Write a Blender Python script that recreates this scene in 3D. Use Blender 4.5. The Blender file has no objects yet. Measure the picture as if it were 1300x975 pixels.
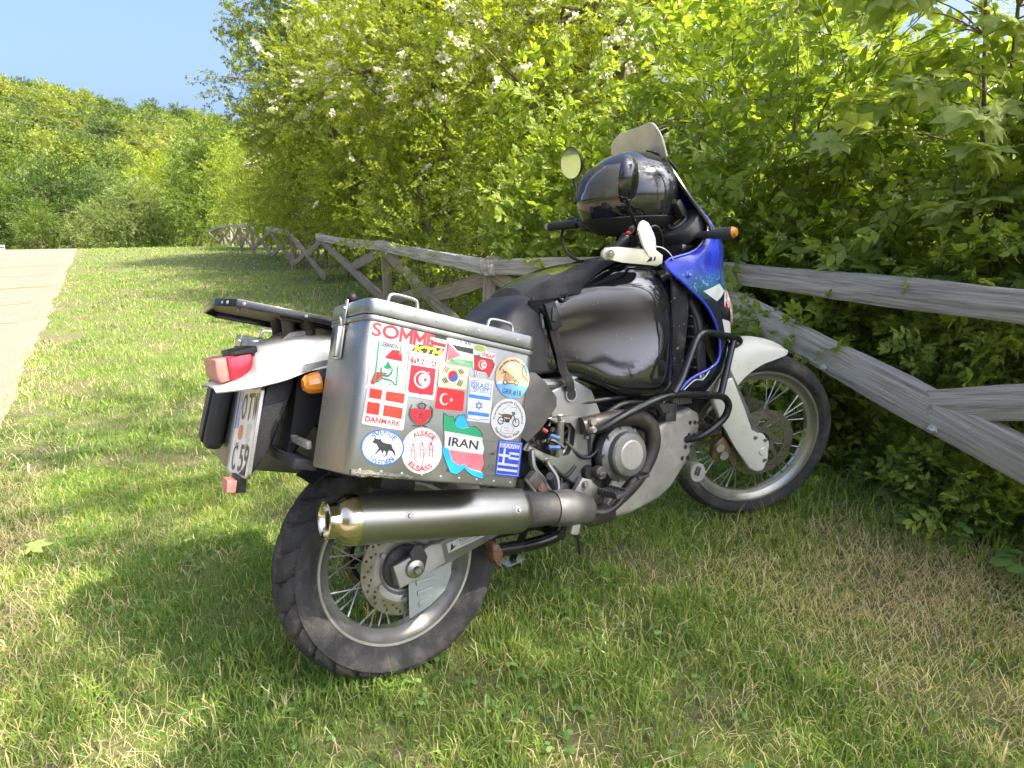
import bpy, bmesh, math, random
import numpy as np
from mathutils import Vector, Matrix, Quaternion, noise

# ------------------------------------------------------------------ camera, sky, sun, exposure
scene = bpy.context.scene
col = scene.collection
R = math.radians

cam_data = bpy.data.cameras.new("camera")
cam = bpy.data.objects.new("camera", cam_data)
col.objects.link(cam)
scene.camera = cam
cam_data.sensor_width = 36.0
cam_data.lens = 23.583
cam_data.clip_start = 0.05
cam_data.clip_end = 3000.0
CAM_H, CAM_PITCH, CAM_ROLL = 1.2666, 0.25215, -0.016058
_fw = Vector((0, math.cos(CAM_PITCH), -math.sin(CAM_PITCH)))
_up = Vector((0, math.sin(CAM_PITCH), math.cos(CAM_PITCH)))
_rt = Vector((1, 0, 0))
_c, _s = math.cos(CAM_ROLL), math.sin(CAM_ROLL)
_r2, _u2 = _rt * _c + _up * _s, _up * _c - _rt * _s
cam.matrix_world = Matrix(((_r2.x, _u2.x, -_fw.x, 0), (_r2.y, _u2.y, -_fw.y, 0), (_r2.z, _u2.z, -_fw.z, CAM_H), (0, 0, 0, 1)))

SUN_AZ = Vector((1.0, -0.5, 0)).normalized()      # the side the sun stands on
SUN_EL = R(50)
world = bpy.data.worlds.new("World")
scene.world = world
world.use_nodes = True
wn = world.node_tree.nodes
wl = world.node_tree.links
wn.clear()
w_out = wn.new('ShaderNodeOutputWorld')
w_bg = wn.new('ShaderNodeBackground')
w_sky = wn.new('ShaderNodeTexSky')
w_sky.sky_type = 'NISHITA'
w_sky.sun_disc = False
w_sky.sun_elevation = SUN_EL
w_sky.sun_rotation = math.atan2(SUN_AZ.x, SUN_AZ.y)
w_sky.altitude = 300
w_sky.air_density = 0.6
w_sky.dust_density = 9.5
w_sky.ozone_density = 6.0
w_bg.inputs[1].default_value = 0.15
wl.new(w_sky.outputs[0], w_bg.inputs[0])
wl.new(w_bg.outputs[0], w_out.inputs[0])

sun_data = bpy.data.lights.new("sun", 'SUN')
sun_data.energy = 3.2
sun_data.angle = R(0.53)
sun_data.color = (1.0, 0.93, 0.80)
sun = bpy.data.objects.new("sun", sun_data)
col.objects.link(sun)
_sd = Vector((SUN_AZ.x * math.cos(SUN_EL), SUN_AZ.y * math.cos(SUN_EL), math.sin(SUN_EL)))
sun.rotation_euler = (-_sd).to_track_quat('-Z', 'Y').to_euler()
sun.location = (6, -2, 9)

scene.view_settings.view_transform = 'Standard'
scene.view_settings.look = 'None'
scene.view_settings.gamma = 1.0
scene.view_settings.use_curve_mapping = False
scene.view_settings.exposure = 1.95

scene.render.engine = 'CYCLES'
scene.cycles.use_denoising = True
scene.cycles.max_bounces = 10
scene.cycles.diffuse_bounces = 6
scene.cycles.transmission_bounces = 8
scene.cycles.transparent_max_bounces = 12
scene.cycles.sample_clamp_indirect = 6.0
scene.cycles.use_adaptive_sampling = True
scene.cycles.adaptive_threshold = 0.02

# ------------------------------------------------------------------ materials
MATS = {}

def _inp(b, name, v):
    if name in b.inputs:
        b.inputs[name].default_value = v

def lin(c):
    """sRGB 0-255 -> linear rgba"""
    out = []
    for v in c:
        v = v / 255.0
        out.append(v / 12.92 if v <= 0.04045 else ((v + 0.055) / 1.055) ** 2.4)
    return (*out, 1.0)

def pm(name, c, rough=0.5, metal=0.0, var=0.12, vscale=18.0, rvar=0.1, bump=0.0, bscale=60.0,
       coat=0.0, dirt=None, dirt_amt=0.0, dirt_scale=6.0, stretch=None, trans=0.0, ior=1.45, alpha=1.0, spec=0.5,
       speck=None, speck_scale=90.0, speck_amt=0.06):
    """principled material with tone variation, stains, specks and fine relief"""
    if name in MATS:
        return MATS[name]
    m = bpy.data.materials.new(name)
    m.use_nodes = True
    nt = m.node_tree
    n, l = nt.nodes, nt.links
    b = n["Principled BSDF"]
    if len(c) == 3:
        c = (*c, 1.0)
    tc = n.new('ShaderNodeTexCoord')
    mp = n.new('ShaderNodeMapping')
    if stretch:
        mp.inputs['Scale'].default_value = stretch
    l.new(tc.outputs['Object'], mp.inputs['Vector'])
    nz = n.new('ShaderNodeTexNoise')
    nz.inputs['Scale'].default_value = vscale
    nz.inputs['Detail'].default_value = 6
    nz.inputs['Roughness'].default_value = 0.65
    l.new(mp.outputs[0], nz.inputs['Vector'])
    ramp = n.new('ShaderNodeMapRange')
    ramp.inputs['From Min'].default_value = 0.25
    ramp.inputs['From Max'].default_value = 0.75
    ramp.inputs['To Min'].default_value = 1.0 - var
    ramp.inputs['To Max'].default_value = 1.0 + var
    l.new(nz.outputs['Fac'], ramp.inputs['Value'])
    mul = n.new('ShaderNodeVectorMath')
    mul.operation = 'SCALE'
    mul.inputs[0].default_value = c[:3]
    l.new(ramp.outputs[0], mul.inputs['Scale'])
    cur = mul.outputs[0]
    if dirt:
        nd = n.new('ShaderNodeTexNoise')
        nd.inputs['Scale'].default_value = dirt_scale
        nd.inputs['Detail'].default_value = 8
        nd.inputs['Roughness'].default_value = 0.7
        l.new(tc.outputs['Object'], nd.inputs['Vector'])
        mr = n.new('ShaderNodeMapRange')
        mr.inputs['From Min'].default_value = 0.62 - 0.3 * dirt_amt
        mr.inputs['From Max'].default_value = 0.82 - 0.2 * dirt_amt
        mr.inputs['To Max'].default_value = min(1.0, 0.35 + dirt_amt)
        l.new(nd.outputs['Fac'], mr.inputs['Value'])
        mx = n.new('ShaderNodeMix')
        mx.data_type = 'RGBA'
        l.new(mr.outputs[0], mx.inputs['Factor'])
        l.new(cur, mx.inputs['A'])
        mx.inputs['B'].default_value = (*dirt[:3], 1.0)
        cur = mx.outputs['Result']
    if speck:
        vo = n.new('ShaderNodeTexNoise')
        vo.inputs['Scale'].default_value = speck_scale
        vo.inputs['Detail'].default_value = 2
        l.new(tc.outputs['Object'], vo.inputs['Vector'])
        mr2 = n.new('ShaderNodeMapRange')
        mr2.inputs['From Min'].default_value = 0.72 - speck_amt
        mr2.inputs['From Max'].default_value = 0.76 - speck_amt
        l.new(vo.outputs['Fac'], mr2.inputs['Value'])
        mx2 = n.new('ShaderNodeMix')
        mx2.data_type = 'RGBA'
        l.new(mr2.outputs[0], mx2.inputs['Factor'])
        l.new(cur, mx2.inputs['A'])
        mx2.inputs['B'].default_value = (*speck[:3], 1.0)
        cur = mx2.outputs['Result']
    l.new(cur, b.inputs['Base Color'])
    rr = n.new('ShaderNodeMapRange')
    rr.inputs['From Min'].default_value = 0.3
    rr.inputs['From Max'].default_value = 0.7
    rr.inputs['To Min'].default_value = max(0.02, rough - rvar)
    rr.inputs['To Max'].default_value = min(1.0, rough + rvar)
    nr = n.new('ShaderNodeTexNoise')
    nr.inputs['Scale'].default_value = vscale * 0.6
    nr.inputs['Detail'].default_value = 5
    l.new(mp.outputs[0], nr.inputs['Vector'])
    l.new(nr.outputs['Fac'], rr.inputs['Value'])
    l.new(rr.outputs[0], b.inputs['Roughness'])
    b.inputs['Metallic'].default_value = metal
    b.inputs['IOR'].default_value = ior
    _inp(b, 'Specular IOR Level', spec)
    _inp(b, 'Coat Weight', coat)
    _inp(b, 'Coat Roughness', 0.06)
    _inp(b, 'Transmission Weight', trans)
    b.inputs['Alpha'].default_value = alpha
    if bump:
        bn = n.new('ShaderNodeTexNoise')
        bn.inputs['Scale'].default_value = bscale
        bn.inputs['Detail'].default_value = 4
        l.new(mp.outputs[0], bn.inputs['Vector'])
        bp = n.new('ShaderNodeBump')
        bp.inputs['Strength'].default_value = bump
        bp.inputs['Distance'].default_value = 0.01
        l.new(bn.outputs['Fac'], bp.inputs['Height'])
        l.new(bp.outputs[0], b.inputs['Normal'])
    MATS[name] = m
    return m

def leaf_mat(name, ramp_cols, translucency=0.45, rough=0.42, spec=0.35, trans_gain=(1.55, 1.55, 0.55), rand=0.22):
    """leaf blade: tone from the face attribute 'tint', lit through from behind"""
    if name in MATS:
        return MATS[name]
    m = bpy.data.materials.new(name)
    m.use_nodes = True
    nt = m.node_tree
    n, l = nt.nodes, nt.links
    b = n["Principled BSDF"]
    out = n["Material Output"]
    at = n.new('ShaderNodeAttribute')
    at.attribute_name = 'tint'
    oi = n.new('ShaderNodeObjectInfo')
    ad = n.new('ShaderNodeMath')
    ad.operation = 'MULTIPLY_ADD'
    l.new(oi.outputs['Random'], ad.inputs[0])
    ad.inputs[1].default_value = rand
    l.new(at.outputs['Fac'], ad.inputs[2])
    sb = n.new('ShaderNodeMath')
    sb.operation = 'SUBTRACT'
    l.new(ad.outputs[0], sb.inputs[0])
    sb.inputs[1].default_value = rand / 2
    rp = n.new('ShaderNodeValToRGB')
    l.new(sb.outputs[0], rp.inputs[0])
    els = rp.color_ramp.elements
    while len(els) < len(ramp_cols):
        els.new(0.5)
    for e, (p, c) in zip(els, ramp_cols):
        e.position = p
        e.color = (*c[:3], 1.0)
    l.new(rp.outputs[0], b.inputs['Base Color'])
    b.inputs['Roughness'].default_value = rough
    _inp(b, 'Specular IOR Level', spec)
    tr = n.new('ShaderNodeBsdfTranslucent')
    vm = n.new('ShaderNodeVectorMath')
    vm.operation = 'MULTIPLY'
    l.new(rp.outputs[0], vm.inputs[0])
    vm.inputs[1].default_value = trans_gain
    l.new(vm.outputs[0], tr.inputs[0])
    mx = n.new('ShaderNodeMixShader')
    mx.inputs[0].default_value = translucency
    l.new(b.outputs[0], mx.inputs[1])
    l.new(tr.outputs[0], mx.inputs[2])
    l.new(mx.outputs[0], out.inputs[0])
    MATS[name] = m
    return m

# ------------------------------------------------------------------ object helpers
def link(name, me, mats=None, parent=None, **props):
    o = bpy.data.objects.new(name, me)
    col.objects.link(o)
    if mats is not None and me is not None:
        if not isinstance(mats, (list, tuple)):
            mats = [mats]
        for mm in mats:
            me.materials.append(mm)
    if parent is not None:
        o.parent = parent
    for k, v in props.items():
        o[k] = v
    return o

def empty(name, parent=None, loc=(0, 0, 0), **props):
    o = bpy.data.objects.new(name, None)
    o.empty_display_size = 0.1
    col.objects.link(o)
    o.location = loc
    if parent is not None:
        o.parent = parent
    for k, v in props.items():
        o[k] = v
    return o

def np_mesh(name, V, faces_flat, loop_tot, mat_idx=None, tint=None, smooth=False):
    """fast mesh from numpy arrays"""
    me = bpy.data.meshes.new(name)
    nv, nl, nf = len(V), len(faces_flat), len(loop_tot)
    me.vertices.add(nv)
    me.vertices.foreach_set('co', np.ascontiguousarray(V, dtype=np.float32).ravel())
    me.loops.add(nl)
    me.loops.foreach_set('vertex_index', np.ascontiguousarray(faces_flat, dtype=np.int32))
    me.polygons.add(nf)
    st = np.zeros(nf, dtype=np.int32)
    st[1:] = np.cumsum(loop_tot)[:-1]
    me.polygons.foreach_set('loop_start', st)
    me.polygons.foreach_set('loop_total', np.ascontiguousarray(loop_tot, dtype=np.int32))
    if mat_idx is not None:
        me.polygons.foreach_set('material_index', np.ascontiguousarray(mat_idx, dtype=np.int32))
    me.polygons.foreach_set('use_smooth', np.full(nf, smooth, dtype=bool))
    if tint is not None:
        a = me.attributes.new('tint', 'FLOAT', 'FACE')
        a.data.foreach_set('value', np.ascontiguousarray(tint, dtype=np.float32))
    me.update(calc_edges=True)
    return me

def bm_mesh(bm, name, smooth=None):
    """bmesh -> mesh; smooth = angle in degrees for smooth shading with sharp edges kept"""
    me = bpy.data.meshes.new(name)
    bmesh.ops.recalc_face_normals(bm, faces=bm.faces)
    if smooth is not None:
        lim = R(smooth)
        for f in bm.faces:
            f.smooth = True
        for e in bm.edges:
            if len(e.link_faces) == 2:
                e.smooth = e.calc_face_angle(0) < lim
    bm.to_mesh(me)
    bm.free()
    return me

def catmull(pts, n=6, closed=False):
    pts = [Vector(p) for p in pts]
    out = []
    m = len(pts)
    segs = m if closed else m - 1
    for i in range(segs):
        if closed:
            p0, p1, p2, p3 = pts[(i - 1) % m], pts[i], pts[(i + 1) % m], pts[(i + 2) % m]
        else:
            p1, p2 = pts[i], pts[i + 1]
            p0 = pts[i - 1] if i > 0 else p1 * 2 - p2
            p3 = pts[i + 2] if i + 2 < m else p2 * 2 - p1
        for k in range(n):
            t = k / n
            out.append(0.5 * ((2 * p1) + (p2 - p0) * t + (2 * p0 - 5 * p1 + 4 * p2 - p3) * t * t + (3 * p1 - p0 - 3 * p2 + p3) * t ** 3))
    if not closed:
        out.append(pts[-1].copy())
    return out

def tube_bm(bm, path, r, seg=10, caps=True, flat=1.0):
    """sweep a round (or flattened) section along a path; r = number or list of radii"""
    path = [Vector(p) for p in path]
    n = len(path)
    rr = r if isinstance(r, (list, tuple)) else [r] * n
    if len(rr) != n:
        rr = list(np.interp(np.linspace(0, 1, n), np.linspace(0, 1, len(rr)), rr))
    t0 = (path[1] - path[0]).normalized()
    ref = Vector((0, 0, 1)) if abs(t0.z) < 0.9 else Vector((1, 0, 0))
    u = t0.cross(ref).normalized()
    rings = []
    for i in range(n):
        a = path[max(0, i - 1)]
        b = path[min(n - 1, i + 1)]
        t = (b - a).normalized()
        u = (u - t * u.dot(t)).normalized()
        v = t.cross(u)
        rings.append([bm.verts.new(path[i] + (u * math.cos(k * 2 * math.pi / seg) + v * math.sin(k * 2 * math.pi / seg) * flat) * rr[i]) for k in range(seg)])
    for i in range(n - 1):
        for k in range(seg):
            bm.faces.new((rings[i][k], rings[i][(k + 1) % seg], rings[i + 1][(k + 1) % seg], rings[i + 1][k]))
    if caps:
        bm.faces.new(rings[0][::-1])
        bm.faces.new(rings[-1])
    return rings

def lathe_bm(bm, prof, origin, axis, seg=32, closed=False, start=0.0):
    """prof = [(radius, along)], spun round the axis through origin"""
    origin = Vector(origin)
    ax = Vector(axis).normalized()
    ref = Vector((0, 0, 1)) if abs(ax.z) < 0.9 else Vector((1, 0, 0))
    u = ax.cross(ref).normalized()
    v = ax.cross(u)
    rings = []
    for r, h in prof:
        c = origin + ax * h
        if r < 1e-6:
            rings.append([bm.verts.new(c)])
        else:
            rings.append([bm.verts.new(c + (u * math.cos(start + k * 2 * math.pi / seg) + v * math.sin(start + k * 2 * math.pi / seg)) * r) for k in range(seg)])
    m = len(rings)
    for i in range(m if closed else m - 1):
        a, b = rings[i], rings[(i + 1) % m]
        for k in range(seg):
            k2 = (k + 1) % seg
            if len(a) == 1 and len(b) == 1:
                continue
            if len(a) == 1:
                bm.faces.new((a[0], b[k2], b[k]))
            elif len(b) == 1:
                bm.faces.new((a[k], a[k2], b[0]))
            else:
                bm.faces.new((a[k], a[k2], b[k2], b[k]))

def box_bm(bm, size, M=None, bevel=0.0, seg=2):
    r = bmesh.ops.create_cube(bm, size=1.0)
    vs = r['verts']
    bmesh.ops.scale(bm, vec=Vector(size), verts=vs)
    if bevel > 0:
        es = list({e for v in vs for e in v.link_edges})
        rb = bmesh.ops.bevel(bm, geom=es, offset=bevel, segments=seg, profile=0.5, affect='EDGES')
        vs = list({v for f in rb['faces'] for v in f.verts} | {v for v in vs if v.is_valid})
    if M is not None:
        bmesh.ops.transform(bm, matrix=M, verts=vs)
    return vs

def prism_bm(bm, outline, origin, u, v, thick, bevel=0.0, seg=2):
    """flat outline [(a, b)] in the plane (origin, u, v), given thickness along u x v (centred)"""
    origin, u, v = Vector(origin), Vector(u).normalized(), Vector(v).normalized()
    nrm = u.cross(v).normalized()
    base = [bm.verts.new(origin + u * a + v * b - nrm * thick / 2) for a, b in outline]
    top = [bm.verts.new(origin + u * a + v * b + nrm * thick / 2) for a, b in outline]
    m = len(base)
    fs = [bm.faces.new(base[::-1]), bm.faces.new(top)]
    sides = []
    for i in range(m):
        sides.append(bm.faces.new((base[i], base[(i + 1) % m], top[(i + 1) % m], top[i])))
    if bevel > 0:
        es = [e for f in fs for e in f.edges]
        bmesh.ops.bevel(bm, geom=list(set(es)), offset=bevel, segments=seg, profile=0.5, affect='EDGES')
    return fs

def loft_bm(bm, rings, closed_ring=True, cap=True):
    """skin a list of rings with equal point counts"""
    vr = [[bm.verts.new(p) for p in r] for r in rings]
    n = len(vr[0])
    for i in range(len(vr) - 1):
        for k in range(n if closed_ring else n - 1):
            k2 = (k + 1) % n
            bm.faces.new((vr[i][k], vr[i][k2], vr[i + 1][k2], vr[i + 1][k]))
    if cap and closed_ring:
        bm.faces.new(vr[0][::-1])
        bm.faces.new(vr[-1])
    return vr

def smooth_grid(grid, nu, nv, closed_v=False):
    """catmull-rom refinement of a grid of points [rows][cols]"""
    rows = [catmull(r, nv, closed_v) for r in grid]
    colsn = len(rows[0])
    cols = [catmull([rows[i][j] for i in range(len(rows))], nu) for j in range(colsn)]
    return [[cols[j][i] for j in range(colsn)] for i in range(len(cols[0]))]

def grid_bm(bm, grid, thick=0.0, closed_v=False):
    """surface from a grid of points; thick > 0 gives it a second skin along its normals"""
    nr, nc = len(grid), len(grid[0])
    vs = [[bm.verts.new(p) for p in r] for r in grid]
    fs = []
    for i in range(nr - 1):
        for j in range(nc if closed_v else nc - 1):
            fs.append(bm.faces.new((vs[i][j], vs[i][(j + 1) % nc], vs[i + 1][(j + 1) % nc], vs[i + 1][j])))
    if thick:
        bmesh.ops.recalc_face_normals(bm, faces=fs)
        bmesh.ops.solidify(bm, geom=fs, thickness=thick)
    return vs

def V3(*a):
    return Vector(a)
# ------------------------------------------------------------------ plants: leaf shapes, sprays, crowns
T_OVAL = (np.array([(0, 0, 0), (.4, .27, .05), (.4, -.27, .05), (.4, 0, 0), (.78, .17, .0), (.78, -.17, .0), (.78, 0, -.05), (1.02, 0, -.14)]),
          np.array([(0, 2, 3), (0, 3, 1), (3, 2, 5), (3, 5, 6), (3, 6, 4), (3, 4, 1), (6, 5, 7), (6, 7, 4)]))
T_OVAL4 = (np.array([(0, 0, 0), (.48, .27, .05), (.48, -.27, .05), (.5, 0, -.02), (1, 0, -.1)]),
           np.array([(0, 2, 3), (0, 3, 1), (3, 2, 4), (3, 4, 1)]))
T_LOBE = (np.array([(0, 0, 0), (.5, .17, .03), (.5, -.17, .03), (1, 0, -.06), (.55, .5, .0), (.55, -.5, .0), (.18, .1, 0), (.18, -.1, 0)]),
          np.array([(0, 2, 3), (0, 3, 1), (6, 1, 4), (7, 5, 2)]))

T_DIAM = (np.array([(0, 0, 0), (.5, .3, .06), (.5, -.3, .06), (1, 0, -.08)]), np.array([(0, 2, 3), (0, 3, 1)]))

def _maple():
    V = [(0, 0, 0)]
    F = []
    def add(ang, ln, wd):
        ca, sa = math.cos(ang), math.sin(ang)
        ids = []
        for a, b in ((ln * .55, wd), (ln * .6, 0), (ln * .55, -wd), (ln, 0)):
            x, y = a * ca - b * sa, a * sa + b * ca
            ids.append(len(V))
            V.append((x, y, -.30 * (x * x + y * y) + (.05 if b == 0 and a < ln else 0)))
        l, m, r, t = ids
        F.extend([(0, r, m), (0, m, l), (r, t, m), (m, t, l)])
        return l, r
    a = [add(ang, ln, wd) for ang, ln, wd in ((0, 1, .27), (.8, .9, .24), (-.8, .9, .24), (1.75, .58, .19), (-1.75, .58, .19))]
    F += [(0, a[0][0], a[1][1]), (0, a[2][0], a[0][1]), (0, a[1][0], a[3][1]), (0, a[4][0], a[2][1])]
    return np.array(V), np.array(F)
T_MAPLE = _maple()

def _rot(axis, ang):
    return np.array(Matrix.Rotation(ang, 3, axis))

def _frame(d, up, roll):
    """matrix whose columns are: along d, side, upward side; rolled about d"""
    d = d / (np.linalg.norm(d) + 1e-9)
    s = np.cross(up, d)
    if np.linalg.norm(s) < 1e-3:
        s = np.array([1.0, 0, 0])
    s = s / np.linalg.norm(s)
    u = np.cross(d, s)
    c, sn = math.cos(roll), math.sin(roll)
    return np.stack([d, s * c + u * sn, u * c - s * sn], 1)

def make_spray(rng, tmpl, stem, pairs, leaf, spread=0.95, droop=0.15, bloom=0, bud=0, tip=True, stem_r=.0022, petiole=0.0):
    """a twig along +X with paired leaves; returns verts, tris, material (0 leaf 1 stem 2 flower), tint"""
    TV, TF = tmpl
    Vs, Fs, Ms, Ts = [], [], [], []
    nv = 0
    def add(v, f, m, t):
        nonlocal nv
        Vs.append(v); Fs.append(f + nv); Ms.append(np.full(len(f), m)); Ts.append(np.full(len(f), t))
        nv += len(v)
    bend = rng.uniform(-.25, .25)
    def at(s):
        return np.array([stem * s, bend * stem * s * s, -droop * stem * s * s])
    r = stem_r
    pts = [at(s) for s in (0, .5, 1)]
    sv = np.array([p + o for p in pts for o in ((0, r, 0), (0, -r, r), (0, 0, -r))])
    sf = []
    for i in range(2):
        for k in range(3):
            a, b = i * 3 + k, i * 3 + (k + 1) % 3
            sf += [(a, b, b + 3), (a, b + 3, a + 3)]
    add(sv, np.array(sf), 1, rng.uniform(.3, .7))
    for i in range(pairs):
        s = .15 + .85 * (i + .5) / pairs
        for side in (-1, 1):
            if rng.random() < .08:
                continue
            L = leaf * rng.uniform(.7, 1.15)
            yaw = side * spread * rng.uniform(.75, 1.2)
            M = _rot('Z', yaw) @ _rot('Y', rng.uniform(-.25, .5)) @ _rot('X', rng.normal(0, .35) + side * .2)
            if i % 2:
                M = _rot('X', rng.choice([-1, 1]) * rng.uniform(.3, 1.0)) @ M
            off = M @ np.array([petiole, 0, 0])
            add((TV * L) @ M.T + at(s) + off, TF, 0, float(np.clip(rng.normal(.5, .19), 0, 1)))
    if tip:
        for k in range(3):
            L = leaf * rng.uniform(.55, .9)
            M = _rot('Z', (k - 1) * .7) @ _rot('Y', rng.uniform(-.5, .2)) @ _rot('X', rng.normal(0, .4))
            add((TV * L) @ M.T + at(1), TF, 0, float(np.clip(rng.normal(.68, .17), 0, 1)))
    for n, size, tone in ((bloom, .011, .8), (bud, .0045, .3)):
        if n:
            c = at(.92) + np.array([0, 0, leaf * .35])
            spreadr = leaf * (.85 if n == bloom and bloom else .5)
            for k in range(n):
                o = rng.normal(0, 1, 3) * np.array([spreadr, spreadr, spreadr * .35]) * .55
                M = np.array(Quaternion((rng.normal(), rng.normal(), rng.normal(), rng.normal())).normalized().to_matrix())
                q = np.array([(-1, -1, 0), (1, -1, 0.3), (1, 1, 0), (-1, 1, 0.3)]) * size * rng.uniform(.7, 1.3)
                add(q @ M.T + c + o, np.array([(0, 1, 2), (0, 2, 3)]), 2, rng.uniform(.2, 1) if n == bloom else rng.uniform(0, .3))
    return np.concatenate(Vs), np.concatenate(Fs), np.concatenate(Ms), np.concatenate(Ts)

def make_crown(name, rng, clumps, sprays, per_clump, up_bias=0.35, scale=(.8, 1.25), inner=.35, roll=.8, gravity=0.0, bloom_sprays=None, bloom_p=0.0, bloom_where=None):
    """clumps = [(centre, radius)]; sprays set on and in each clump, pointing outwards"""
    Vs, Fs, Ms, Ts = [], [], [], []
    nv = 0
    up = np.array([0, 0, 1.0])
    for (c, rad) in clumps:
        c = np.array(c)
        n = int(per_clump * (rad / np.mean([k[1] for k in clumps])) ** 2)
        ct = rng.normal(0, .07)
        for i in range(n):
            d = rng.normal(0, 1, 3)
            d /= np.linalg.norm(d)
            q = rng.uniform(inner, 1) ** .6
            pos = c + d * rad * q * np.array([1, 1, .85])
            dr = d + up * (up_bias - gravity) + rng.normal(0, .3, 3)
            S = sprays
            if bloom_sprays and rng.random() < bloom_p * (bloom_where(pos) if bloom_where else 1.0):
                S = bloom_sprays
            v, f, m, t = S[rng.integers(len(S))]
            M = _frame(dr, up, rng.normal(0, roll)) * rng.uniform(*scale)
            Vs.append(v @ M.T + pos)
            Fs.append(f + nv)
            Ms.append(m)
            Ts.append(np.where(m == 0, np.clip(t + ct, 0, 1), t))
            nv += len(v)
    V, F = np.concatenate(Vs), np.concatenate(Fs)
    return np_mesh(name, V, F.ravel(), np.full(len(F), 3), np.concatenate(Ms), np.concatenate(Ts))

def trunk_mesh(name, rng, height, r0, clumps, stems=1, spread=.15, wander=.12):
    """tapered stems with limbs that reach towards the clumps"""
    bm = bmesh.new()
    tops = []
    for s in range(stems):
        bx, by = (rng.normal(0, spread, 2) if stems > 1 else (0, 0))
        pts = []
        lean = rng.normal(0, wander, 2)
        for i in range(7):
            t = i / 6
            pts.append(V3(bx + lean[0] * height * t + rng.normal(0, .02) * height * .3, by + lean[1] * height * t + rng.normal(0, .02) * height * .3, -.08 + height * t))
        pts = catmull(pts, 3)
        tube_bm(bm, pts, list(np.linspace(r0, r0 * .25, len(pts)) * rng.uniform(.8, 1.1)), 7)
        tops.append(pts)
    for (c, rad) in clumps:
        c = Vector([float(k) for k in c])
        pts = tops[rng.integers(len(tops))]
        best = min(pts, key=lambda p: (p - c).length + max(0, p.z - c.z) * 2 + (0.6 * height if p.z < .15 * height else 0))
        mid = (best + c) / 2 + V3(*rng.normal(0, .08, 3)) * rad + V3(0, 0, .1 * rad)
        path = catmull([best, mid, c, c + (c - best).normalized() * rad * .5], 3)
        tube_bm(bm, path, list(np.linspace(r0 * .42, r0 * .08, len(path))), 5)
    return bm_mesh(bm, name, smooth=60)

def clump_set(rng, n, rx, ry, z0, z1, rad, shell=.55):
    """clump centres spread through an egg-shaped crown, most of them near its outside"""
    out = []
    for i in range(n):
        d = rng.normal(0, 1, 3)
        d /= np.linalg.norm(d)
        q = rng.uniform(shell, 1.0)
        z = (z0 + z1) / 2 + d[2] * (z1 - z0) / 2 * q
        taper = 1.0 - .25 * max(0, (z - (z0 + z1) / 2) / ((z1 - z0) / 2))
        out.append(((d[0] * rx * q * taper, d[1] * ry * q * taper, z), rad * rng.uniform(.7, 1.3)))
    return out

M_bark = pm("bark", (.16, .125, .09), .9, var=.35, vscale=30, bump=.8, bscale=50, stretch=(1, 1, .25))
M_twig = pm("twig_bark", (.15, .11, .065), .8, var=.3, vscale=40)
M_stem_green = pm("green_twig", (.14, .15, .05), .6, var=.2, vscale=40)
M_leaf_dog = leaf_mat("dogwood_leaf", [(.0, (.125, .190, .028)), (.5, (.225, .300, .046)), (1, (.36, .42, .080))], .54)
M_leaf_haw = leaf_mat("hawthorn_leaf", [(.0, (.135, .195, .020)), (.5, (.280, .345, .034)), (1, (.44, .47, .065))], .56)
M_leaf_dark = leaf_mat("field_maple_leaf", [(.0, (.10, .145, .018)), (.5, (.20, .25, .028)), (1, (.34, .37, .045))], .52)
M_leaf_maple = leaf_mat("sycamore_leaf", [(.0, (.23, .30, .075)), (.5, (.33, .40, .11)), (1, (.44, .48, .17))], .45)
M_flower = pm("cream_flower", (.78, .74, .58), .6, var=.1)
M_bud = pm("green_flower_bud", (.42, .46, .12), .6, var=.15)

rng = np.random.default_rng(7)
SP_DOG = [make_spray(rng, T_OVAL, .26, 5, .072, droop=.25) for _ in range(7)]
SP_DOG_BUD = [make_spray(rng, T_OVAL, .24, 5, .07, droop=.15, bud=26) for _ in range(4)]
SP_HAW = [make_spray(rng, T_LOBE, .26, 6, .056, droop=.2, stem_r=.002) for _ in range(8)]
SP_HAW_BL = [make_spray(rng, T_LOBE, .24, 5, .052, droop=.1, bloom=30, stem_r=.002) for _ in range(5)]
SP_SMALL = [make_spray(rng, T_OVAL4, .30, 6, .056, droop=.25, stem_r=.002) for _ in range(8)]
SP_MAPLE = [make_spray(rng, T_MAPLE, .28, 3, .13, droop=.1, spread=1.0, petiole=.05) for _ in range(6)]
SP_FAR = [make_spray(rng, T_DIAM, .8, 8, .20, droop=.2, stem_r=.01) for _ in range(6)]
SP_MID = [make_spray(rng, T_DIAM, .30, 7, .052, droop=.25, stem_r=.002) for _ in range(6)]

# ------------------------------------------------------------------ ground, road, hill
def ground_z(x, y):
    """height of the land: level by the bike, falling away behind the crest of the track"""
    z = 0.0
    d = math.hypot(x, y - 2)
    z += .018 * noise.noise(Vector((x * .9, y * .9, 0))) * min(1, d / 2.5)
    if y > 26:
        t = min(1.0, (y - 26) / 60.0)
        z -= 5.0 * t * t * (3 - 2 * t) * (1.0 if y < 90 else 1.0)
    return z

FENCE = [(2.05, 1.5), (1.05, 4.5), (-.13, 5.2), (-1.62, 8.83), (-3.44, 12.55), (-5.15, 16.2), (-6.85, 19.7), (-8.55, 22.8), (-10.3, 26.3), (-12.1, 29.9), (-14.2, 33.6), (-16.6, 38.0)]

def road_side(x, y):
    """signed distance to the right of the track edge"""
    px, py = -3.14, 3.91
    dx, dy = -.5174, .8557
    return (x - px) * dy - (y - py) * dx

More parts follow.
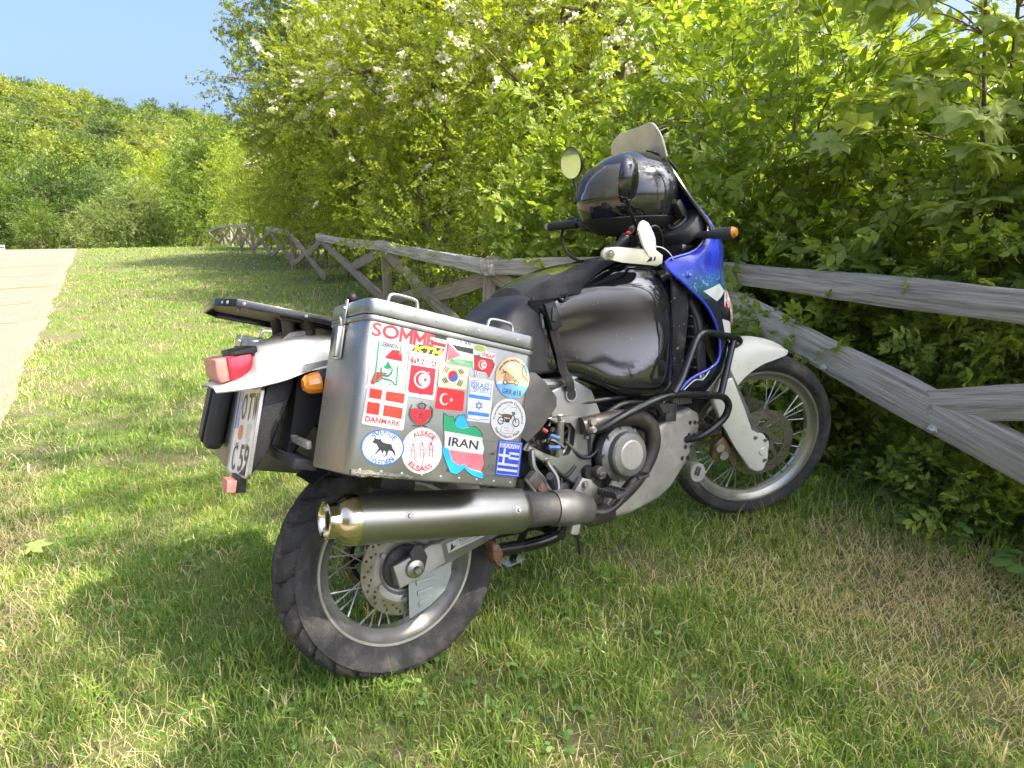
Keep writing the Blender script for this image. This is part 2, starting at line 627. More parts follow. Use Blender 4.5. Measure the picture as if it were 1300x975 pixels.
def build_ground():
    def axis(lo, hi, near_lo, near_hi, step):
        a = list(np.arange(near_lo, near_hi + 1e-6, step))
        s, p = step, near_hi
        while p < hi:
            s *= 1.22; p += s; a.append(min(p, hi))
        s, p = step, near_lo
        pre = []
        while p > lo:
            s *= 1.22; p -= s; pre.append(max(p, lo))
        return np.array(pre[::-1] + a)
    xs = axis(-900, 900, -9, 5, .14)
    ys = axis(-300, 1400, -1, 12, .14)
    V = np.array([(x, y, ground_z(x, y)) for y in ys for x in xs])
    nx = len(xs)
    F = np.array([(j * nx + i, j * nx + i + 1, (j + 1) * nx + i + 1, (j + 1) * nx + i) for j in range(len(ys) - 1) for i in range(nx - 1)])
    me = np_mesh("ground", V, F.ravel(), np.full(len(F), 4), smooth=True)
    m = bpy.data.materials.new("meadow_soil")
    m.use_nodes = True
    n, l = m.node_tree.nodes, m.node_tree.links
    b = n["Principled BSDF"]
    tc = n.new('ShaderNodeTexCoord')
    def nz(scale, det=6, rough=.6):
        t = n.new('ShaderNodeTexNoise')
        t.inputs['Scale'].default_value = scale
        t.inputs['Detail'].default_value = det
        t.inputs['Roughness'].default_value = rough
        l.new(tc.outputs['Object'], t.inputs['Vector'])
        return t
    def mix(a, bb, fac):
        x = n.new('ShaderNodeMix')
        x.data_type = 'RGBA'
        l.new(fac, x.inputs['Factor'])
        for s, v in (('A', a), ('B', bb)):
            if isinstance(v, tuple):
                x.inputs[s].default_value = (*v, 1)
            else:
                l.new(v, x.inputs[s])
        return x.outputs['Result']
    def rng_(src, a, bb):
        r = n.new('ShaderNodeMapRange')
        r.inputs['From Min'].default_value = a
        r.inputs['From Max'].default_value = bb
        l.new(src, r.inputs['Value'])
        return r.outputs[0]
    fine = nz(55, 8, .75)
    soil = mix((.10, .078, .05), (.24, .19, .115), rng_(fine.outputs['Fac'], .35, .68))
    green = mix((.075, .115, .026), (.17, .205, .05), rng_(nz(14, 8, .7).outputs['Fac'], .35, .65))
    c = mix(soil, green, rng_(nz(1.7, 7, .65).outputs['Fac'], .38, .55))
    l.new(c, b.inputs['Base Color'])
    b.inputs['Roughness'].default_value = .95
    _inp(b, 'Specular IOR Level', .15)
    bp = n.new('ShaderNodeBump')
    bp.inputs['Strength'].default_value = .8
    bp.inputs['Distance'].default_value = .02
    l.new(fine.outputs['Fac'], bp.inputs['Height'])
    l.new(bp.outputs[0], b.inputs['Normal'])
    link("ground", me, m, kind="structure")

def build_road():
    # a pale track of worn concrete running up the slope left of the verge
    dx, dy = -.5174, .8557
    rows = []
    s = -14.0
    while s < 90:
        rows.append(s)
        s += .22 if s < 14 else .8
    V, F = [], []
    wds = [0, .05, .12, .3, .7, 1.4, 2.2, 3.2, 4.4, 5.0]
    for s in rows:
        wob = .10 * noise.noise(Vector((s * .7, 3.1, 0))) + .05 * noise.noise(Vector((s * 2.7, 9.1, 0))) + .02 * noise.noise(Vector((s * 9, 9.1, 0)))
        for k, w in enumerate(wds):
            off = -w + wob * max(0, 1 - w / .3)
            x, y = -3.14 + dx * s + dy * off, 3.91 + dy * s - dx * off
            z = ground_z(x, y) + (.006 if k == 0 else .022 if k == 1 else .03)
            V.append((x, y, z))
    nc = len(wds)
    for i in range(len(rows) - 1):
        for k in range(nc - 1):
            F.append((i * nc + k, (i + 1) * nc + k, (i + 1) * nc + k + 1, i * nc + k + 1))
    F = np.array(F)
    me = np_mesh("road", np.array(V), F.ravel(), np.full(len(F), 4), smooth=True)
    m = pm("worn_concrete", (.225, .168, .115), .9, var=.13, vscale=3.0, bump=.35, bscale=130, dirt=(.15, .115, .078), dirt_amt=.32, dirt_scale=1.6, speck=(.25, .205, .15), speck_scale=45, speck_amt=.1)
    n, l = m.node_tree.nodes, m.node_tree.links
    road = link("road", me, m, kind="structure")
    # grass-grown cracks and joints across the slab
    Mc = pm("crack_moss", (.13, .12, .045), .95, var=.4, vscale=30)
    rg = np.random.default_rng(5)
    cracks = [[(-9.4, 12.2), (-8.9, 12.9), (-8.4, 13.1), (-7.9, 13.9)]]
    for s in (1.5, 3.4, 5.3, 7.5, 10.4, 13.6, 17.2, 21.5):
        a = [(-3.14 + dx * s - dy * w + rg.normal(0, .05), 3.91 + dy * s + dx * w + rg.normal(0, .05)) for w in (.25, .8, 1.3, 2.0, 2.9, 3.7, 4.4)]
        cracks.append(a[:rg.integers(3, 7)])
    for c in cracks:
        bm = bmesh.new()
        pts = catmull([V3(x, y, ground_z(x, y) + .0325) for x, y in c], 8)
        prev = None
        for i, p in enumerate(pts):
            a = pts[max(0, i - 1)]; b2 = pts[min(len(pts) - 1, i + 1)]
            t = (b2 - a).normalized()
            sd = V3(-t.y, t.x, 0)
            w = (.012 + .012 * abs(noise.noise(p * 4))) * (1 if 0 < i < len(pts) - 1 else .1)
            p = p + sd * .03 * noise.noise(p * 3)
            cur = [bm.verts.new(p + sd * w), bm.verts.new(p + V3(0, 0, .004)), bm.verts.new(p - sd * w)]
            if prev:
                bm.faces.new((prev[0], prev[1], cur[1], cur[0]))
                bm.faces.new((prev[1], prev[2], cur[2], cur[1]))
            prev = cur
        link("road_crack", bm_mesh(bm, "road_crack"), Mc, road)

def hill_z(x, y):
    t = (y - 95) / 210.0
    t = max(0.0, min(1.0, t))
    ridge = float(np.interp(x, [-420, -300, -229, -170, -113, -60, 0, 120], [58, 54, 48, 37, 24, 15, 9, 3]))
    return -5.2 + (ridge + 5) * (t * t * (3 - 2 * t)) + 1.6 * noise.noise(Vector((x * .02, y * .02, 4)))

def build_hill():
    xs = np.arange(-430, 140, 9.0)
    ys = np.arange(95, 420, 9.0)
    V = np.array([(x, y, hill_z(x, y)) for y in ys for x in xs])
    nx = len(xs)
    F = np.array([(j * nx + i, j * nx + i + 1, (j + 1) * nx + i + 1, (j + 1) * nx + i) for j in range(len(ys) - 1) for i in range(nx - 1)])
    me = np_mesh("hill", V, F.ravel(), np.full(len(F), 4), smooth=True)
    link("hill", me, pm("hill_grass", (.12, .17, .035), .95, var=.3, vscale=.15), kind="structure")

build_ground()
build_road()
build_hill()

# the wood on the hillside: too far and too dense to count, one mass
def build_forest():
    rg = np.random.default_rng(21)
    src = []
    Mf = leaf_mat("forest_leaf", [(.0, (.055, .10, .016)), (.45, (.125, .195, .022)), (.75, (.23, .29, .03)), (1, (.34, .36, .05))], .30, rand=.9)
    hidden = bpy.data.collections.new("forest_tree_sources")
    for k in range(4):
        cl = clump_set(rg, 16, 3.2, 3.2, 3.0, 9.5, 1.35, .5)
        me = make_crown("forest_tree_crown", rg, cl, SP_FAR, 46, up_bias=.3)
        o = bpy.data.objects.new("forest_tree_crown", me)
        me.materials.append(Mf); me.materials.append(M_bark); me.materials.append(M_flower)
        hidden.objects.link(o)
    pts, rots, scl, idx = [], [], [], []
    for i in range(1000):
        y = rg.uniform(105, 330)
        x = (rg.uniform(-60, 460) - 650) / 851 * y + rg.normal(0, 6)
        if rg.random() < .12:
            x = rg.uniform(-400, 60)
        z = hill_z(x, y)
        pts.append((x, y, z - .8))
        s = rg.uniform(.9, 1.7) * (1.0 if y > 170 else .8)
        scl.append((s * rg.uniform(.9, 1.15), s * rg.uniform(.9, 1.15), s))
        rots.append((0, 0, rg.uniform(0, 6.28)))
        idx.append(int(rg.integers(4)))
    me = bpy.data.meshes.new("forest")
    me.from_pydata(pts, [], [])
    for nm, tp, data in (("rot", 'FLOAT_VECTOR', rots), ("scl", 'FLOAT_VECTOR', scl)):
        a = me.attributes.new(nm, tp, 'POINT')
        a.data.foreach_set('vector', np.array(data, dtype=np.float32).ravel())
    a = me.attributes.new("idx", 'INT', 'POINT')
    a.data.foreach_set('value', np.array(idx, dtype=np.int32))
    ob = link("forest", me, None, kind="stuff", label="dense spring wood covering the hillside behind the track", category="forest")
    ng = bpy.data.node_groups.new("scatter_trees", 'GeometryNodeTree')
    ng.interface.new_socket("Geometry", in_out='INPUT', socket_type='NodeSocketGeometry')
    ng.interface.new_socket("Geometry", in_out='OUTPUT', socket_type='NodeSocketGeometry')
    n, l = ng.nodes, ng.links
    gi, go = n.new('NodeGroupInput'), n.new('NodeGroupOutput')
    ci = n.new('GeometryNodeCollectionInfo')
    ci.inputs['Collection'].default_value = hidden
    ci.inputs['Separate Children'].default_value = True
    ci.inputs['Reset Children'].default_value = True
    ip = n.new('GeometryNodeInstanceOnPoints')
    ip.inputs['Pick Instance'].default_value = True
    def attr(nm, tp):
        q = n.new('GeometryNodeInputNamedAttribute')
        q.data_type = tp
        q.inputs['Name'].default_value = nm
        return q.outputs['Attribute']
    l.new(gi.outputs[0], ip.inputs['Points'])
    l.new(ci.outputs[0], ip.inputs['Instance'])
    l.new(attr("idx", 'INT'), ip.inputs['Instance Index'])
    l.new(attr("rot", 'FLOAT_VECTOR'), ip.inputs['Rotation'])
    l.new(attr("scl", 'FLOAT_VECTOR'), ip.inputs['Scale'])
    l.new(ip.outputs[0], go.inputs[0])
    md = ob.modifiers.new("scatter", 'NODES')
    md.node_group = ng
build_forest()

# ------------------------------------------------------------------ single trees and shrubs
def plant(name, crown_me, trunk_me, loc, rz=0.0, scale=1.0, label="", category="tree", group=None, leaf=None, flower=None, stem=None):
    r = empty(name, None, (loc[0], loc[1], ground_z(loc[0], loc[1]) if len(loc) < 3 else loc[2]))
    r.rotation_euler.z = rz
    r.scale = (scale,) * 3 if not isinstance(scale, tuple) else scale
    r['label'] = label
    r['category'] = category
    if group:
        r['group'] = group
    c = bpy.data.objects.new("crown", crown_me); col.objects.link(c); c.parent = r
    t = bpy.data.objects.new("trunk", trunk_me); col.objects.link(t); t.parent = r
    if not crown_me.materials:
        crown_me.materials.append(leaf); crown_me.materials.append(stem or M_stem_green); crown_me.materials.append(flower or M_flower)
    if not trunk_me.materials:
        trunk_me.materials.append(M_bark)
    return r

# broad-leaved shrubs right behind the rails
DOG = []
for k in range(3):
    rg = np.random.default_rng(100 + k)
    cl = clump_set(rg, 24, .72, .62, .12, 2.25 + .25 * k, .30, .5)
    cl += [((rg.normal(0, .5), rg.normal(0, .45), rg.uniform(.05, .5)), .26) for _ in range(8)]
    DOG.append((make_crown("dogwood_crown", rg, cl, SP_DOG, 30, up_bias=.25, bloom_sprays=SP_DOG_BUD, bloom_p=.35, bloom_where=lambda p: 1.0 if p[2] > 1.0 else .1),
                trunk_mesh("dogwood_stems", rg, 1.7, .018, cl, stems=6, spread=.2)))
DOG_SPOTS = [
    (2.20, 3.02, 0, 0.3, .84, "broad-leaved shrub behind the sloping brace at the right edge"),
    (1.78, 3.95, 1, 1.6, 1.0, "broad-leaved shrub directly behind the front wheel and rails"),
    (1.55, 5.0, 2, 2.9, 1.05, "tall broad-leaved shrub with green buds behind the fairing"),
    (2.75, 1.9, 2, 4.0, .68, "broad-leaved shrub low at the right border under the maple sapling"),
    (.72, 5.75, 0, 5.0, 1.0, "broad-leaved shrub behind the helmet and windscreen"),
    (2.75, 4.2, 1, .9, .84, "broad-leaved shrub in the second row behind the maple sapling"),
    (2.3, 5.5, 0, 2.2, 1.05, "broad-leaved shrub in the second row above the top rail"),
    (1.98, 2.62, 1, 1.2, .50, "low broad-leaved bush under the brace at the right"),
    (1.66, 3.35, 0, 3.4, .48, "low broad-leaved bush at the hedge foot behind the front tyre"),
    (2.28, 2.12, 2, 5.3, .46, "low broad-leaved bush in the lower right corner of the hedge"),
    (1.40, 4.0, 2, 2.4, .50, "low broad-leaved bush hidden half behind the front mudguard"),
]
for x, y, k, rz, s, lab in DOG_SPOTS:
    plant("dogwood_shrub", *DOG[k], (x, y), rz, s, lab, "shrub", "broad-leaved shrubs along the fence", M_leaf_dog, M_bud)

# hawthorns: small lobed leaves, cream blossom, several metres tall
HAW = []
for k in range(2):
    rg = np.random.default_rng(200 + k)
    top = (4.6, 5.2, 4.2)[k]
    cl = clump_set(rg, 50, 1.45, 1.45, .55, top, .50, .45)
    HAW.append((make_crown("hawthorn_crown", rg, cl, SP_HAW, 52, up_bias=.2, bloom_sprays=SP_HAW_BL, bloom_p=.50 if k < 2 else .10,
                           bloom_where=lambda p: 1.0 if (p[2] > 2.3 and noise.noise(Vector(p) * 1.1) > .02) else .05),
                trunk_mesh("hawthorn_trunk", rg, top * .75, .055, cl, stems=3, spread=.14)))
SML = []
for k in range(2):
    rg = np.random.default_rng(240 + k)
    cl = clump_set(rg, 34, 1.25, 1.2, .15, 3.0 + .4 * k, .42, .5)
    SML.append((make_crown("privet_crown", rg, cl, SP_SMALL, 40, up_bias=.25),
                trunk_mesh("privet_stems", rg, 2.2, .03, cl, stems=5, spread=.25)))
HAW.append(HAW[0])
HAW_SPOTS = [
    (.55, 7.6, 0, .2, 1.05, "hawthorn in yellow-green leaf rising straight behind the windscreen"),
    (-1.0, 9.9, 1, 1.9, 1.12, "tall flowering hawthorn above the middle of the fence"),
    (2.6, 7.4, 1, 3.3, 1.05, "hawthorn with cream blossom behind the shrubs right of the windscreen"),
    (-2.3, 13.2, 0, 4.1, 1.25, "hawthorn with heavy white blossom clusters at the top of the hedge"),
    (.9, 10.6, 1, 5.2, 1.35, "big hawthorn filling the gap behind the front hedge row"),
    (5.6, 7.4, 2, .7, .72, "thin hawthorn against the sky behind the maple sapling"),
    (-.6, 13.5, 2, 2.5, 1.6, "large hawthorn standing deep behind the hedge"),
]
for x, y, k, rz, s, lab in HAW_SPOTS:
    plant("hawthorn_tree", *HAW[k], (x, y), rz, s, lab, "tree", "hawthorns behind the fence", M_leaf_haw, M_flower)
SML_SPOTS = [
    (-.02, 7.05, 0, .4, .80, "small-leaved bush hanging over the broken rails behind the pannier"),
    (-1.35, 10.6, 1, 2.0, .78, "small-leaved bush growing through the fence at the tall post"),
    (-2.95, 13.7, 0, 3.7, .85, "small-leaved bush spilling over the rails left of the tall post"),
    (-4.75, 16.5, 1, 5.1, .95, "small-leaved bush swallowing the fence below the big field maple"),
    (-6.5, 21.4, 0, 1.1, 1.1, "small-leaved bush behind the far zigzag of the fence"),
    (-9.2, 27.0, 1, 2.7, 1.4, "small-leaved bush at the far end of the fence"),
    (-12.0, 32.5, 0, 4.0, 1.6, "small-leaved bush where the fence runs out near the crest"),
]
for x, y, k, rz, s, lab in SML_SPOTS:
    plant("privet_bush", *SML[k], (x, y), rz, s, lab, "bush", "small-leaved bushes in the hedge", M_leaf_haw, M_flower)

# field maples: taller and darker, at the left end of the hedge
FMP = []
for k in range(2):
    rg = np.random.default_rng(300 + k)
    cl = clump_set(rg, 56, 2.3, 2.3, 1.2, 7.6, .75, .5)
    FMP.append((make_crown("field_maple_crown", rg, cl, SP_HAW, 72, up_bias=.1, scale=(1.1, 1.9), bloom_sprays=SP_HAW_BL, bloom_p=.3, bloom_where=lambda p: 1.0 if p[0] > .4 and p[2] > 4 else 0),
                trunk_mesh("field_maple_trunk", rg, 5.4, .12, cl, stems=2, spread=.2)))
for x, y, k, rz, s, lab in [
    (-4.0, 17.6, 0, .5, 1.15, "big dark field maple whose crown reaches farthest left over the grass"),
    (-5.6, 21.0, 1, 5.4, .85, "field maple with a dense crown filling the left edge of the hedge"),
    (-1.4, 17.5, 1, 2.2, 1.25, "field maple behind the flowering hawthorns"),
    (-7.6, 25.5, 1, 4.0, .72, "dark field maple behind the far part of the fence"),
    (-11.6, 35.5, 0, 1.4, .75, "dark round field maple at the end of the hedge row")]:
    plant("field_maple", *FMP[k], (x, y), rz, s, lab, "tree", "field maples along the hedge", M_leaf_dark, M_flower)

# a tall tree right of the camera: the shade on the bike and the grass is its own
rg = np.random.default_rng(333)
cl = clump_set(rg, 26, 2.2, 1.9, 3.0, 8.4, .46, .35)
SHADE = (make_crown("shade_tree_crown", rg, cl, SP_HAW, 36, up_bias=.1, scale=(1.2, 1.9)), trunk_mesh("shade_tree_trunk", rg, 6.2, .13, cl, stems=1))
plant("field_maple", *SHADE, (5.5, -1.7), 2.1, .95, "second tall field maple right of the view, its shade over the foreground grass", "tree", "field maples along the hedge", M_leaf_dark, M_flower)
plant("field_maple", *SHADE,
      (3.55, .85), 0, 1.0, "tall field maple right of the view, its dappled shade over the motorcycle", "tree", "field maples along the hedge", M_leaf_dark, M_flower)

# trees on the far side of the track and behind the camera: they stand in the mirror, the tank and the helmet
for i, (x, y, k, rz, s) in enumerate([(-13.5, -3.5, 0, .8, 1.1), (-10.5, -9.5, 1, 2.0, 1.2), (-3.5, -12.5, 0, 3.6, 1.15)]):
    plant("field_maple", *FMP[k], (x, y), rz, s, ("field maple across the track, left of the view", "field maple across the track, behind the left shoulder", "field maple straight behind the camera")[i] + ", seen only in reflections", "tree", "field maples behind the camera", M_leaf_dark, M_flower, M_bark)

# maple sapling with big drooping leaves in front of the hedge
def build_sapling(x, y, seed, h, label, lean=(0, 0)):
    rg = np.random.default_rng(seed)
    r = empty("maple_sapling", None, (x, y, 0), label=label, category="sapling", group="maple saplings at the right border")
    bm = bmesh.new()
    Vs, Fs, Ms, Ts = [], [], [], []
    nv = 0
    for s in range(2):
        top = V3(rg.normal(0, .12) + .16 * (s * 2 - 1) + lean[0], rg.normal(0, .1) + lean[1], h * (1 - .08 * s))
        path = catmull([(0, 0, -.05), (top.x * .25, top.y * .25, h * .35), (top.x * .6, top.y * .7, h * .7), top], 6)
        tube_bm(bm, path, list(np.linspace(.015, .004, len(path))), 6)
        for i, p in enumerate(path[5:]):
            for q in range(4 if i % 2 else 3):
                a = rg.uniform(0, 6.28)
                ln = rg.uniform(.16, .42) * (1.15 - .5 * p.z / h)
                d = V3(math.cos(a), math.sin(a), rg.uniform(.1, .6))
                e = p + d * ln
                tube_bm(bm, catmull([p, p + d * ln * .5 + V3(0, 0, .02), e], 3), [.005, .002], 4)
                v, f, m, t = SP_MAPLE[rg.integers(len(SP_MAPLE))]
                M = _frame(np.array([d.x, d.y, d.z - .35]), np.array([0, 0, 1.0]), rg.normal(0, .35)) * rg.uniform(.65, 1.05)
                Vs.append(v @ M.T + np.array(e)); Fs.append(f + nv); Ms.append(m); Ts.append(t)
                nv += len(v)
    me = bm_mesh(bm, "sapling_stem", 60)
    link("trunk", me, M_twig, r)
    F = np.concatenate(Fs)
    cm = np_mesh("sapling_leaves", np.concatenate(Vs), F.ravel(), np.full(len(F), 3), np.concatenate(Ms), np.concatenate(Ts))
    link("crown", cm, [M_leaf_maple, M_stem_green, M_flower], r)
build_sapling(2.12, 2.95, 41, 2.75, "tall maple sapling with drooping pale leaves at the right border")
build_sapling(2.55, 2.55, 42, 1.9, "shorter maple sapling leaning in at the right edge", (-.15, 0))

# trees at the end of the track
rg = np.random.default_rng(400)
FAR = []
for k in range(3):
    cl = clump_set(rg, 26, 2.2, 2.2, .5, 6.0, .8, .5)
    FAR.append((make_crown("roadside_tree_crown", rg, cl, SP_MID, 46, up_bias=.2, scale=(1.7, 2.8), bloom_sprays=[make_spray(rg, T_DIAM, .3, 5, .05, bloom=30) for _ in range(3)], bloom_p=.55 if k == 2 else 0),
                trunk_mesh("roadside_tree_trunk", rg, 4.0, .1, cl, stems=2, spread=.2)))
def tinted(base, name, cols, tr=.45):
    me = base.copy()
    me.materials.clear()
    me.materials.append(leaf_mat(name, cols, tr)); me.materials.append(M_twig); me.materials.append(M_flower)
    return me
DARKC = tinted(FAR[0][0], "dark_tree_leaf", [(0, (.025, .06, .012)), (.5, (.055, .10, .018)), (1, (.10, .15, .03))])
YELC = tinted(FAR[1][0], "bright_tree_leaf", [(0, (.13, .20, .012)), (.5, (.25, .31, .016)), (1, (.38, .40, .03))])
PALEC = tinted(FAR[0][0], "willow_leaf", [(0, (.12, .16, .05)), (.5, (.20, .26, .075)), (1, (.30, .34, .11))])
BLOC = tinted(FAR[2][0], "blossom_tree_leaf", [(0, (.07, .12, .03)), (.5, (.13, .19, .04)), (1, (.22, .27, .07))])
MIDC = tinted(FAR[1][0], "mid_tree_leaf", [(0, (.055, .10, .016)), (.5, (.11, .17, .024)), (1, (.19, .25, .04))])
def far_at(px, depth):
    return ((px - 650) / 851 * depth, depth)
for px, dep, me, k, s, rz, lab in [
    (93, 52, DARKC, 0, 1.25, .3, "dark round tree at the end of the track"),
    (152, 62, BLOC, 2, 1.35, 1.2, "tree with creamy white blossom beyond the crest"),
    (238, 56, YELC, 1, 1.3, 2.0, "bright yellow-green tree left of the hedge end"),
    (186, 47, PALEC, 0, .8, 3.0, "pale willow bush where the grass meets the trees"),
    (215, 48, PALEC, 1, .85, 4.4, "second pale willow bush right of the first"),
    (285, 75, PALEC, 1, 1.6, 4.0, "tall pale green tree on the lower hillside"),
    (205, 85, PALEC, 0, 1.4, 1.0, "pale tree on the lower slope behind the blossom"),
    (292, 46, MIDC, 0, 1.3, 5.0, "mid green tree at the far end of the fence"),
    (48, 58, MIDC, 1, 1.4, .9, "mid green tree left of the dark round tree"),
    (8, 60, BLOC, 2, 1.3, 2.6, "pale blossoming bush at the left border"),
    (120, 70, MIDC, 0, 1.2, 3.6, "mid green tree between the dark tree and the blossom"),
    (25, 85, MIDC, 1, 1.4, 5.5, "tall mid green tree at the left border below the hill"),
    (70, 44, MIDC, 0, .55, 1.5, "low green bush beside the top of the track"),
    (262, 44, MIDC, 1, .8, 2.2, "low green bush behind the last fence posts"),
    (130, 46, PALEC, 0, .6, 2.2, "low greyish bush at the crest of the track")]:
    x, y = far_at(px, dep)
    plant("roadside_tree", me, FAR[k][1], (x, y), rz, s, lab, "tree", "trees at the end of the track")

# a leafless grey tree on the left
bm = bmesh.new()
rg = np.random.default_rng(55)
def branch(p, d, ln, r, depth):
    e = p + d * ln
    mid = (p + e) / 2 + V3(*rg.normal(0, .06, 3)) * ln
    path = catmull([p, mid, e], 3)
    tube_bm(bm, path, list(np.linspace(r, r * .55, len(path))), 5)
    if depth:
        for q in range(3):
            nd = (d + V3(*rg.normal(0, .5, 3)) + V3(0, 0, .15)).normalized()
            branch(e if q else mid, nd, ln * rg.uniform(.55, .8), r * .55, depth - 1)
branch(V3(0, 0, -.1), V3(0, 0, 1), 1.8, .11, 4)
x, y = far_at(22, 70)
tr = empty("bare_tree", None, (x, y, -3.2), label="leafless grey tree on the slope at the left border", category="tree")
tr.scale = (1.5, 1.5, 1.7)
link("trunk", bm_mesh(bm, "bare_branches", 60), pm("grey_bark", (.30, .26, .21), .9, var=.2), tr)

# pale house glimpsed through the leaves on the right
hs = empty("garden_house", None, (11.4, 13.5, 0), label="pale plastered house glimpsed through the leaves at the right border", category="house")
hs.rotation_euler.z = R(-28)
bm = bmesh.new(); box_bm(bm, (6.0, 4.0, 2.7), Matrix.Translation((0, 0, 1.3)), .01)
link("wall", bm_mesh(bm, "wall"), pm("pale_plaster", (.62, .54, .48), .9, var=.06, vscale=4, bump=.2, bscale=80), hs)
bm = bmesh.new()
prism_bm(bm, [(-2.35, 0), (2.35, 0), (0, .95)], (0, 0, 2.655), (0, 1, 0), (0, 0, 1), 6.5, .01)
link("roof", bm_mesh(bm, "roof"), pm("grey_roof", (.33, .29, .27), .85, var=.2, vscale=6, bump=.3, bscale=12), hs)
bm = bmesh.new(); box_bm(bm, (1.0, .06, 1.1), Matrix.Translation((-1.2, -2.02, 1.5)), .01)
link("window", bm_mesh(bm, "window"), pm("window_glass", (.08, .09, .10), .1), hs)
bm = bmesh.new(); box_bm(bm, (.9, .06, 2.0), Matrix.Translation((1.2, -2.02, 1.0)), .01)
link("door", bm_mesh(bm, "door"), pm("door_paint", (.28, .2, .13), .6), hs)

# overhead wires across the hill
Mw = pm("wire_grey", (.07, .07, .075), .6)
for i, (p, q) in enumerate([(((-30, 96), 36), ((400, 192), 60)), (((-30, 117), 36), ((400, 198), 60)), (((-30, 130), 36), ((400, 206), 60)), (((-30, 140), 36), ((400, 214), 60))]):
    pts = []
    for (pix, dep) in (p, q):
        hor = 278 - .016 * pix[0]
        pts.append(V3((pix[0] - 650) / 851 * dep, dep, CAM_H + (hor - pix[1]) / 851 * dep))
    path = [pts[0].lerp(pts[1], t / 16) + V3(0, 0, -.45 * 4 * (t / 16) * (1 - t / 16)) for t in range(17)]
    bm = bmesh.new(); tube_bm(bm, path, .016, 5)
    link("overhead_wire", bm_mesh(bm, "overhead_wire"), Mw, None, label=("topmost", "second", "third", "lowest")[i] + " of the four overhead wires crossing in front of the hill", category="wire", group="overhead wires over the hill")

# small marker of crossed laths at the left border
x, y = far_at(6, 40)
gz = ground_z(x, y) - .5
mk = empty("lath_marker", None, (x, y, gz), label="small post with pale cross laths at the left border by the track", category="marker")
M_lath = pm("pale_lath", (.55, .52, .47), .8)
M_brown = pm("brown_lath", (.22, .14, .09), .9)
bm = bmesh.new(); tube_bm(bm, [(0.1, 0, 0), (-.05, 0, 1.5)], .05, 8); link("post", bm_mesh(bm, "post"), M_brown, mk)
for z, a in ((1.0, .06), (.78, -.04)):
    bm = bmesh.new(); box_bm(bm, (1.5, .05, .09), Matrix.Translation((.1, -.06, z)) @ Matrix.Rotation(a, 4, 'Y'), .005); link("cross_lath", bm_mesh(bm, "cross_lath"), M_lath, mk)

# ------------------------------------------------------------------ the rustic fence
def wood_mat(name, c1, c2, lich):
    m = bpy.data.materials.new(name)
    m.use_nodes = True
    n, l = m.node_tree.nodes, m.node_tree.links
    b = n["Principled BSDF"]
    tc = n.new('ShaderNodeTexCoord')
    mp = n.new('ShaderNodeMapping')
    mp.inputs['Scale'].default_value = (1.3, 30, 30)
    l.new(tc.outputs['Object'], mp.inputs[0])
    g = n.new('ShaderNodeTexNoise')
    g.inputs['Scale'].default_value = 1.6
    g.inputs['Detail'].default_value = 8
    g.inputs['Roughness'].default_value = .7
    l.new(mp.outputs[0], g.inputs['Vector'])
    rp = n.new('ShaderNodeValToRGB')
    e = rp.color_ramp.elements
    e[0].position, e[0].color = .34, (*c1, 1)
    e[1].position, e[1].color = .62, (*c2, 1)
    k = e.new(.29); k.color = (c1[0] * .18, c1[1] * .16, c1[2] * .15, 1)
    l.new(g.outputs['Fac'], rp.inputs[0])
    ln = n.new('ShaderNodeTexNoise')
    ln.inputs['Scale'].default_value = 11
    ln.inputs['Detail'].default_value = 9
    ln.inputs['Roughness'].default_value = .75
    l.new(tc.outputs['Object'], ln.inputs['Vector'])
    mr = n.new('ShaderNodeMapRange')
    mr.inputs['From Min'].default_value = .62
    mr.inputs['From Max'].default_value = .70
    mr.inputs['To Max'].default_value = .8
    l.new(ln.outputs['Fac'], mr.inputs['Value'])
    mx = n.new('ShaderNodeMix')
    mx.data_type = 'RGBA'
    l.new(mr.outputs[0], mx.inputs['Factor'])
    l.new(rp.outputs[0], mx.inputs['A'])
    mx.inputs['B'].default_value = (*lich, 1)
    l.new(mx.outputs['Result'], b.inputs['Base Color'])
    b.inputs['Roughness'].default_value = .9
    _inp(b, 'Specular IOR Level', .2)
    bp = n.new('ShaderNodeBump')
    bp.inputs['Strength'].default_value = .9
    bp.inputs['Distance'].default_value = .014
    l.new(g.outputs['Fac'], bp.inputs['Height'])
    l.new(bp.outputs[0], b.inputs['Normal'])
    return m
M_wood = wood_mat("weathered_wood", (.27, .235, .19), (.62, .565, .49), (.48, .49, .40))
M_woodp = wood_mat("post_wood", (.19, .145, .10), (.40, .325, .24), (.30, .30, .21))
M_lichen = pm("pale_lichen", (.50, .53, .43), .95, var=.2, vscale=60, bump=1, bscale=120)

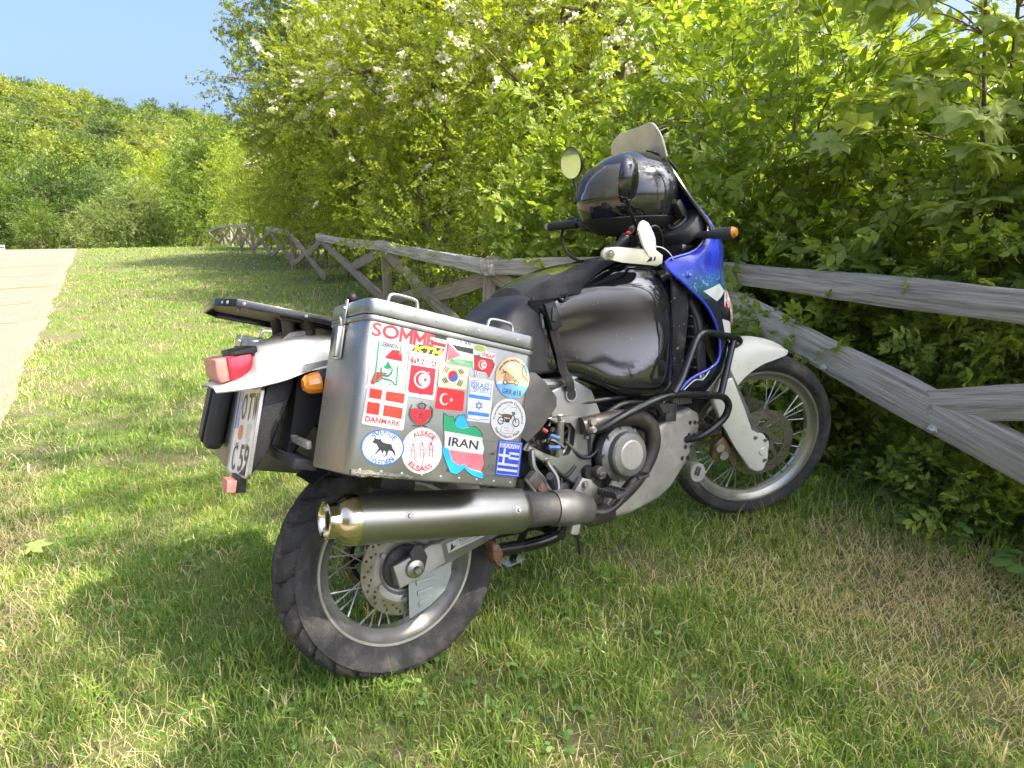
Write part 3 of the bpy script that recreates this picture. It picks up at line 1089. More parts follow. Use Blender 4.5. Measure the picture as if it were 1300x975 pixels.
def timber(name, parent, a, b, w, t, seed, half=True, brown=False):
    """a split log from a to b, local X along it: half-round with a flat front, ends and edges uneven"""
    a, b = Vector(a), Vector(b)
    rg = np.random.default_rng(seed)
    d = b - a
    L = d.length
    x = d.normalized()
    side = x.cross(V3(0, 0, 1)).normalized()          # horizontal, across the fence
    upv = side.cross(x)
    bm = bmesh.new()
    n = max(8, int(L / .12))
    rings = []
    prof = [(-.5, -.42), (-.5, .38), (-.3, .5), (.3, .5), (.5, .38), (.5, -.42), (.25, -.55), (-.25, -.55)] if half else [(math.cos(q) * .5, math.sin(q) * .5) for q in np.linspace(0, 2 * math.pi, 11)[:-1]]
    bx, bz = rg.normal(0, .012, 2)
    for i in range(n + 1):
        s = i / n
        ring = []
        wob = 4 * s * (1 - s)
        for k, (pz, py) in enumerate(prof):
            q = noise.noise(Vector((s * L * 2.2, k * 1.7, seed * 3.3)))
            q2 = noise.noise(Vector((s * L * 9, k * 2.9, seed * 1.3)))
            ww = w * (1 + .14 * q + .06 * q2)
            ring.append(V3(s * L + (rg.normal(0, .008) if i in (0, n) else 0), py * t * (1 + .10 * q) + bx * wob, pz * ww + bz * wob))
        rings.append(ring)
    loft_bm(bm, rings)
    me = bm_mesh(bm, name, 35)
    o = link(name, me, M_woodp if (brown or not half) else M_wood, parent)
    M = Matrix((( x.x, -side.x, upv.x, a.x), (x.y, -side.y, upv.y, a.y), (x.z, -side.z, upv.z, a.z), (0, 0, 0, 1)))
    o.matrix_local = M
    return o

fence = empty("rustic_fence", None, (0, 0, 0), label="weathered rustic fence of split logs with crossed braces running along the hedge", category="fence")
tops = []
for i, (x, y) in enumerate(FENCE):
    h = (1.0, .97, .93, .93, .93, .92, .95, 1.0, .95, .98, 1.0, 1.0)[i]
    ln = (.0, 0, .16, .05, .0, .05, 0, -.03, .04, .03, 0, 0)[i]
    gz = ground_z(x, y)
    timber("post", fence, (x - ln * .55, y + ln * .2, gz - .1), (x, y, gz + h), .125, .12, 500 + i, half=False)
    tops.append(V3(x, y, gz + h - .03))
for i in range(len(tops) - 1):
    n_, f_ = tops[i], tops[i + 1]          # near and far post
    off = (f_ - n_).cross(V3(0, 0, 1)).normalized()
    toward = off if off.dot(V3(-.87, -.49, 0)) > 0 else -off    # side of the track
    ov = (f_ - n_).normalized() * .10
    gn, gf = n_.z - .9, f_.z - .9
    # top rail, laid on the posts
    if i not in (4, 6):
        timber("rail", fence, n_ - ov - V3(0, 0, .03) + toward * .06, f_ + ov * .6 - V3(0, 0, .03) + toward * .06, .115, .06, 520 + i)
    a = V3(f_.x, f_.y, gf + (.885 if i == 0 else .82)) + toward * (.115 if i == 0 else .012)
    b = V3(n_.x, n_.y, gn + (.225 if i == 0 else .14)) + toward * (.115 if i == 0 else .012)
    timber("brace", fence, a - (b - a).normalized() * .05, b, .145 if i == 0 else .12, .06, 540 + i, brown=i > 0)
    mid = a.lerp(b, .655 if i == 0 else .545)
    c = V3(n_.x, n_.y, gn + (.76 if i == 0 else .80)) + toward * (.115 if i == 0 else .012)
    m1 = mid + (c - mid).normalized() * .05
    timber("half_brace", fence, m1, c, .12 if i == 0 else .13, .06 if i == 0 else .035, 560 + i, brown=i > 0)
    if i not in (0, 3):
        c2 = V3(f_.x, f_.y, gf + .14) + toward * (.115 if i == 0 else .012)
        timber("half_brace", fence, c2, a.lerp(b, .5) + (c2 - mid).normalized() * .09, .12, .035, 580 + i, brown=i > 0)
# lichen tufts on the rails next to the bike
for k, (t, zz) in enumerate([(.30, .70), (.50, .56), (.68, .44), (.45, .96)]):
    p = Vector((1.05, 4.5, 0)).lerp(Vector((2.05, 1.5, 0)), t) + V3(-.135 if zz < .85 else -.07, -.045 if zz < .85 else -.02, zz)
    bm = bmesh.new()
    bmesh.ops.create_icosphere(bm, subdivisions=2, radius=.02)
    for v in bm.verts:
        v.co *= 1 + .5 * noise.noise(v.co * 90 + V3(k, 0, 0))
        v.co.z *= .8
        v.co += p
    link("lichen", bm_mesh(bm, "lichen"), M_lichen, fence)
# ------------------------------------------------------------------ grass: countless blades, one object; clover and dry stalks likewise
M_grass = leaf_mat("grass_blade", [(.0, (.080, .150, .045)), (.28, (.180, .285, .060)), (.52, (.320, .400, .075)), (.70, (.45, .44, .13)), (.80, (.60, .48, .25)), (1, (.70, .58, .36))], .45, rough=.5, spec=.3, trans_gain=(1.3, 1.35, .7))

def vnoise(x, y, s, seed):
    """cheap smooth value noise on arrays"""
    x, y = x * s + seed * 17.3, y * s + seed * 5.1
    xi, yi = np.floor(x).astype(np.int64), np.floor(y).astype(np.int64)
    fx, fy = x - xi, y - yi
    fx, fy = fx * fx * (3 - 2 * fx), fy * fy * (3 - 2 * fy)
    def h(a, b):
        v = np.sin(a * 127.1 + b * 311.7 + seed * 74.7) * 43758.5453
        return v - np.floor(v)
    return (h(xi, yi) * (1 - fx) + h(xi + 1, yi) * fx) * (1 - fy) + (h(xi, yi + 1) * (1 - fx) + h(xi + 1, yi + 1) * fx) * fy

FX = np.array([p[0] for p in FENCE]); FY = np.array([p[1] for p in FENCE])
def fence_x(y):
    o = np.argsort(FY)
    return np.interp(y, FY[o], FX[o])

def dryness(x, y):
    """worn, straw-coloured turf in front of and right of the bike and along the track"""
    d = .55 * vnoise(x, y, 1.4, 1) + .45 * vnoise(x, y, 4.2, 2)
    w = np.clip(1 - np.hypot((x - 1.25) / 1.15, (y - 2.05) / .85), 0, 1) * .50
    w += np.clip((x - .75) / 1.2, 0, .14) * (y < 2.6)
    rs = (x + 3.14) * .8557 + (y - 3.91) * .5174
    w += np.clip(1 - rs / .45, 0, 1) * .42 + np.clip(1 - rs / 1.6, 0, 1) * .12
    w += np.clip(1 - np.hypot(x + 1.0, y - 1.35) / .5, 0, 1) * .15
    return np.clip(d * .55 + w, 0, 1.2)

def gz_arr(x, y):
    return np.array([ground_z(float(a), float(b)) for a, b in zip(x, y)])

def scatter(rg, n, ylo, yhi, pad=.25):
    """points on the ground that the lens can see"""
    u = rg.random(n)
    y = np.sqrt(ylo ** 2 + u * (yhi ** 2 - ylo ** 2))
    half = .79 * y + pad
    x = rg.uniform(-1, 1, n) * half
    rs = (x + 3.14) * .8557 + (y - 3.91) * .5174
    k = (rs > -.06 + rg.normal(0, .11, n) + .22 * (vnoise(x, y, 2.3, 31) - .5)) & (x < fence_x(y) + .9)
    return x[k], y[k]

def blades(rg, x, y, L, W, lean, tint, z0=None):
    n = len(x)
    az = rg.uniform(0, 2 * np.pi, n)
    ca, sa = np.cos(az), np.sin(az)
    z = gz_arr(x, y) if z0 is None else z0
    wv = rg.uniform(0, 2 * np.pi, n)
    wx, wy = np.cos(wv) * W * .5, np.sin(wv) * W * .5
    def pt(h, k, wscale):
        r = lean * L * k
        return x + ca * r, y + sa * r, z + L * h, wscale
    V = np.empty((n, 5, 3), dtype=np.float32)
    # base pair, middle pair, tip
    for i, (h, k, ws, sg) in enumerate(((-.05, 0, 1, -1), (-.05, 0, 1, 1), (.55, .3, .85, -1), (.55, .3, .85, 1))):
        V[:, i, 0] = x + ca * lean * L * k + sg * wx * ws
        V[:, i, 1] = y + sa * lean * L * k + sg * wy * ws
        V[:, i, 2] = z + np.maximum(h * L * np.sqrt(np.maximum(0.02, 1 - (lean * .6) ** 2)), -.01)
    V[:, 4, 0] = x + ca * lean * L
    V[:, 4, 1] = y + sa * lean * L
    V[:, 4, 2] = z + L * np.sqrt(np.maximum(.004, 1 - np.minimum(lean, .998) ** 2))
    b = (np.arange(n) * 5)[:, None]
    F = np.concatenate([b + np.array([[0, 1, 3]]), b + np.array([[0, 3, 2]]), b + np.array([[2, 3, 4]])], 1).reshape(-1, 3)
    return V.reshape(-1, 3), F, np.repeat(tint, 3)

def build_grass():
    rg = np.random.default_rng(77)
    Vs, Fs, Ts = [], [], []
    nv = 0
    def push(v, f, t):
        nonlocal nv
        Vs.append(v); Fs.append(f + nv); Ts.append(t); nv += len(v)
    for n, lo, hi, w, ls in ((120000, 1.05, 3.2, .0033, 1.0), (90000, 3.0, 7.0, .0052, 1.0), (60000, 7.0, 16.0, .011, 1.0), (38000, 16.0, 36.0, .026, 1.15)):
        x, y = scatter(rg, n, lo, hi)
        dry = dryness(x, y)
        tuft = vnoise(x, y, 5.5, 4)
        keep = rg.random(len(x)) < np.clip(1.2 - dry * 1.0, .14, 1) * (.55 + .6 * tuft)
        x, y, dry, tuft = x[keep], y[keep], dry[keep], tuft[keep]
        m = len(x)
        L = (.017 + .040 * tuft ** 1.6 + rg.gamma(2.0, .007, m)) * ls * np.clip(1.1 - .35 * dry, .6, 1.1)
        tall = rg.random(m) < .012
        L = np.where(tall, L * rg.uniform(1.6, 2.5, m), L)
        W = w * rg.uniform(.6, 1.5, m) * (.75 + .5 * tuft)
        lean = np.clip(rg.normal(.60, .27, m), .05, .97)
        patch = .5 * vnoise(x, y, 1.1, 6) + .5 * vnoise(x, y, 3.4, 8)
        t = np.clip(rg.normal(.32, .12, m) + (patch - .5) * .34, .02, .66)
        dead = rg.random(m) < (.055 + .50 * np.clip(dry - .38, 0, 1))
        t = np.where(dead, rg.uniform(.68, 1.0, m), t)
        push(*blades(rg, x, y, L, W, lean, t))
    # cut, dry stalks lying flat
    for n, lo, hi, w in ((60000, 1.05, 3.2, .0021), (22000, 3.0, 7.0, .0042), (9000, 7, 15, .009)):
        x, y = scatter(rg, n, lo, hi)
        dry = dryness(x, y)
        keep = rg.random(len(x)) < np.clip(.06 + 1.5 * (dry - .33), .06, 1)
        x, y = x[keep], y[keep]
        m = len(x)
        push(*blades(rg, x, y, rg.uniform(.03, .10, m), w * rg.uniform(.6, 1.3, m), np.clip(rg.normal(.985, .02, m), .9, .998), rg.uniform(.70, 1.0, m), gz_arr(x, y) + rg.uniform(.002, .018, m)))
    # long tufts round the front wheel and at the hedge foot
    for cx, cy, n, hgt in [(.95, 2.52, 60, .12), (.80, 2.44, 40, .10), (1.18, 2.62, 50, .11), (1.5, 2.5, 70, .15), (1.75, 2.25, 80, .16), (1.35, 2.75, 60, .16), (1.95, 1.9, 70, .17), (1.62, 1.62, 24, .2), (1.48, 1.45, 16, .18), (-.52, 1.60, 40, .07), (-.38, 1.62, 30, .06), (.30, 1.9, 30, .08), (.62, 2.0, 30, .08), (-1.5, 1.75, 30, .09), (2.0, 2.6, 90, .2), (1.75, 3.0, 80, .2)]:
        x = rg.normal(cx, .10, n); y = rg.normal(cy, .07, n)
        push(*blades(rg, x, y, hgt * rg.uniform(.5, 1.2, n), .004 * rg.uniform(.7, 1.4, n), np.clip(rg.normal(.42, .2, n), .05, .9), np.clip(rg.normal(.40, .12, n), .05, .64)))
    F = np.concatenate(Fs)
    me = np_mesh("grass", np.concatenate(Vs), F.ravel(), np.full(len(F), 3), None, np.concatenate(Ts))
    link("grass", me, M_grass, kind="stuff", label="short mown grass of the verge, worn to straw in places", category="grass")
build_grass()

def build_clover():
    """low broad-leaved herbs among the grass"""
    rg = np.random.default_rng(91)
    M_cl = leaf_mat("clover_leaf", [(.0, (.085, .17, .045)), (.5, (.16, .27, .07)), (1, (.26, .37, .11))], .42)
    Vs, Fs, Ts = [], [], []
    nv = 0
    t = np.linspace(0, 2 * np.pi, 7)[:-1]
    disc = np.stack([np.cos(t) * .5 + .5, np.sin(t) * .42, -.12 * np.cos(t)], -1)
    disc = np.concatenate([[[.5, 0, .03]], disc])
    DF = np.array([(0, i + 1, (i + 1) % 6 + 1) for i in range(6)])
    spots = []
    x, y = scatter(rg, 3600, 1.05, 4.5)
    k = rg.random(len(x)) < np.clip(vnoise(x, y, 1.7, 12) * 1.6 - .45, .02, 1)
    spots += [(a, b, rg.uniform(.009, .021), rg.uniform(.012, .04)) for a, b in zip(x[k], y[k])]
    for i in range(260):       # herbs and ivy at the hedge foot
        s = rg.uniform(0, 1)
        y0 = 1.3 + s * 3.6
        x0 = float(fence_x(np.array([y0]))[0]) + rg.uniform(-.22, .7)
        spots.append((x0, y0, rg.uniform(.03, .065), rg.uniform(.03, .16)))
    for (px, py, sz, h) in spots:
        gz = ground_z(px, py)
        n = 3 if sz < .03 else rg.integers(3, 7)
        a0 = rg.uniform(0, 6.28)
        for q in range(n):
            a = a0 + q * 2 * np.pi / n + rg.normal(0, .15)
            M = np.array(Matrix.Rotation(a, 3, 'Z')) @ np.array(Matrix.Rotation(rg.uniform(-.3, .25), 3, 'Y')) @ np.array(Matrix.Rotation(rg.normal(0, .2), 3, 'X'))
            v = (disc * sz * rg.uniform(.8, 1.2)) @ M.T + np.array([px, py, gz + h * (1 - .1 * q)])
            Vs.append(v); Fs.append(DF + nv); nv += len(v)
            Ts.append(np.full(6, np.clip(rg.normal(.5, .2), 0, 1)))
    F = np.concatenate(Fs)
    me = np_mesh("clover", np.concatenate(Vs), F.ravel(), np.full(len(F), 3), None, np.concatenate(Ts))
    link("clover", me, M_cl, kind="stuff", label="clover and low round-leaved herbs scattered through the grass", category="clover")
build_clover()

# one pale leaf dropped on the grass
fl = np_mesh("fallen_leaf", T_MAPLE[0] * .075, T_MAPLE[1].ravel(), np.full(len(T_MAPLE[1]), 3), None, np.full(len(T_MAPLE[1]), .9))
lf = link("fallen_leaf", fl, M_leaf_maple, None, label="pale fallen leaf lying on the grass at the left border", category="leaf")
lf.location = (-1.85, 2.33, ground_z(-1.85, 2.33) + .055)
lf.rotation_euler = (.15, -.2, .4)
# ------------------------------------------------------------------ the motorcycle
# local frame: X forward, Y to the rider's left, Z up; origin on the ground under the rear axle
from mathutils.bvhtree import BVHTree
LEAN, HEAD, NOSE, STEER = 0.142559, 0.977158, -0.02242, -0.463962
bike = empty("motorcycle", None, (0, 0, 0), label="blue, black and white touring enduro motorcycle leaning on its stand beside the fence", category="motorcycle")
bike.matrix_world = (Matrix.Translation((-.31265, 1.6729, 0)) @ Matrix.Rotation(math.pi / 2 - HEAD, 4, 'Z') @ Matrix.Rotation(-LEAN, 4, 'X') @ Matrix.Rotation(NOSE, 4, 'Y'))
RAKE = R(27.5)
WB, RF, RR = 1.565, .345, .328
S_AX = V3(-math.sin(RAKE), 0, math.cos(RAKE))
S_PT = V3(WB - .059 * math.cos(RAKE), 0, RF - .059 * math.sin(RAKE))
STEER_M = Matrix.Translation(S_PT) @ Matrix.Rotation(STEER, 4, S_AX) @ Matrix.Translation(-S_PT)
X, Y, Z = V3(1, 0, 0), V3(0, 1, 0), V3(0, 0, 1)

def part(name, bm, mat, parent=None, smooth=35, steer=False, label=None):
    me = bm_mesh(bm, name, smooth)
    o = link(name, me, mat, parent if parent is not None else bike)
    if steer:
        o.matrix_local = STEER_M
    if label:
        o['label'] = label
    return o

def grp(name, steer=False, parent=None):
    o = empty(name, parent if parent is not None else bike)
    if steer:
        o.matrix_local = STEER_M
    return o

# materials
DUST = (.20, .17, .12)
M_rubber = pm("tyre_rubber", (.036, .035, .034), .82, var=.25, vscale=14, bump=.25, bscale=160, dirt=(.125, .11, .088), dirt_amt=.48, dirt_scale=11, spec=.3)
M_rim = pm("rim_aluminium", (.42, .41, .37), .36, .85, var=.1, vscale=30, dirt=(.30, .27, .21), dirt_amt=.2, dirt_scale=14)
M_steel = pm("worn_steel", (.36, .35, .33), .35, .9, var=.2, vscale=30, dirt=(.16, .11, .07), dirt_amt=.3, dirt_scale=12)
M_disc = pm("brake_disc_steel", (.27, .25, .20), .38, .85, var=.15, vscale=30, dirt=(.14, .11, .07), dirt_amt=.35, dirt_scale=14)
M_spoke = pm("spoke_steel", (.34, .33, .31), .4, .85, var=.15)
M_black = pm("black_paint", (.008, .008, .009), .28, var=.3, vscale=18, dirt=(.05, .045, .037), dirt_amt=.12, dirt_scale=7, coat=.3)
M_plastic = pm("black_plastic", (.012, .012, .0125), .5, var=.25, vscale=25, bump=.15, bscale=220, dirt=(.055, .05, .042), dirt_amt=.18)
M_grey = pm("dark_grey_plastic", (.032, .032, .032), .6, var=.2, vscale=25, dirt=(.15, .13, .10), dirt_amt=.2)
M_tank = pm("black_lacquer", (.0065, .0068, .0085), .10, var=.2, rvar=.05, vscale=9, coat=1.0, dirt=(.020, .019, .017), dirt_amt=.06, dirt_scale=5, speck=(.25, .23, .19), speck_scale=120, speck_amt=-.015)
M_vinyl = pm("seat_vinyl", (.013, .013, .0145), .48, var=.15, vscale=20, bump=.35, bscale=420)
M_white = pm("white_plastic", (.58, .57, .49), .38, var=.05, vscale=5, dirt=(.36, .32, .24), dirt_amt=.12, dirt_scale=8, speck=(.15, .12, .09), speck_scale=110, speck_amt=.0)
M_blue = pm("blue_paint", (.018, .034, .40), .2, var=.12, coat=.8)
M_alu = pm("pannier_aluminium", (.26, .264, .25), .42, .88, var=.12, vscale=7, rvar=.14, bump=.16, bscale=16, dirt=(.22, .20, .155), dirt_amt=.36, dirt_scale=5, speck=(.75, .74, .70), speck_scale=70, speck_amt=.0)
M_alub = pm("brushed_aluminium", (.40, .395, .365), .36, .9, var=.1, vscale=25, dirt=(.28, .24, .17), dirt_amt=.25, dirt_scale=9)
M_alud = pm("dull_aluminium", (.33, .32, .29), .5, .6, var=.15, vscale=14, bump=.15, bscale=110, dirt=(.22, .18, .12), dirt_amt=.4, dirt_scale=6)
M_cast = pm("cast_alloy", (.20, .20, .19), .5, .7, var=.15, vscale=18, bump=.2, bscale=160, dirt=(.12, .10, .07), dirt_amt=.35, dirt_scale=8)
M_engine = pm("engine_dark", (.06, .058, .055), .55, .4, var=.3, vscale=16, bump=.2, bscale=120, dirt=(.17, .14, .10), dirt_amt=.35)
M_frame = pm("silver_frame_paint", (.22, .22, .215), .36, .75, var=.07, vscale=14, dirt=(.2, .17, .12), dirt_amt=.2, dirt_scale=9)
M_rust = pm("rusty_steel", (.16, .085, .05), .8, .3, var=.4, vscale=30, bump=.5, bscale=120, dirt=(.30, .22, .16), dirt_amt=.4, dirt_scale=20)
M_pipe = pm("heat_browned_pipe", (.062, .054, .050), .5, .6, var=.3, vscale=12, dirt=(.22, .17, .12), dirt_amt=.3)
M_muff = pm("muffler_steel", (.30, .295, .27), .37, .95, var=.10, vscale=9, rvar=.10, stretch=(.3, 1, 1), dirt=(.20, .165, .11), dirt_amt=.38, dirt_scale=5)
M_chrome = pm("gilded_chrome", (.66, .58, .44), .14, 1.0, var=.12, vscale=20)
M_mirror = pm("mirror_glass", (.85, .86, .86), .03, 1.0, var=.02, rvar=.01)
M_red = pm("red_lens", (.62, .02, .045), .18, var=.08, coat=.6)
M_redd = pm("dusty_red_lens", (.55, .19, .15), .55, var=.2, vscale=40, dirt=(.55, .36, .27), dirt_amt=.5, dirt_scale=22)
M_amber = pm("amber_lens", (.58, .20, .012), .22, var=.12, vscale=40, coat=.5, dirt=(.42, .20, .06), dirt_amt=.3, dirt_scale=25)
M_chain = pm("chain_bronze", (.24, .16, .08), .5, .8, var=.3, vscale=50)
M_dark = pm("shadow_black", (.008, .008, .008), .7, var=.1)
M_fabric = pm("black_webbing", (.010, .010, .0105), .85, var=.3, vscale=60, bump=.5, bscale=500)
M_fabricw = pm("worn_webbing", (.028, .024, .021), .9, var=.4, vscale=40, bump=.5, bscale=500, dirt=(.14, .09, .06), dirt_amt=.3)
M_clear = None

def clear_mat(name, tint, haze, rough=.05):
    m = bpy.data.materials.new(name)
    m.use_nodes = True
    n, l = m.node_tree.nodes, m.node_tree.links
    n.remove(n["Principled BSDF"])
    out = n["Material Output"]
    tr = n.new('ShaderNodeBsdfTransparent'); tr.inputs[0].default_value = (*tint, 1)
    df = n.new('ShaderNodeBsdfDiffuse'); df.inputs[0].default_value = (.86, .78, .58, 1)
    gl = n.new('ShaderNodeBsdfGlossy'); gl.inputs['Roughness'].default_value = rough
    fr = n.new('ShaderNodeFresnel'); fr.inputs[0].default_value = 1.3
    tc = n.new('ShaderNodeTexCoord')
    nz = n.new('ShaderNodeTexNoise'); nz.inputs['Scale'].default_value = 14; nz.inputs['Detail'].default_value = 6
    l.new(tc.outputs['Object'], nz.inputs['Vector'])
    mr = n.new('ShaderNodeMapRange'); mr.inputs['To Min'].default_value = haze * .5; mr.inputs['To Max'].default_value = haze * 1.5
    l.new(nz.outputs['Fac'], mr.inputs['Value'])
    m1 = n.new('ShaderNodeMixShader'); l.new(mr.outputs[0], m1.inputs[0]); l.new(tr.outputs[0], m1.inputs[1]); l.new(df.outputs[0], m1.inputs[2])
    m2 = n.new('ShaderNodeMixShader'); l.new(fr.outputs[0], m2.inputs[0]); l.new(m1.outputs[0], m2.inputs[1]); l.new(gl.outputs[0], m2.inputs[2])
    l.new(m2.outputs[0], out.inputs[0])
    return m
M_screen = clear_mat("dusty_acrylic", (.94, .89, .72), .58, .10)
M_visor = clear_mat("clear_visor", (.75, .78, .80), .06, .03)

# ---- wheels
def wheel(name, centre, Rt, half_w, Rrim, rim_half, seg, groove_n, groove_depth, steer, rear):
    g = grp(name, steer)
    w = half_w
    # tyre: bead, bulging wall, shoulder, crown; grooves cut into the crown
    prof = []
    nseg = 34
    rb = Rrim - .008
    pts = [(rb, -rim_half * .95), (rb + .012, -rim_half - .004), (rb + (Rt - rb) * .38, -w * .99), (rb + (Rt - rb) * .62, -w), (Rt - (.034 if rear else .024), -w * .93), (Rt - (.016 if rear else .011), -w * .74), (Rt - .004, -w * .38), (Rt, 0)]
    pts = pts + [(r, -y) for r, y in pts[-2::-1]]
    sm = catmull([V3(y, r, 0) for r, y in pts], 4)
    prof = [(p.y, p.x) for p in sm]
    bm = bmesh.new()
    rings = []
    for k in range(seg):
        a = 2 * math.pi * k / seg
        ring = []
        for r, y in prof:
            cut = 0.0
            ay = abs(y) / w
            if groove_depth and r > Rt - .036 and ay < .97:
                sgn = 1 if y > 0 else -1
                ph = (a * groove_n / (2 * math.pi) + (.5 if sgn > 0 else 0) + .55 * (ay - .2) ** 2 * 2.2) % 1.0
                dd = abs(ph - .5)
                wd = .06 + .06 * ay
                if ay > .13:
                    cut = max(cut, max(0, min(1, (wd + .03 - dd) / .05)))
                if rear and abs(ay - .30) < .035:
                    cut = max(cut, .8)
                if rear and abs(ay - .62) < .03:
                    cut = max(cut, .45)
            rr = r - groove_depth * cut
            ring.append(V3(rr * math.cos(a), y, rr * math.sin(a)))
        rings.append(ring)
    rings.append(rings[0])
    vs = [[bm.verts.new(p) for p in r] for r in rings[:-1]]
    vs.append(vs[0])
    for i in range(seg):
        for j in range(len(prof) - 1):
            bm.faces.new((vs[i][j], vs[i][j + 1], vs[i + 1][j + 1], vs[i + 1][j]))
    bmesh.ops.translate(bm, verts=bm.verts, vec=centre)
    part("tyre", bm, M_rubber, g, 32)
    # rim
    h = rim_half
    half = [(Rrim, h), (Rrim - .003, h + .004), (Rrim - .010, h + .003), (Rrim - .013, h - .003), (Rrim - .022, h - .012), (Rrim - .026, h - .016), (Rrim - .040, h * .35), (Rrim - .042, 0)]
    pr = half + [(r, -y) for r, y in half[-2::-1]]
    pr += [(Rrim - .004, -h + .006), (Rrim - .03, 0), (Rrim - .004, h - .006)]
    bm = bmesh.new(); lathe_bm(bm, pr, centre, (0, 1, 0), 72, closed=True); part("rim", bm, M_rim, g, 30)
    # hub
    bm = bmesh.new()
    hr = .048 if rear else .036
    lathe_bm(bm, [(.012, -.075), (hr * .8, -.07), (hr + .012, -.055), (hr + .012, -.046), (hr, -.04), (hr * .85, 0), (hr, .04), (hr + .012, .046), (hr + .012, .055), (hr * .8, .07), (.012, .075)], centre, (0, 1, 0), 32)
    part("hub", bm, M_engine if rear else M_grey, g, 30)
    # spokes, each one an object; one mesh per lacing direction and side
    meshes = []
    rs = Rrim - .042
    for side in (-1, 1):
        for twist in (-1, 1):
            bm = bmesh.new()
            a1 = twist * .62
            p0 = V3((hr + .008) * math.cos(a1), side * .05, (hr + .008) * math.sin(a1))
            p1 = V3(rs + .004, side * .008, 0)
            tube_bm(bm, [p0, p1], .0021, 6)
            d = (p0 - p1).normalized()
            tube_bm(bm, [p1, p1 + d * .018], .0036, 6)
            me = bm_mesh(bm, "spoke", 40)
            me.materials.append(M_spoke)
            meshes.append(me)
    for k in range(36):
        o = bpy.data.objects.new("spoke", meshes[k % 4]); col.objects.link(o); o.parent = g
        o.matrix_local = Matrix.Translation(centre) @ Matrix.Rotation(k * 2 * math.pi / 36, 4, 'Y')
    return g

def drilled_disc(name, centre, y, r0, r1, th, holes, mat, parent, arms=0):
    """brake disc with real drillings: fan of quads round each hole is left open"""
    bm = bmesh.new()
    lathe_bm(bm, [(r0, -th / 2), (r1, -th / 2), (r1, th / 2), (r0, th / 2)], V3(centre[0], y, centre[2]), (0, 1, 0), 64, closed=True)
    me = bm_mesh(bm, name, 30)
    o = link(name, me, mat, parent)
    cut = bmesh.new()
    for k in range(holes):
        a = 2 * math.pi * k / holes
        rr = r0 + (r1 - r0) * (.26, .5, .74)[k % 3]
        lathe_bm(cut, [(0, -.02), (.0042, -.02), (.0042, .02), (0, .02)], V3(centre[0] + rr * math.cos(a), y, centre[2] + rr * math.sin(a)), (0, 1, 0), 8)
    cme = bpy.data.meshes.new("drill")
    cut.to_mesh(cme); cut.free()
    apply_cut(o, cme)
    return o

def apply_cut(o, cme):
    """subtract a mesh of closed solids from an object's mesh"""
    co = bpy.data.objects.new("cutter", cme)
    col.objects.link(co)
    md = o.modifiers.new("cut", 'BOOLEAN')
    md.operation = 'DIFFERENCE'
    md.solver = 'EXACT'
    md.object = co
    po, pm_ = o.parent, o.matrix_basis.copy()
    o.parent = None
    o.matrix_basis = Matrix.Identity(4)
    co.matrix_world = Matrix.Identity(4)
    bpy.context.view_layer.update()
    dg = bpy.context.evaluated_depsgraph_get()
    me = bpy.data.meshes.new_from_object(o.evaluated_get(dg))
    o.modifiers.clear()
    mats = list(o.data.materials)
    o.data = me
    if not me.materials:
        for m in mats:
            me.materials.append(m)
    o.parent = po
    o.matrix_basis = pm_
    bpy.data.objects.remove(co)

RC = V3(0, 0, RR)
FC = V3(WB, 0, RF)
rw = wheel("rear_wheel", RC, RR, .070, .231, .046, 440, 26, .012, False, True)
fw = wheel("front_wheel", FC, RF, .046, .282, .030, 300, 34, .0035, True, False)

# rear disc, carrier, sprocket, chain
drilled_disc("brake_disc", RC, -.088, .090, .128, .005, 54, M_disc, rw)
bm = bmesh.new()
lathe_bm(bm, [(.098, .0), (.098, -.006), (.086, -.007), (.075, -.004), (.068, .006), (.05, .012), (.05, .02), (.07, .02), (.08, .006)], V3(0, -.084, RR), (0, 1, 0), 40, closed=True)
part("disc_carrier", bm, M_alud, rw)
bm = bmesh.new()
lathe_bm(bm, [(0, -.098), (.016, -.098), (.03, -.092), (.058, -.085), (.064, -.075), (.05, -.06), (0, -.06)], RC, (0, 1, 0), 32)
part("hub_cover", bm, M_engine, rw)
for k in range(6):
    a = k * math.pi / 3 + .3
    bm = bmesh.new(); lathe_bm(bm, [(0, -.010), (.007, -.010), (.008, -.006), (.008, .004), (0, .004)], V3(.083 * math.cos(a), -.09, RR + .083 * math.sin(a)), (0, 1, 0), 8)
    part("disc_bolt", bm, M_steel, rw)
bm = bmesh.new()
ro = .108
lathe_bm(bm, [(.088, .066), (ro - .008, .066), (ro - .008, .073), (.088, .073)], RC, (0, 1, 0), 48, closed=True)
lathe_bm(bm, [(.0, .064), (.058, .064), (.058, .074), (.0, .074)], RC, (0, 1, 0), 32)
for k in range(6):
    a = k * math.pi / 3
    box_bm(bm, (.045, .006, .016), Matrix.Translation(V3(.072 * math.cos(a), .0695, RR + .072 * math.sin(a))) @ Matrix.Rotation(-a, 4, 'Y'))
for k in range(45):
    a = k * 2 * math.pi / 45
    box_bm(bm, (.010, .006, .006), Matrix.Translation(V3((ro - .006) * math.cos(a), .0695, RR + (ro - .006) * math.sin(a))) @ Matrix.Rotation(-a, 4, 'Y'))
part("sprocket", bm, M_black, rw)
bm = bmesh.new()
path = []
for k in range(31):
    a = R(82) + R(196) * k / 30
    path.append(V3(ro * math.cos(a), .0695, RR + ro * math.sin(a)))
fs_c, fs_r = V3(.57, .0695, .40), .035
path = [fs_c + V3(0, 0, fs_r)] + path + [fs_c - V3(0, 0, fs_r)]
dense = []
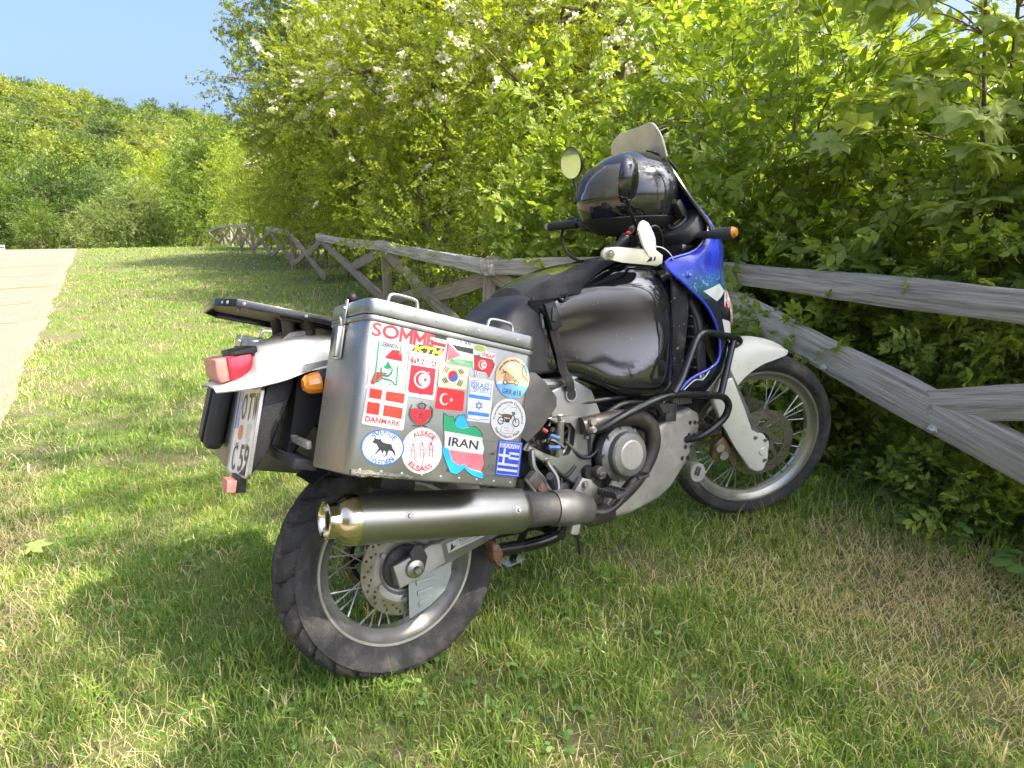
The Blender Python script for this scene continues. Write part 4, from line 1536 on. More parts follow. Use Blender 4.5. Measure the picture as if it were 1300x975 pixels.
for a, b in zip(path[:-1], path[1:]):
    n = max(1, int((b - a).length / .0155))
    for i in range(n):
        dense.append((a.lerp(b, (i + .5) / n), (b - a).normalized()))
for i, (p, d) in enumerate(dense):
    M = Matrix.Translation(p) @ d.to_track_quat('X', 'Z').to_matrix().to_4x4()
    if i % 2:
        for s in (-1, 1):
            box_bm(bm, (.017, .0016, .013), M @ Matrix.Translation((0, s * .008, 0)))
    else:
        lathe_bm(bm, [(0, -.007), (.0052, -.007), (.0052, .007), (0, .007)], p, (0, 1, 0), 8)
        for s in (-1, 1):
            box_bm(bm, (.017, .0016, .011), M @ Matrix.Translation((0, s * .0062, 0)))
ch = part("chain", bm, M_chain, None, 30)
ch['kind'] = "stuff"

# front discs, calipers
for s in (-1, 1):
    drilled_disc("brake_disc", FC, s * .072, .100, .138, .0045, 48, M_disc, fw)
    bm = bmesh.new()
    lathe_bm(bm, [(.040, -.004), (.066, -.004), (.066, .004), (.040, .004)], V3(WB, s * .066, RF), (0, 1, 0), 32, closed=True)
    for k in range(10):
        a = k * math.pi / 5
        box_bm(bm, (.052, .005, .016), Matrix.Translation(V3(WB + .082 * math.cos(a), s * .068, RF + .082 * math.sin(a))) @ Matrix.Rotation(-a + .5, 4, 'Y'))
    part("disc_carrier", bm, M_disc, fw)
    fwc = grp("front_caliper", True)
    bm = bmesh.new()
    prism_bm(bm, [(1.345, .325), (1.352, .378), (1.385, .41), (1.405, .385), (1.428, .34), (1.405, .305), (1.36, .308)], (0, s * .092, 0), (1, 0, 0), (0, 0, 1), .036, .006)
    part("caliper_body", bm, M_chain, fwc)
    for (cx, cz) in ((1.372, .365), (1.39, .33)):
        bm = bmesh.new(); lathe_bm(bm, [(0, -.012), (.015, -.012), (.017, -.008), (.017, .008), (0, .008)], V3(cx, s * .112, cz), (0, s, 0), 20)
        part("piston_cover", bm, M_alud, fwc)
    bm = bmesh.new(); prism_bm(bm, [(1.40, .40), (1.46, .45), (1.48, .42), (1.43, .35)], (0, s * .085, 0), (1, 0, 0), (0, 0, 1), .012, .003)
    part("bracket", bm, M_engine, fwc)

# ---- swing arm, axle, brake guard
sw = grp("swingarm")
for s in (-1, 1):
    bm = bmesh.new()
    prism_bm(bm, [(-.05, .352), (.08, .378), (.30, .405), (.56, .435), (.56, .385), (.30, .345), (.10, .312), (-.045, .300)], (0, s * .108, 0), (1, 0, 0), (0, 0, 1), .030, .006)
    part("arm", bm, M_frame, sw)
bm = bmesh.new(); box_bm(bm, (.07, .20, .05), Matrix.Translation((.44, 0, .40)), .01); part("cross_beam", bm, M_frame, sw)
bm = bmesh.new(); prism_bm(bm, [(-.052, .362), (.062, .386), (.092, .382), (.098, .322), (.034, .312), (-.042, .296)], (0, -.131, 0), (1, 0, 0), (0, 0, 1), .012, .004)
part("adjuster_block", bm, M_alud, sw)
bm = bmesh.new(); prism_bm(bm, [(.0, .32), (.028, .322), (.045, .36), (.032, .398), (.012, .402), (-.005, .385), (.002, .36), (-.012, .345)], (0, -.140, 0), (1, 0, 0), (0, 0, 1), .006, .002)
part("chain_adjuster", bm, M_engine, sw)
bm = bmesh.new(); lathe_bm(bm, [(0, -.165), (.008, -.165), (.010, -.162), (.010, -.152), (.017, -.150), (.024, -.148), (.026, -.138), (.0, -.13)], V3(.004, 0, RR + .012), (0, 1, 0), 24)
part("axle_nut", bm, M_steel, sw)
gd = grp("disc_guard")
bm = bmesh.new(); prism_bm(bm, [(-.006, .310), (.054, .315), (.126, .312), (.119, .275), (.095, .237), (.045, .210), (-.020, .196)], (0, -.112, 0), (1, 0, 0), (0, 0, 1), .004, .0015)
part("plate", bm, pm("grey_paint", (.27, .295, .28), .5, .2, var=.07, dirt=(.22, .2, .15), dirt_amt=.2), gd)
for k in range(3):
    bm = bmesh.new()
    prism_bm(bm, [(.012, .294 - .030 * k), (.074 - .010 * k, .290 - .026 * k), (.070 - .010 * k, .279 - .026 * k), (.012, .280 - .030 * k)], (0, -.1155, 0), (1, 0, 0), (0, 0, 1), .006, .002)
    part("louvre", bm, MATS["grey_paint"], gd)
bm = bmesh.new(); box_bm(bm, (.05, .03, .06), Matrix.Translation((.03, -.10, .44)), .008); part("rear_caliper", bm, M_engine)

# swing arm sticker plate is added with the other stickers

# ---- exhaust
mu = grp("exhaust")
A0, A1 = V3(-.175, -.25, .556), V3(.285, -.25, .445)
ax = (A1 - A0).normalized()
bm = bmesh.new(); L_ = (A1 - A0).length
lathe_bm(bm, [(.0595, .0), (.0605, .004), (.0605, L_ - .02), (.058, L_ - .004), (.05, L_ + .004), (0, L_ + .004)], A0, ax, 48); part("muffler", bm, M_muff, mu, 40)
bm = bmesh.new()
lathe_bm(bm, [(.0615, .002), (.0615, -.006), (.0595, -.016), (.051, -.032), (.044, -.040), (.0415, -.046), (.0425, -.062), (.0435, -.067), (.040, -.069), (.036, -.064), (.0345, -.02), (.0, -.012)], A0, ax, 48); part("end_cap", bm, M_chrome, mu, 40)
bm = bmesh.new(); lathe_bm(bm, [(.024, -.058), (.019, -.058), (.019, -.022), (.024, -.022)], A0 + V3(0, -.004, 0), ax, 24, closed=True); part("outlet_pipe", bm, M_engine, mu)
bm = bmesh.new(); lathe_bm(bm, [(0, -.019), (.036, -.019), (.036, -.0165), (0, -.0165)], A0, ax, 24); part("baffle", bm, M_dark, mu)
sidev = V3(0, -1, 0)
def on_muffler(t, ang):
    perp = ax.cross(sidev).normalized()
    d = (sidev * math.cos(ang) + perp * math.sin(ang)).normalized()
    return A0 + ax * t + d * .060, d
for t in (.115, .425):
    p, d = on_muffler(t, -.25)
    bm = bmesh.new(); lathe_bm(bm, [(0, .007), (.0045, .007), (.0055, .005), (.0055, .002), (.0095, .0015), (.0095, -.003), (0, -.003)], p, d, 16); part("rivet", bm, M_steel, mu)
bm = bmesh.new(); lathe_bm(bm, [(.052, 0), (.050, .01), (.046, .10), (.045, .11), (0, .11)], A1 - ax * .002, ax, 32); part("inlet_cone", bm, M_engine, mu, 40)
B0 = A1 + ax * .105
path = catmull([B0, B0 + ax * .05, V3(.47, -.235, .395), V3(.53, -.205, .368)], 6)
bm = bmesh.new(); tube_bm(bm, path, [.050, .052, .050, .047], 24); part("heat_shield", bm, pm("shield_grey", (.13, .125, .12), .5, .6, var=.3, vscale=14, dirt=(.30, .28, .25), dirt_amt=.35, dirt_scale=6), mu, 40)
path = catmull([(.50, -.215, .378), (.56, -.18, .34), (.62, -.15, .31), (.70, -.12, .29)], 6)
bm = bmesh.new(); tube_bm(bm, path, [.036, .036, .034, .03], 20); part("collector_pipe", bm, M_pipe, mu, 40)
path = catmull([(.60, -.15, .600), (.71, -.165, .598), (.81, -.172, .585), (.865, -.175, .545), (.872, -.172, .480), (.835, -.165, .415), (.78, -.15, .36), (.70, -.13, .31)], 6)
bm = bmesh.new(); tube_bm(bm, path, [.027, .028, .028, .026, .024, .024, .024], 18); part("header_pipe", bm, M_pipe, mu, 40)
bm = bmesh.new(); lathe_bm(bm, [(0, -.012), (.011, -.012), (.013, -.008), (.013, .0), (0, .0)], V3(.622, -.176, .612), (0, 1, 0), 16); part("clamp_bolt", bm, M_steel, mu)
bm = bmesh.new(); box_bm(bm, (.03, .02, .05), Matrix.Translation((.465, -.245, .345)) @ Matrix.Rotation(.4, 4, 'Y'), .004); part("clamp", bm, M_alud, mu)
bm = bmesh.new()
for a, b in (((.46, -.17, .44), (.42, -.215, .50)),):
    tube_bm(bm, [a, b], .012, 8)
part("hanger", bm, M_engine, mu)

# ---- engine and what hangs round it
en = grp("engine")
bm = bmesh.new(); prism_bm(bm, [(.50, .34), (.56, .47), (.66, .56), (.80, .57), (.93, .50), (.95, .38), (.86, .29), (.60, .28)], (0, 0, 0), (1, 0, 0), (0, 0, 1), .235, .025, 3); part("crankcase", bm, M_engine, en)
bm = bmesh.new()
lathe_bm(bm, [(0, .060), (.048, .060), (.066, .056), (.071, .050), (.072, .030), (.080, .026), (.088, .020), (.090, .0), (.085, -.02)], V3(.735, -.158, .485), (0, -1, 0), 48); part("clutch_cover", bm, M_cast, en, 30)
bm = bmesh.new(); lathe_bm(bm, [(0, .0035), (.044, .003), (.048, .0), (0, 0)], V3(.735, -.2185, .485), (0, -1, 0), 48); part("cover_face", bm, M_alud, en, 30)
for k in range(9):
    a = k * 2 * math.pi / 9 + .2
    bm = bmesh.new(); lathe_bm(bm, [(0, .010), (.0055, .010), (.0065, .006), (.0065, -.004), (0, -.004)], V3(.735 + .083 * math.cos(a), -.176, .485 + .083 * math.sin(a)), (0, -1, 0), 8); part("cover_bolt", bm, M_steel, en)
bm = bmesh.new(); lathe_bm(bm, [(0, .018), (.018, .018), (.021, .014), (.021, -.01), (0, -.01)], V3(.637, -.168, .447), (0, -1, 0), 24)
box_bm(bm, (.032, .008, .009), Matrix.Translation((.637, -.189, .447)), .002); part("oil_filler_cap", bm, M_engine, en)
for tag_, base, tilt in (("rear", (.66, 0, .52), -.45), ("front", (.84, 0, .50), .50)):
    M = Matrix.Translation(base) @ Matrix.Rotation(tilt, 4, 'Y')
    bm = bmesh.new()
    for k in range(7):
        box_bm(bm, (.15, .21, .007), M @ Matrix.Translation((0, 0, .05 + k * .020)), .002)
    box_bm(bm, (.115, .17, .16), M @ Matrix.Translation((0, 0, .11)), .02)
    part("cylinder", bm, M_engine, en)
    bm = bmesh.new(); box_bm(bm, (.14, .20, .07), M @ Matrix.Translation((0, 0, .225)), .02, 3); part("cylinder_head", bm, M_cast, en)
bm = bmesh.new(); lathe_bm(bm, [(0, .03), (.013, .03), (.013, -.10), (0, -.10)], V3(.53, -.135, .60), (.02, -.2, 1), 16)
lathe_bm(bm, [(0, .05), (.009, .05), (.009, .03), (0, .03)], V3(.53, -.135, .60), (.02, -.2, 1), 16); part("brake_cylinder", bm, M_alub)
bm = bmesh.new(); tube_bm(bm, [(.527, -.117, .505), (.53, -.12, .42)], .0035, 6); part("push_rod", bm, M_steel)
bm = bmesh.new()
for k in range(8):
    rg = random.Random(k)
    p0 = V3(.42 + rg.uniform(0, .12), -.10 - rg.uniform(0, .04), .54 + rg.uniform(0, .1))
    p1 = p0 + V3(rg.uniform(-.08, .08), rg.uniform(-.03, .03), rg.uniform(-.06, .06))
    tube_bm(bm, catmull([p0, (p0 + p1) / 2 + V3(0, 0, .015), p1], 4), rg.uniform(.004, .008), 6)
part("hoses", bm, M_plastic)
for c, p, q in (((.03, .075, .18), (.475, -.155, .600), (.507, -.157, .583)), ((.03, .075, .18), (.465, -.157, .565), (.505, -.158, .555)), ((.14, .02, .02), (.452, -.155, .622), (.466, -.157, .612))):
    bm = bmesh.new(); tube_bm(bm, [p, q], .007, 8); part("connector", bm, pm("connector_%d" % int(c[0] * 100), c, .4), None)
for k, (pth, r_) in enumerate([([(.69, -.13, .60), (.78, -.155, .635), (.90, -.16, .61), (.95, -.15, .56)], .010), ([(.55, -.13, .56), (.60, -.15, .50), (.66, -.155, .52), (.72, -.15, .60)], .006), ([(.50, -.12, .66), (.60, -.135, .665), (.72, -.14, .66), (.84, -.14, .65)], .007), ([(.57, -.14, .48), (.52, -.15, .46), (.48, -.15, .50)], .006), ([(.93, -.15, .60), (.99, -.16, .64), (1.05, -.15, .62)], .009)]):
    bm = bmesh.new(); tube_bm(bm, catmull(pth, 6), r_, 8); part("hose", bm, M_plastic, None, 50)
for k, (bx_, by_, bz_) in enumerate([(.53, -.144, .636), (.64, -.145, .612), (.62, -.144, .56), (.60, -.144, .40), (.66, -.121, .36), (.83, -.121, .40), (.90, -.121, .46), (.58, -.121, .36), (.88, -.121, .34), (.70, -.121, .57), (.80, -.121, .565)]):
    bm = bmesh.new(); lathe_bm(bm, [(0, .009), (.0055, .009), (.007, .006), (.0085, .0015), (.0085, -.003), (0, -.003)], V3(bx_, by_, bz_), (0, -1, 0), 6); part("case_bolt", bm, M_steel, en)
bm = bmesh.new(); box_bm(bm, (.05, .02, .035), Matrix.Translation((.955, -.152, .585)) @ Matrix.Rotation(.2, 4, 'Y'), .005); part("horn_bracket", bm, M_engine)
bm = bmesh.new(); lathe_bm(bm, [(0, .02), (.030, .02), (.036, .012), (.036, -.01), (0, -.01)], V3(.60, -.115, .335), (0, -1, 0), 24); part("sprocket_cover", bm, M_cast, en)
bm = bmesh.new(); box_bm(bm, (.24, .17, .20), Matrix.Translation((.50, 0, .57)), .02); part("shade_filler_box", bm, M_dark)  # added near-black box, stands in for the shade between the frame beams
# shock and dark inner volume below the seat
bm = bmesh.new(); box_bm(bm, (.30, .19, .16), Matrix.Translation((.36, 0, .73)), .03); part("air_box", bm, M_plastic)
bm = bmesh.new()
path = []
for k in range(60):
    a = k * .75
    path.append(V3(.43 + .034 * math.cos(a) - k * .0006, -.02 + .034 * math.sin(a), .44 + k * .0035))
tube_bm(bm, path, .006, 6); part("shock_spring", bm, M_steel)
bm = bmesh.new(); tube_bm(bm, [(.44, -.02, .40), (.39, -.02, .68)], .02, 12); part("shock_body", bm, M_engine)

# frame plate with its forked outline, bolts
fp = [(.484, .647), (.577, .656), (.653, .64), (.71, .594), (.659, .558), (.638, .538), (.624, .472), (.648, .428), (.632, .390), (.577, .408), (.400, .566), (.412, .582), (.503, .514), (.552, .514), (.580, .544), (.592, .591), (.573, .622), (.517, .622)]
fr = grp("frame")
for s in (-1, 1):
    bm = bmesh.new(); prism_bm(bm, fp, (0, s * .125, 0), (1, 0, 0), (0, 0, 1), .034, .007, 3); part("frame_plate", bm, M_frame, fr)
bm = bmesh.new(); prism_bm(bm, [(.486, .72), (.60, .745), (.665, .70), (.70, .60), (.64, .63), (.575, .645), (.50, .64)], (0, -.128, 0), (1, 0, 0), (0, 0, 1), .030, .008, 3); part("frame_gusset", bm, M_frame, fr)
bm = bmesh.new(); lathe_bm(bm, [(0, .003), (.016, .003), (.017, -.002), (0, -.002)], V3(.578, -.1445, .702), (0, -1, 0), 24); part("frame_plug", bm, M_plastic, fr)
bm = bmesh.new(); lathe_bm(bm, [(.0175, -.002), (.0175, .0045), (.022, .0045), (.023, -.002)], V3(.578, -.1445, .702), (0, -1, 0), 24); part("plug_ring", bm, M_alub, fr)
for (bx_, bz_) in ((.415, .562), (.465, .520)):
    bm = bmesh.new(); lathe_bm(bm, [(0, .012), (.007, .012), (.009, .008), (.010, .0), (0, 0)], V3(bx_, -.142, bz_), (0, -1, 0), 16); part("frame_bolt", bm, M_steel, fr)
bm = bmesh.new(); lathe_bm(bm, [(0, .012), (.018, .012), (.021, .007), (.021, -.01), (0, -.01)], V3(.610, -.147, .452), (0, -1, 0), 24); part("pivot_cap", bm, M_plastic, fr)
bm = bmesh.new(); box_bm(bm, (.012, .003, .075), Matrix.Translation((.632, -.1435, .53)) @ Matrix.Rotation(.08, 4, 'Y')); part("type_plate", bm, M_plastic, fr)
for s in (-1, 1):
    bm = bmesh.new()
    tube_bm(bm, catmull([(1.10, s * .05, 1.02), (.95, s * .10, .90), (.72, s * .12, .80), (.55, s * .12, .74), (.25, s * .11, .82), (-.20, s * .10, .93)], 5), .016, 10)
    tube_bm(bm, catmull([(.60, s * .115, .62), (.35, s * .11, .72), (.0, s * .10, .86)], 5), .011, 8)
    tube_bm(bm, catmull([(1.12, s * .04, .98), (1.03, s * .10, .75), (.97, s * .11, .50), (.90, s * .11, .32), (.70, s * .12, .28), (.55, s * .12, .34)], 5), .015, 10)
    part("frame_tube", bm, M_frame, fr)

# ---- pegs, pedal, stands
pg = grp("rider_footpeg")
bm = bmesh.new(); prism_bm(bm, [(.525, .400), (.572, .446), (.606, .432), (.655, .372), (.60, .365), (.555, .378)], (0, -.158, 0), (1, 0, 0), (0, 0, 1), .02, .004); part("bracket", bm, M_frame, pg)
for (bx_, bz_) in ((.578, .425), (.548, .392)):
    bm = bmesh.new(); lathe_bm(bm, [(0, .012), (.009, .012), (.011, .007), (.012, .0), (0, 0)], V3(bx_, -.168, bz_), (0, -1, 0), 16); part("bolt", bm, M_steel, pg)
bm = bmesh.new(); box_bm(bm, (.045, .09, .016), Matrix.Translation((.635, -.225, .392)), .004)
for k in range(6):
    for s in (-1, 1):
        box_bm(bm, (.006, .009, .010), Matrix.Translation((.635 + s * .020, -.190 - k * .014, .402)), .001)
part("peg", bm, M_engine, pg)
bp = grp("brake_pedal")
path = catmull([(.515, -.175, .41), (.54, -.20, .375), (.58, -.225, .348), (.63, -.235, .355), (.68, -.235, .385), (.712, -.235, .410), (.735, -.235, .416)], 5)
bm = bmesh.new(); tube_bm(bm, path, [.011, .010, .009, .008, .008], 10, flat=.7); part("lever_arm", bm, M_engine, bp)
bm = bmesh.new(); box_bm(bm, (.05, .028, .010), Matrix.Translation((.750, -.235, .416)) @ Matrix.Rotation(.05, 4, 'Y'), .003)
for k in range(5):
    box_bm(bm, (.004, .028, .005), Matrix.Translation((.730 + k * .010, -.235, .4225)), .001)
part("pedal_pad", bm, M_engine, bp)
pp = grp("passenger_footpeg")
bm = bmesh.new()
tube_bm(bm, catmull([(.405, -.155, .565), (.40, -.165, .52), (.425, -.175, .475), (.43, -.185, .445)], 5), .013, 10, flat=.7)
tube_bm(bm, catmull([(.462, -.15, .515), (.480, -.16, .47), (.472, -.168, .43), (.44, -.175, .42)], 5), .014, 10, flat=.7)
part("bracket", bm, M_frame, pp)
Mp = Matrix.Translation((.390, -.196, .470)) @ Matrix.Rotation(R(58), 4, 'Y')
bm = bmesh.new(); box_bm(bm, (.105, .030, .036), Mp, .005); part("peg", bm, M_engine, pp)
bm = bmesh.new(); box_bm(bm, (.030, .006, .024), Mp @ Matrix.Translation((.0, -.016, 0)), .002); part("pad", bm, M_rust, pp)
bm = bmesh.new()
tube_bm(bm, [Mp @ V3(-.06, -.012, -.022), Mp @ V3(.05, -.012, -.024), Mp @ V3(.062, -.012, 0), Mp @ V3(.05, -.012, .024)], .005, 8); part("wire_frame", bm, M_alub, pp)
cs = grp("centre_stand")
for s in (-1, 1):
    bm = bmesh.new()
    tube_bm(bm, catmull([(.52, s * .10, .29), (.49, s * .11, .272), (.40, s * .115, .275), (.27, s * .125, .300)], 5), [.021, .020, .019, .019], 12); part("leg", bm, M_black, cs)
    bm = bmesh.new(); prism_bm(bm, [(.240, .335), (.262, .330), (.272, .30), (.262, .262), (.247, .268), (.236, .300)], (0, s * .13, 0), (1, 0, 0), (0, 0, 1), .05, .006); part("foot", bm, M_rust, cs)
bm = bmesh.new(); tube_bm(bm, [(.50, -.13, .275), (.50, .13, .275)], .016, 10); part("cross_tube", bm, M_black, cs)
bm = bmesh.new(); tube_bm(bm, catmull([(.52, -.05, .29), (.35, -.04, .305), (.20, -.06, .335)], 4), .012, 8); part("spring", bm, M_dark, cs)
ss = grp("side_stand")
bm = bmesh.new(); tube_bm(bm, catmull([(.62, .13, .33), (.60, .20, .21), (.57, .27, .085), (.565, .285, .052)], 5), .014, 10); part("leg", bm, M_black, ss)
bm = bmesh.new(); box_bm(bm, (.09, .06, .014), Matrix.Translation((.565, .288, .047)) @ Matrix.Rotation(LEAN, 4, 'X'), .004); part("foot", bm, M_steel, ss)
bm = bmesh.new(); tube_bm(bm, catmull([(.615, -.05, .29), (.612, -.06, .23), (.617, -.055, .155)], 4), .0045, 6); part("breather_hose", bm, M_plastic)

# ---- bash plate with drilled front
bp_out = [(.913, .516), (.996, .552), (1.10, .558), (1.14, .530), (1.146, .500), (1.133, .461), (1.063, .372), (.977, .303), (.918, .278), (.78, .263), (.665, .272), (.690, .335), (.705, .376), (.708, .42), (.722, .432), (.742, .425), (.787, .387), (.848, .385), (.890, .427), (.905, .47)]
bs = grp("bash_plate")
bm = bmesh.new()
prism_bm(bm, bp_out, (0, 0, 0), (1, 0, 0), (0, 0, 1), .286, .018, 4)
me = bm_mesh(bm, "shell", 40)
shell = link("shell", me, M_alud, bs)
cut = bmesh.new()
for (hx, hz) in [(1.088, .506), (1.112, .502), (1.131, .497), (1.078, .464), (1.102, .459), (1.122, .452), (1.056, .426), (1.083, .421), (1.035, .391), (1.060, .386)]:
    lathe_bm(cut, [(0, -.05), (.0085, -.05), (.0085, .05), (0, .05)], V3(hx, -.145, hz), (0, 1, 0), 16)
cme = bpy.data.meshes.new("holes"); cut.to_mesh(cme); cut.free()
apply_cut(shell, cme)
bm = bmesh.new(); box_bm(bm, (.05, .02, .06), Matrix.Translation((.985, -.150, .565)) @ Matrix.Rotation(.2, 4, 'Y'), .004); part("mount_bracket", bm, M_engine, bs)
bm = bmesh.new()
for k in range(9):
    box_bm(bm, (.004, .012, .022), Matrix.Translation((1.02 + k * .0105, -.135, .592 - k * .001)))
box_bm(bm, (.10, .008, .004), Matrix.Translation((1.062, -.132, .603))); part("radiator_fins", bm, M_alub)
tc_ = grp("tool_tube")
bm = bmesh.new(); lathe_bm(bm, [(0, .10), (.031, .10), (.033, .096), (.033, -.08), (.035, -.084), (.035, -.098), (.033, -.101), (0, -.101)], V3(1.135, -.03, .315), (.12, 1, 0), 32); part("tube", bm, M_alud, tc_)
bm = bmesh.new(); box_bm(bm, (.022, .004, .030), Matrix.Translation((1.120, -.133, .322)) @ Matrix.Rotation(.5, 4, 'Y'), .001); part("clip", bm, M_engine, tc_)
bm = bmesh.new(); tube_bm(bm, [(1.06, -.06, .30), (1.12, -.06, .285)], .008, 6); part("bracket", bm, M_engine, tc_)

# ---- crash bars
cb = grp("crash_bar")
for s in (-1, 1):
    y = s * .225
    bm = bmesh.new()
    tube_bm(bm, catmull([(.613, s * .15, .590), (.640, s * .19, .585), (.71, s * .215, .612), (.80, y, .632), (.915, y, .640), (1.05, y, .618), (1.15, y, .596), (1.185, y, .575), (1.196, s * .222, .545), (1.175, s * .21, .505), (1.10, s * .18, .462), (1.06, s * .14, .452)], 6), .0125, 14); part("lower_hoop", bm, M_black, cb)
    bm = bmesh.new()
    tube_bm(bm, catmull([(.935, y, .645), (.975, y, .685), (1.03, y, .765), (1.062, y, .805), (1.10, y, .818), (1.18, y, .800), (1.262, y, .776), (1.300, s * .20, .755), (1.305, s * .15, .74), (1.28, s * .09, .735)], 6), .0125, 14); part("upper_hoop", bm, M_black, cb)
    bm = bmesh.new(); tube_bm(bm, [(1.158, y, .598), (1.245, y, .778)], .0115, 12); part("strut", bm, M_black, cb)
    bm = bmesh.new(); lathe_bm(bm, [(0, .03), (.008, .03), (.011, .024), (.013, .02), (.013, -.02), (0, -.02)], V3(.617, s * .165, .588), (0, s, 0), 16); part("mount_bolt", bm, M_steel, cb)

# ---- tank
def ring_half(half):
    """half = right-hand points top to bottom (y >= 0) -> closed ring, mirrored"""
    right = [(-y, z) for y, z in half]
    left = [(y, z) for y, z in half[::-1] if y > 1e-5]
    return right + left

def tank_sec(x, w, zt, zb, crest=.09, inn=.6):
    h = zt - zb
    return [V3(x, y, z) for y, z in ring_half([(0, zt), (.35 * w, zt - .004), (.68 * w, zt - .022), (.90 * w, zt - crest), (.985 * w, zt - crest - .10 * h - .02), (1.0 * w, zb + .42 * h), (.99 * w, zb + .22 * h), (.95 * w, zb + .09 * h), (.84 * w, zb + .02 * h), (inn * w, zb), (.35 * w, zb + .06 * h)])]
secs = [tank_sec(.435, .085, .965, .80, .05), tank_sec(.455, .118, .995, .785, .055), tank_sec(.50, .145, 1.035, .775, .06), tank_sec(.57, .163, 1.064, .762, .065), tank_sec(.66, .180, 1.084, .722, .07), tank_sec(.75, .196, 1.092, .672, .075),
        tank_sec(.84, .209, 1.092, .642, .08), tank_sec(.91, .212, 1.088, .632, .08), tank_sec(.965, .200, 1.082, .640, .08), tank_sec(1.01, .178, 1.074, .680, .08), tank_sec(1.06, .160, 1.062, .74, .08), tank_sec(1.11, .14, 1.04, .85, .06)]
g2 = smooth_grid(secs, 4, 4, True)
# pressed-in knee panel: the flat side is a little hollow inside a rounded border
for row in g2:
    for p in row:
        d = ((p.x - .72) / .23) ** 2 + ((p.z - .87) / .145) ** 2
        if abs(p.y) > .1 and d < 1:
            p.y -= math.copysign(.013 * (1 - d) ** .8 * 1.5, p.y)
tk = grp("fuel_tank")
bm = bmesh.new(); loft_bm(bm, g2)
tank_me_bvh = BVHTree.FromBMesh(bm)
part("tank_shell", bm, M_tank, tk, 60)
bm = bmesh.new(); lathe_bm(bm, [(0, .012), (.026, .011), (.030, .007), (.032, -.01), (0, -.01)], V3(.84, 0, 1.092), (0, 0, 1), 32); part("filler_cap", bm, M_plastic, tk)
# scuffed black lower side panel between tank and fairing
bm = bmesh.new()
grid = [[(1.0, -.196, 1.03), (1.03, -.19, 1.02), (1.07, -.185, .98)], [(.985, -.20, .92), (1.03, -.192, .92), (1.075, -.186, .91)], [(.975, -.199, .80), (1.015, -.19, .80), (1.05, -.184, .79)], [(.95, -.192, .70), (.99, -.186, .69), (1.02, -.18, .69)], [(.90, -.18, .625), (.94, -.176, .625), (.97, -.17, .63)]]
grid_bm(bm, smooth_grid([[V3(*p) for p in r] for r in grid], 4, 3), .006)
part("side_shroud", bm, pm("scuffed_black", (.016, .016, .017), .35, var=.3, vscale=12, dirt=(.13, .12, .10), dirt_amt=.30, dirt_scale=11, speck=(.42, .40, .36), speck_scale=80, speck_amt=.03), None, 60)

# ---- seat
def seat_sec(x, w, zt, zb):
    return [V3(x, y, z) for y, z in ring_half([(0, zt), (.5 * w, zt - .004), (.82 * w, zt - .022), (.96 * w, zt - .06), (w, (zt + zb) / 2), (.98 * w, zb + .02), (.9 * w, zb), (.5 * w, zb)])]
secs = [seat_sec(-.08, .12, .975, .92), seat_sec(.0, .15, .985, .90), seat_sec(.10, .16, .97, .87), seat_sec(.19, .165, .945, .84), seat_sec(.27, .168, .935, .82), seat_sec(.36, .162, .955, .80), seat_sec(.43, .150, 1.002, .785), seat_sec(.49, .146, 1.022, .78), seat_sec(.535, .138, 1.00, .775)]
bm = bmesh.new(); loft_bm(bm, smooth_grid(secs, 4, 4, True)); part("seat", bm, M_vinyl, None, 60)
bm = bmesh.new(); prism_bm(bm, [(.40, .80), (.455, .79), (.485, .757), (.522, .706), (.518, .676), (.450, .620), (.399, .594), (.36, .63), (.32, .72)], (0, -.145, 0), (1, 0, 0), (0, 0, 1), .012, .004); part("side_cover", bm, M_grey)

# ---- tail: white cowl, lamp, plate carrier
def tail_row(x, pts):
    right = [V3(x, -y, z) for y, z in pts[::-1]]
    left = [V3(x, y, z) for y, z in pts[1:]]
    return right + left
rows = [tail_row(-.392, [(0, .897), (.055, .895), (.085, .892), (.098, .885)]),
        tail_row(-.345, [(0, .905), (.065, .902), (.105, .896), (.124, .884)]),
        tail_row(-.305, [(0, .925), (.070, .920), (.106, .905), (.130, .884)]),
        tail_row(-.288, [(0, .968), (.072, .962), (.104, .925), (.132, .885)]),
        tail_row(-.240, [(0, .984), (.078, .974), (.112, .938), (.137, .890)]),
        tail_row(-.180, [(0, .990), (.082, .980), (.119, .948), (.143, .902)]),
        tail_row(-.10, [(0, .985), (.088, .972), (.126, .940), (.147, .898)]),
        tail_row(.02, [(0, .960), (.10, .945), (.135, .915), (.152, .870)]),
        tail_row(.16, [(0, .92), (.11, .905), (.140, .875), (.155, .82)]),
        tail_row(.30, [(0, .88), (.11, .86), (.142, .83), (.152, .77)])]
bm = bmesh.new(); grid_bm(bm, smooth_grid(rows, 3, 4), .004); part("tail_cowl", bm, M_white, None, 50)
bm = bmesh.new(); prism_bm(bm, [(-.208, .902), (-.200, .918), (-.150, .921), (-.06, .915), (-.06, .898), (-.15, .899)], (0, -.1405, 0), (1, 0, 0), (0, 0, 1), .004, .001); part("cowl_recess", bm, M_alud)
tl = grp("tail_lamp")
def wedge(pts_r, y0, y1, bev):
    bm = bmesh.new(); prism_bm(bm, pts_r, (0, (y0 + y1) / 2, 0), (1, 0, 0), (0, 0, 1), abs(y1 - y0), bev, 3); return bm
part("lens", wedge([(-.352, .957), (-.294, .962), (-.290, .930), (-.338, .900), (-.352, .903)], -.074, .074, .006), M_red, tl)
part("reflector_face", wedge([(-.378, .955), (-.3525, .957), (-.3525, .903), (-.372, .899), (-.380, .915)], -.073, .073, .006), M_redd, tl)
part("lamp_hood", wedge([(-.335, .968), (-.283, .974), (-.281, .93), (-.290, .93), (-.294, .9625), (-.335, .9585)], -.078, .078, .002), M_plastic, tl)
lp = grp("luggage_plate")
